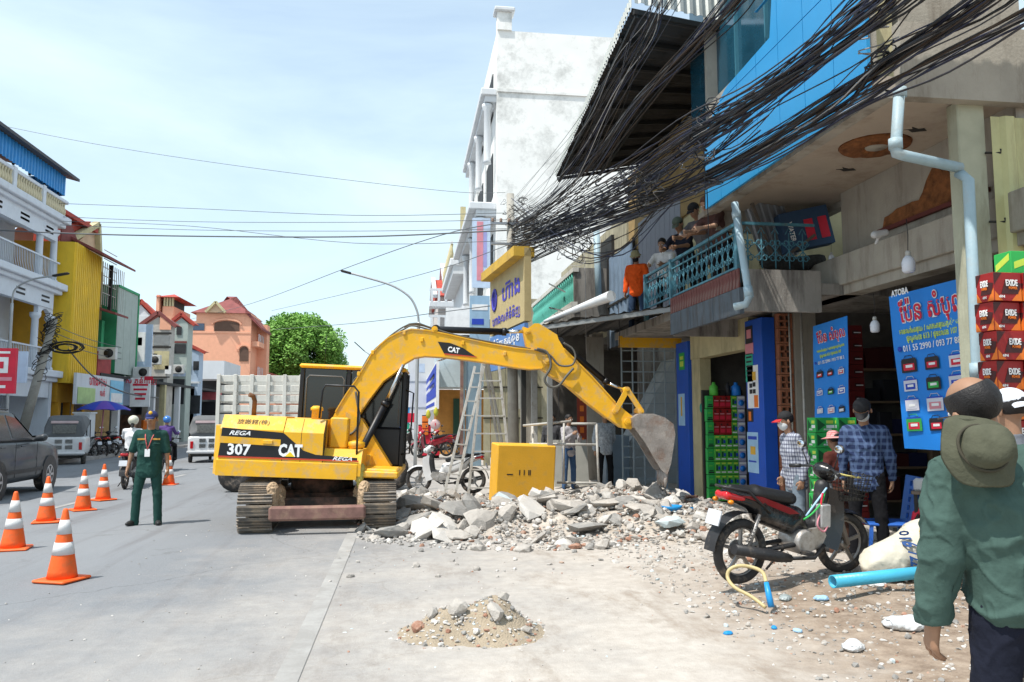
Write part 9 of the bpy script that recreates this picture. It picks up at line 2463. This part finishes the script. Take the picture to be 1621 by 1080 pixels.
PILES = [(0.9, 12.3, 1.0, 0.8, 0.17), (2.0, 12.1, 0.9, 0.8, 0.26), (1.55, 12.9, 1.2, 0.7, 0.12), (3.1, 12.0, 0.8, 1.2, 0.20), (3.9, 11.2, 0.7, 1.2, 0.20), (0.3, 15.0, 0.8, 2.0, 0.16), (3.6, 14.2, 1.4, 1.2, 0.20), (4.6, 13.2, 0.9, 1.3, 0.16), (4.6, 7.9, 1.2, 0.5, 0.08)]
def hz(x, y):
 s_ = sum(h * math.exp(-((x - a) / sx) ** 2 - ((y - c) / sy) ** 2) for a, c, sx, sy, h in PILES)
 return gz(x, y) + s_ * (0.85 + 0.5 * noise.noise(V(x * 1.9, y * 1.9, 3)))
DUSTM = mat('rubble_dust', (0.43, 0.385, 0.335), rough=0.98, var=0.22, scale=2.5, dirt=(0.34, 0.28, 0.22), damt=0.5, dscale=3, bump=0.9, bscale=25)
b = MB(); nx2, ny2 = 110, 110
def mound(u, v):
 x, y = -0.9 + 6.6 * u, 9.3 + 8.2 * v
 s_ = hz(x, y) - gz(x, y)
 return (x, y, gz(x, y) - 0.035 + s_ * 1.0 + 0.03 * noise.noise(V(x * 7, y * 7, 0)))
b.grid(mound, nx2, ny2)
tag(b.build('rubble_mound', DUSTM), 'dusty heaped debris of the torn up pavement', kind='structure')
def region(x, y):
 """front border of the rubble field."""
 return y > 9.7 + 0.9 * max(0, (1.2 - x)) * 0.6 + (0 if x < 3 else -0.35 * (x - 3)) and x > -0.8 + max(0, (13 - y)) * 0.12
big = [(0.55, 11.35, 0.95, 0, 2, 'flat pale slab lying lowest at the left front of the rubble'), (1.12, 11.5, 0.75, 1, 0, 'flat slab next to the lowest pale slab'), (1.0, 12.2, 0.62, 6, 1, 'grey square block of concrete standing in the heap'), (0.45, 12.5, 0.7, 3, 0, 'tilted concrete piece at the left of the heap'),
  (1.85, 11.75, 0.85, 4, 2, 'broad white broken slab in the middle of the heap'), (2.45, 11.8, 0.95, 5, 0, 'long slab standing steeply tilted right of the heap middle'), (3.35, 11.9, 0.7, 7, 1, 'brownish rough lump at the right of the heap'), (3.55, 10.4, 0.62, 2, 4, 'pale blue tiled slab in front of the rubble on the right'),
  (2.1, 12.6, 0.5, 9, 2, 'white broken block on the crest of the heap'), (0.15, 13.6, 0.8, 10, 0, 'long thin slab left behind the heap'), (1.5, 12.3, 0.55, 11, 0, 'upright angular block beside the yellow block')]
for (x, y, s, i, m, lab) in big:
 o = bpy.data.objects.new('concrete_piece', rmesh(i, m)); COL.objects.link(o)
 o.location = (x, y, hz(x, y) + 0.08); o.scale = (s * 0.9, s * 0.9, s * 0.58); o.rotation_euler = (random.uniform(0.0, 0.75), random.uniform(-0.35, 0.35), random.uniform(0, 6))
 tag(o, lab, 'concrete slab')
for k in range(26):
 x, y = random.uniform(-0.3, 4.2), random.uniform(10.6, 14.5)
 if not region(x, y): continue
 s = random.uniform(0.42, 0.85)
 o = bpy.data.objects.new('concrete_piece', rmesh(random.randrange(16), random.choice((0, 0, 1, 2)))); COL.objects.link(o)
 o.location = (x, y, hz(x, y) + 0.05); o.scale = (s, s, s * 0.4); o.rotation_euler = (random.uniform(-0.2, 0.6), random.uniform(-0.4, 0.4), random.uniform(0, 6))
 tag(o, 'broad broken plate of pavement concrete tilted in the rubble', 'concrete slab', 'broad broken plates in the rubble')
G1 = 'broken concrete chunks in the rubble field'
cnt = 0; tries = 0
while cnt < 285 and tries < 9000:
 tries += 1
 x, y = random.uniform(-0.6, 5.0), random.uniform(8.6, 16.5)
 if not region(x, y): continue
 h_ = hz(x, y) - gz(x, y)
 if random.random() > 0.25 + h_ * 2.2: continue
 s = (0.12 + 0.30 * random.random() ** 1.8) * (0.9 + h_)
 m = random.choices((0, 1, 2, 3, 4), (44, 24, 24, 6, 2))[0]
 o = bpy.data.objects.new('concrete_chunk', rmesh(random.randrange(16), m)); COL.objects.link(o)
 o.location = (x, y, hz(x, y) + s * 0.10); o.scale = (s, s * random.uniform(0.7, 1.1), s * random.uniform(0.6, 1.1)); o.rotation_euler = (random.uniform(-0.7, 0.7), random.uniform(-0.7, 0.7), random.uniform(0, 6))
 tag(o, 'broken chunk of dusty concrete in the rubble under the boom', 'rubble chunk', G1)
 cnt += 1
def debris(name, label, n, fn, smin, smax, mats=RC, wts=(42, 28, 20, 8, 2)):
 b = MB()
 for _ in range(n):
  q = fn()
  if q is None: continue
  x, y, z = q; s = random.uniform(smin, smax) * (0.5 + random.random())
  v, f = shapes[random.randrange(16)]
  E = (Matrix.Rotation(random.uniform(0, 6), 3, 'Z') @ Matrix.Rotation(random.uniform(-1, 1), 3, 'X'))
  b.add([E @ (Vector(p) * s) + V(x, y, z + s * 0.1) for p in v], f, random.choices(range(len(mats)), wts)[0])
 return tag(b.build(name, mats), label, kind='stuff')
def fA():
 x, y = random.uniform(-0.8, 5.3), random.uniform(8.2, 17)
 if not region(x, y) and random.random() > 0.05: return None
 if random.random() > 0.45 + (hz(x, y) - gz(x, y)) * 2: return None
 return x, y, hz(x, y)
debris('small_debris', 'small broken bits of concrete, plaster and brick covering the rubble field', 17000, fA, 0.015, 0.10)
def fB():
 x, y = random.uniform(2.3, 6.0), random.uniform(4.2, 9.6)
 if x - 2.3 < (9.6 - y) * 0.12 * random.random(): return None
 return x, y, gz(x, y)
debris('pavement_debris', 'gravel and broken bits scattered over the dug up pavement on the right', 3200, fB, 0.012, 0.055)
def fC():
 x, y = random.gauss(0.3, 2.2), random.uniform(3, 13)
 return (x, y, gz(x, y)) if x < 4 else None
debris('road_grit', 'scattered grit and small stones on the dusty road', 700, fC, 0.006, 0.028)
# sand heap in front
SAND = mat('building_sand', (0.36, 0.295, 0.215), rough=0.98, var=0.15, scale=6, bump=0.9, bscale=70)
c = on(752, 1000, z=0.0)
b = MB(); b.grid(lambda u, v: (c.x + (u - 0.5) * 1.4, c.y + (v - 0.45) * 1.3, gz(c.x, c.y) - 0.02 + 0.26 * math.exp(-((u - 0.62) / 0.16) ** 2 - ((v - 0.45) / 0.22) ** 2) + 0.19 * math.exp(-((u - 0.34) / 0.17) ** 2 - ((v - 0.45) / 0.2) ** 2) + 0.02 * noise.noise(V(u * 14, v * 14, 1)) * math.exp(-((u - 0.5) / 0.3) ** 2)), 50, 40)
tag(b.build('sand_heap', SAND, None), 'small heap of brown building sand with stones on the road in front', 'sand heap', kind='stuff')
def sz(x, y):
 u, v = (x - c.x) / 1.4 + 0.5, (y - c.y) / 1.3 + 0.45
 return gz(c.x, c.y) - 0.02 + 0.26 * math.exp(-((u - 0.62) / 0.16) ** 2 - ((v - 0.45) / 0.22) ** 2) + 0.19 * math.exp(-((u - 0.34) / 0.17) ** 2 - ((v - 0.45) / 0.2) ** 2)
for (dx, dy, s, i, m, lab) in ((-0.16, -0.1, 0.22, 6, 0, 'grey angular stone standing left on the sand heap'), (0.16, -0.22, 0.24, 2, 0, 'pale flat stone on the right crest of the sand heap'), (-0.52, -0.12, 0.17, 7, 3, 'orange brick piece at the left foot of the sand heap'), (-0.02, -0.33, 0.10, 5, 2, 'white stone low in the middle of the sand heap'), (0.25, -0.02, 0.13, 9, 0, 'small stone on top of the sand heap'), (0.42, -0.28, 0.12, 3, 0, 'small stone at the right foot of the sand heap'), (-0.38, -0.05, 0.14, 8, 0, 'small pale stone between the brick piece and the sand')):
 o = bpy.data.objects.new('stone', rmesh(i, m)); COL.objects.link(o); x, y = c.x + dx * 0.85, c.y + dy * 0.85; s *= 0.9
 o.location = (x, y, sz(x, y) + s * 0.15); o.scale = (s, s, s * 1.1); o.rotation_euler = (0.4, -0.3, i); tag(o, lab, 'stone')
def fS():
 x, y = random.gauss(c.x - 0.12, 0.42), random.gauss(c.y - 0.05, 0.30); return x, y, sz(x, y)
debris('heap_gravel', 'gravel and crumbs over the small sand heap', 900, fS, 0.012, 0.045, wts=(45, 15, 20, 15, 5))
# litter near the moped
random.seed(5)
for i, (px, py, m, s, lab) in enumerate(((1152, 987, 'connector_blue', 0.05, 'small blue plastic scrap on the road left of the hose'), (1225, 980, 'connector_blue', 0.04, 'tiny blue scrap below the hose connector'), (1262, 985, 'print_pale_blue', 0.05, 'pale blue wrapper right of the hose'), (1300, 945, 'print_pale_blue', 0.09, 'pale crumpled wrapper near the blue pipe'),
         (1243, 942, 'clear_plastic', 0.10, 'crumpled clear plastic bottle beside the hose connector'), (1385, 930, 'white_tarpaulin', 0.14, 'crumpled white sheet under the blue pipe'), (1432, 990, 'white_tarpaulin', 0.22, 'grey white plastic bag on the soil near the man in grey green'), (1350, 1010, 'white_tarpaulin', 0.14, 'pale plastic bag at the lower right edge'))):
 if m == 'clear_plastic': mat(m, (0.35, 0.4, 0.4), rough=0.15)
 p = on(px, py, z=0.08)
 o = sdf_obj('litter', mat(m, None), None, [('e', (0, 0, 0.0), (s * 0.7, s * 0.5, s * 0.22)), ('e', (s * 0.3, s * 0.1, s * 0.08), (s * 0.35, s * 0.3, s * 0.2)), ('e', (-s * 0.3, -s * 0.1, s * 0.05), (s * 0.3, s * 0.4, s * 0.2))], h=max(0.006, s / 18), fold=s * 0.12, fscale=3 / s)
 o.location = (p.x, p.y, gz(p.x, p.y) + s * 0.15); o.rotation_euler = (0, 0, i); tag(o, lab, 'litter')
# cardboard under the sack
slab('cardboard_sheet', 'piece of pale board lying half under the sack', 'board', on(1405, 882, z=0.13), (0.5, 0.35, 0.012), (0.1, 0.1, 0.5), mat('pale_board', None))
# motorbike at the lower right corner, in front of the man
q = on(1560, 1075, d=2.35)
0 and motorbike('motorbike with pale grey seat end at the lower right corner, partly outside the photo', (q.x + 0.50, q.y - 0.02, -0.06), R(165), mat('pale_grey_paint', (0.30, 0.33, 0.36), rough=0.35, coat=0.3), None, mirrors=False)
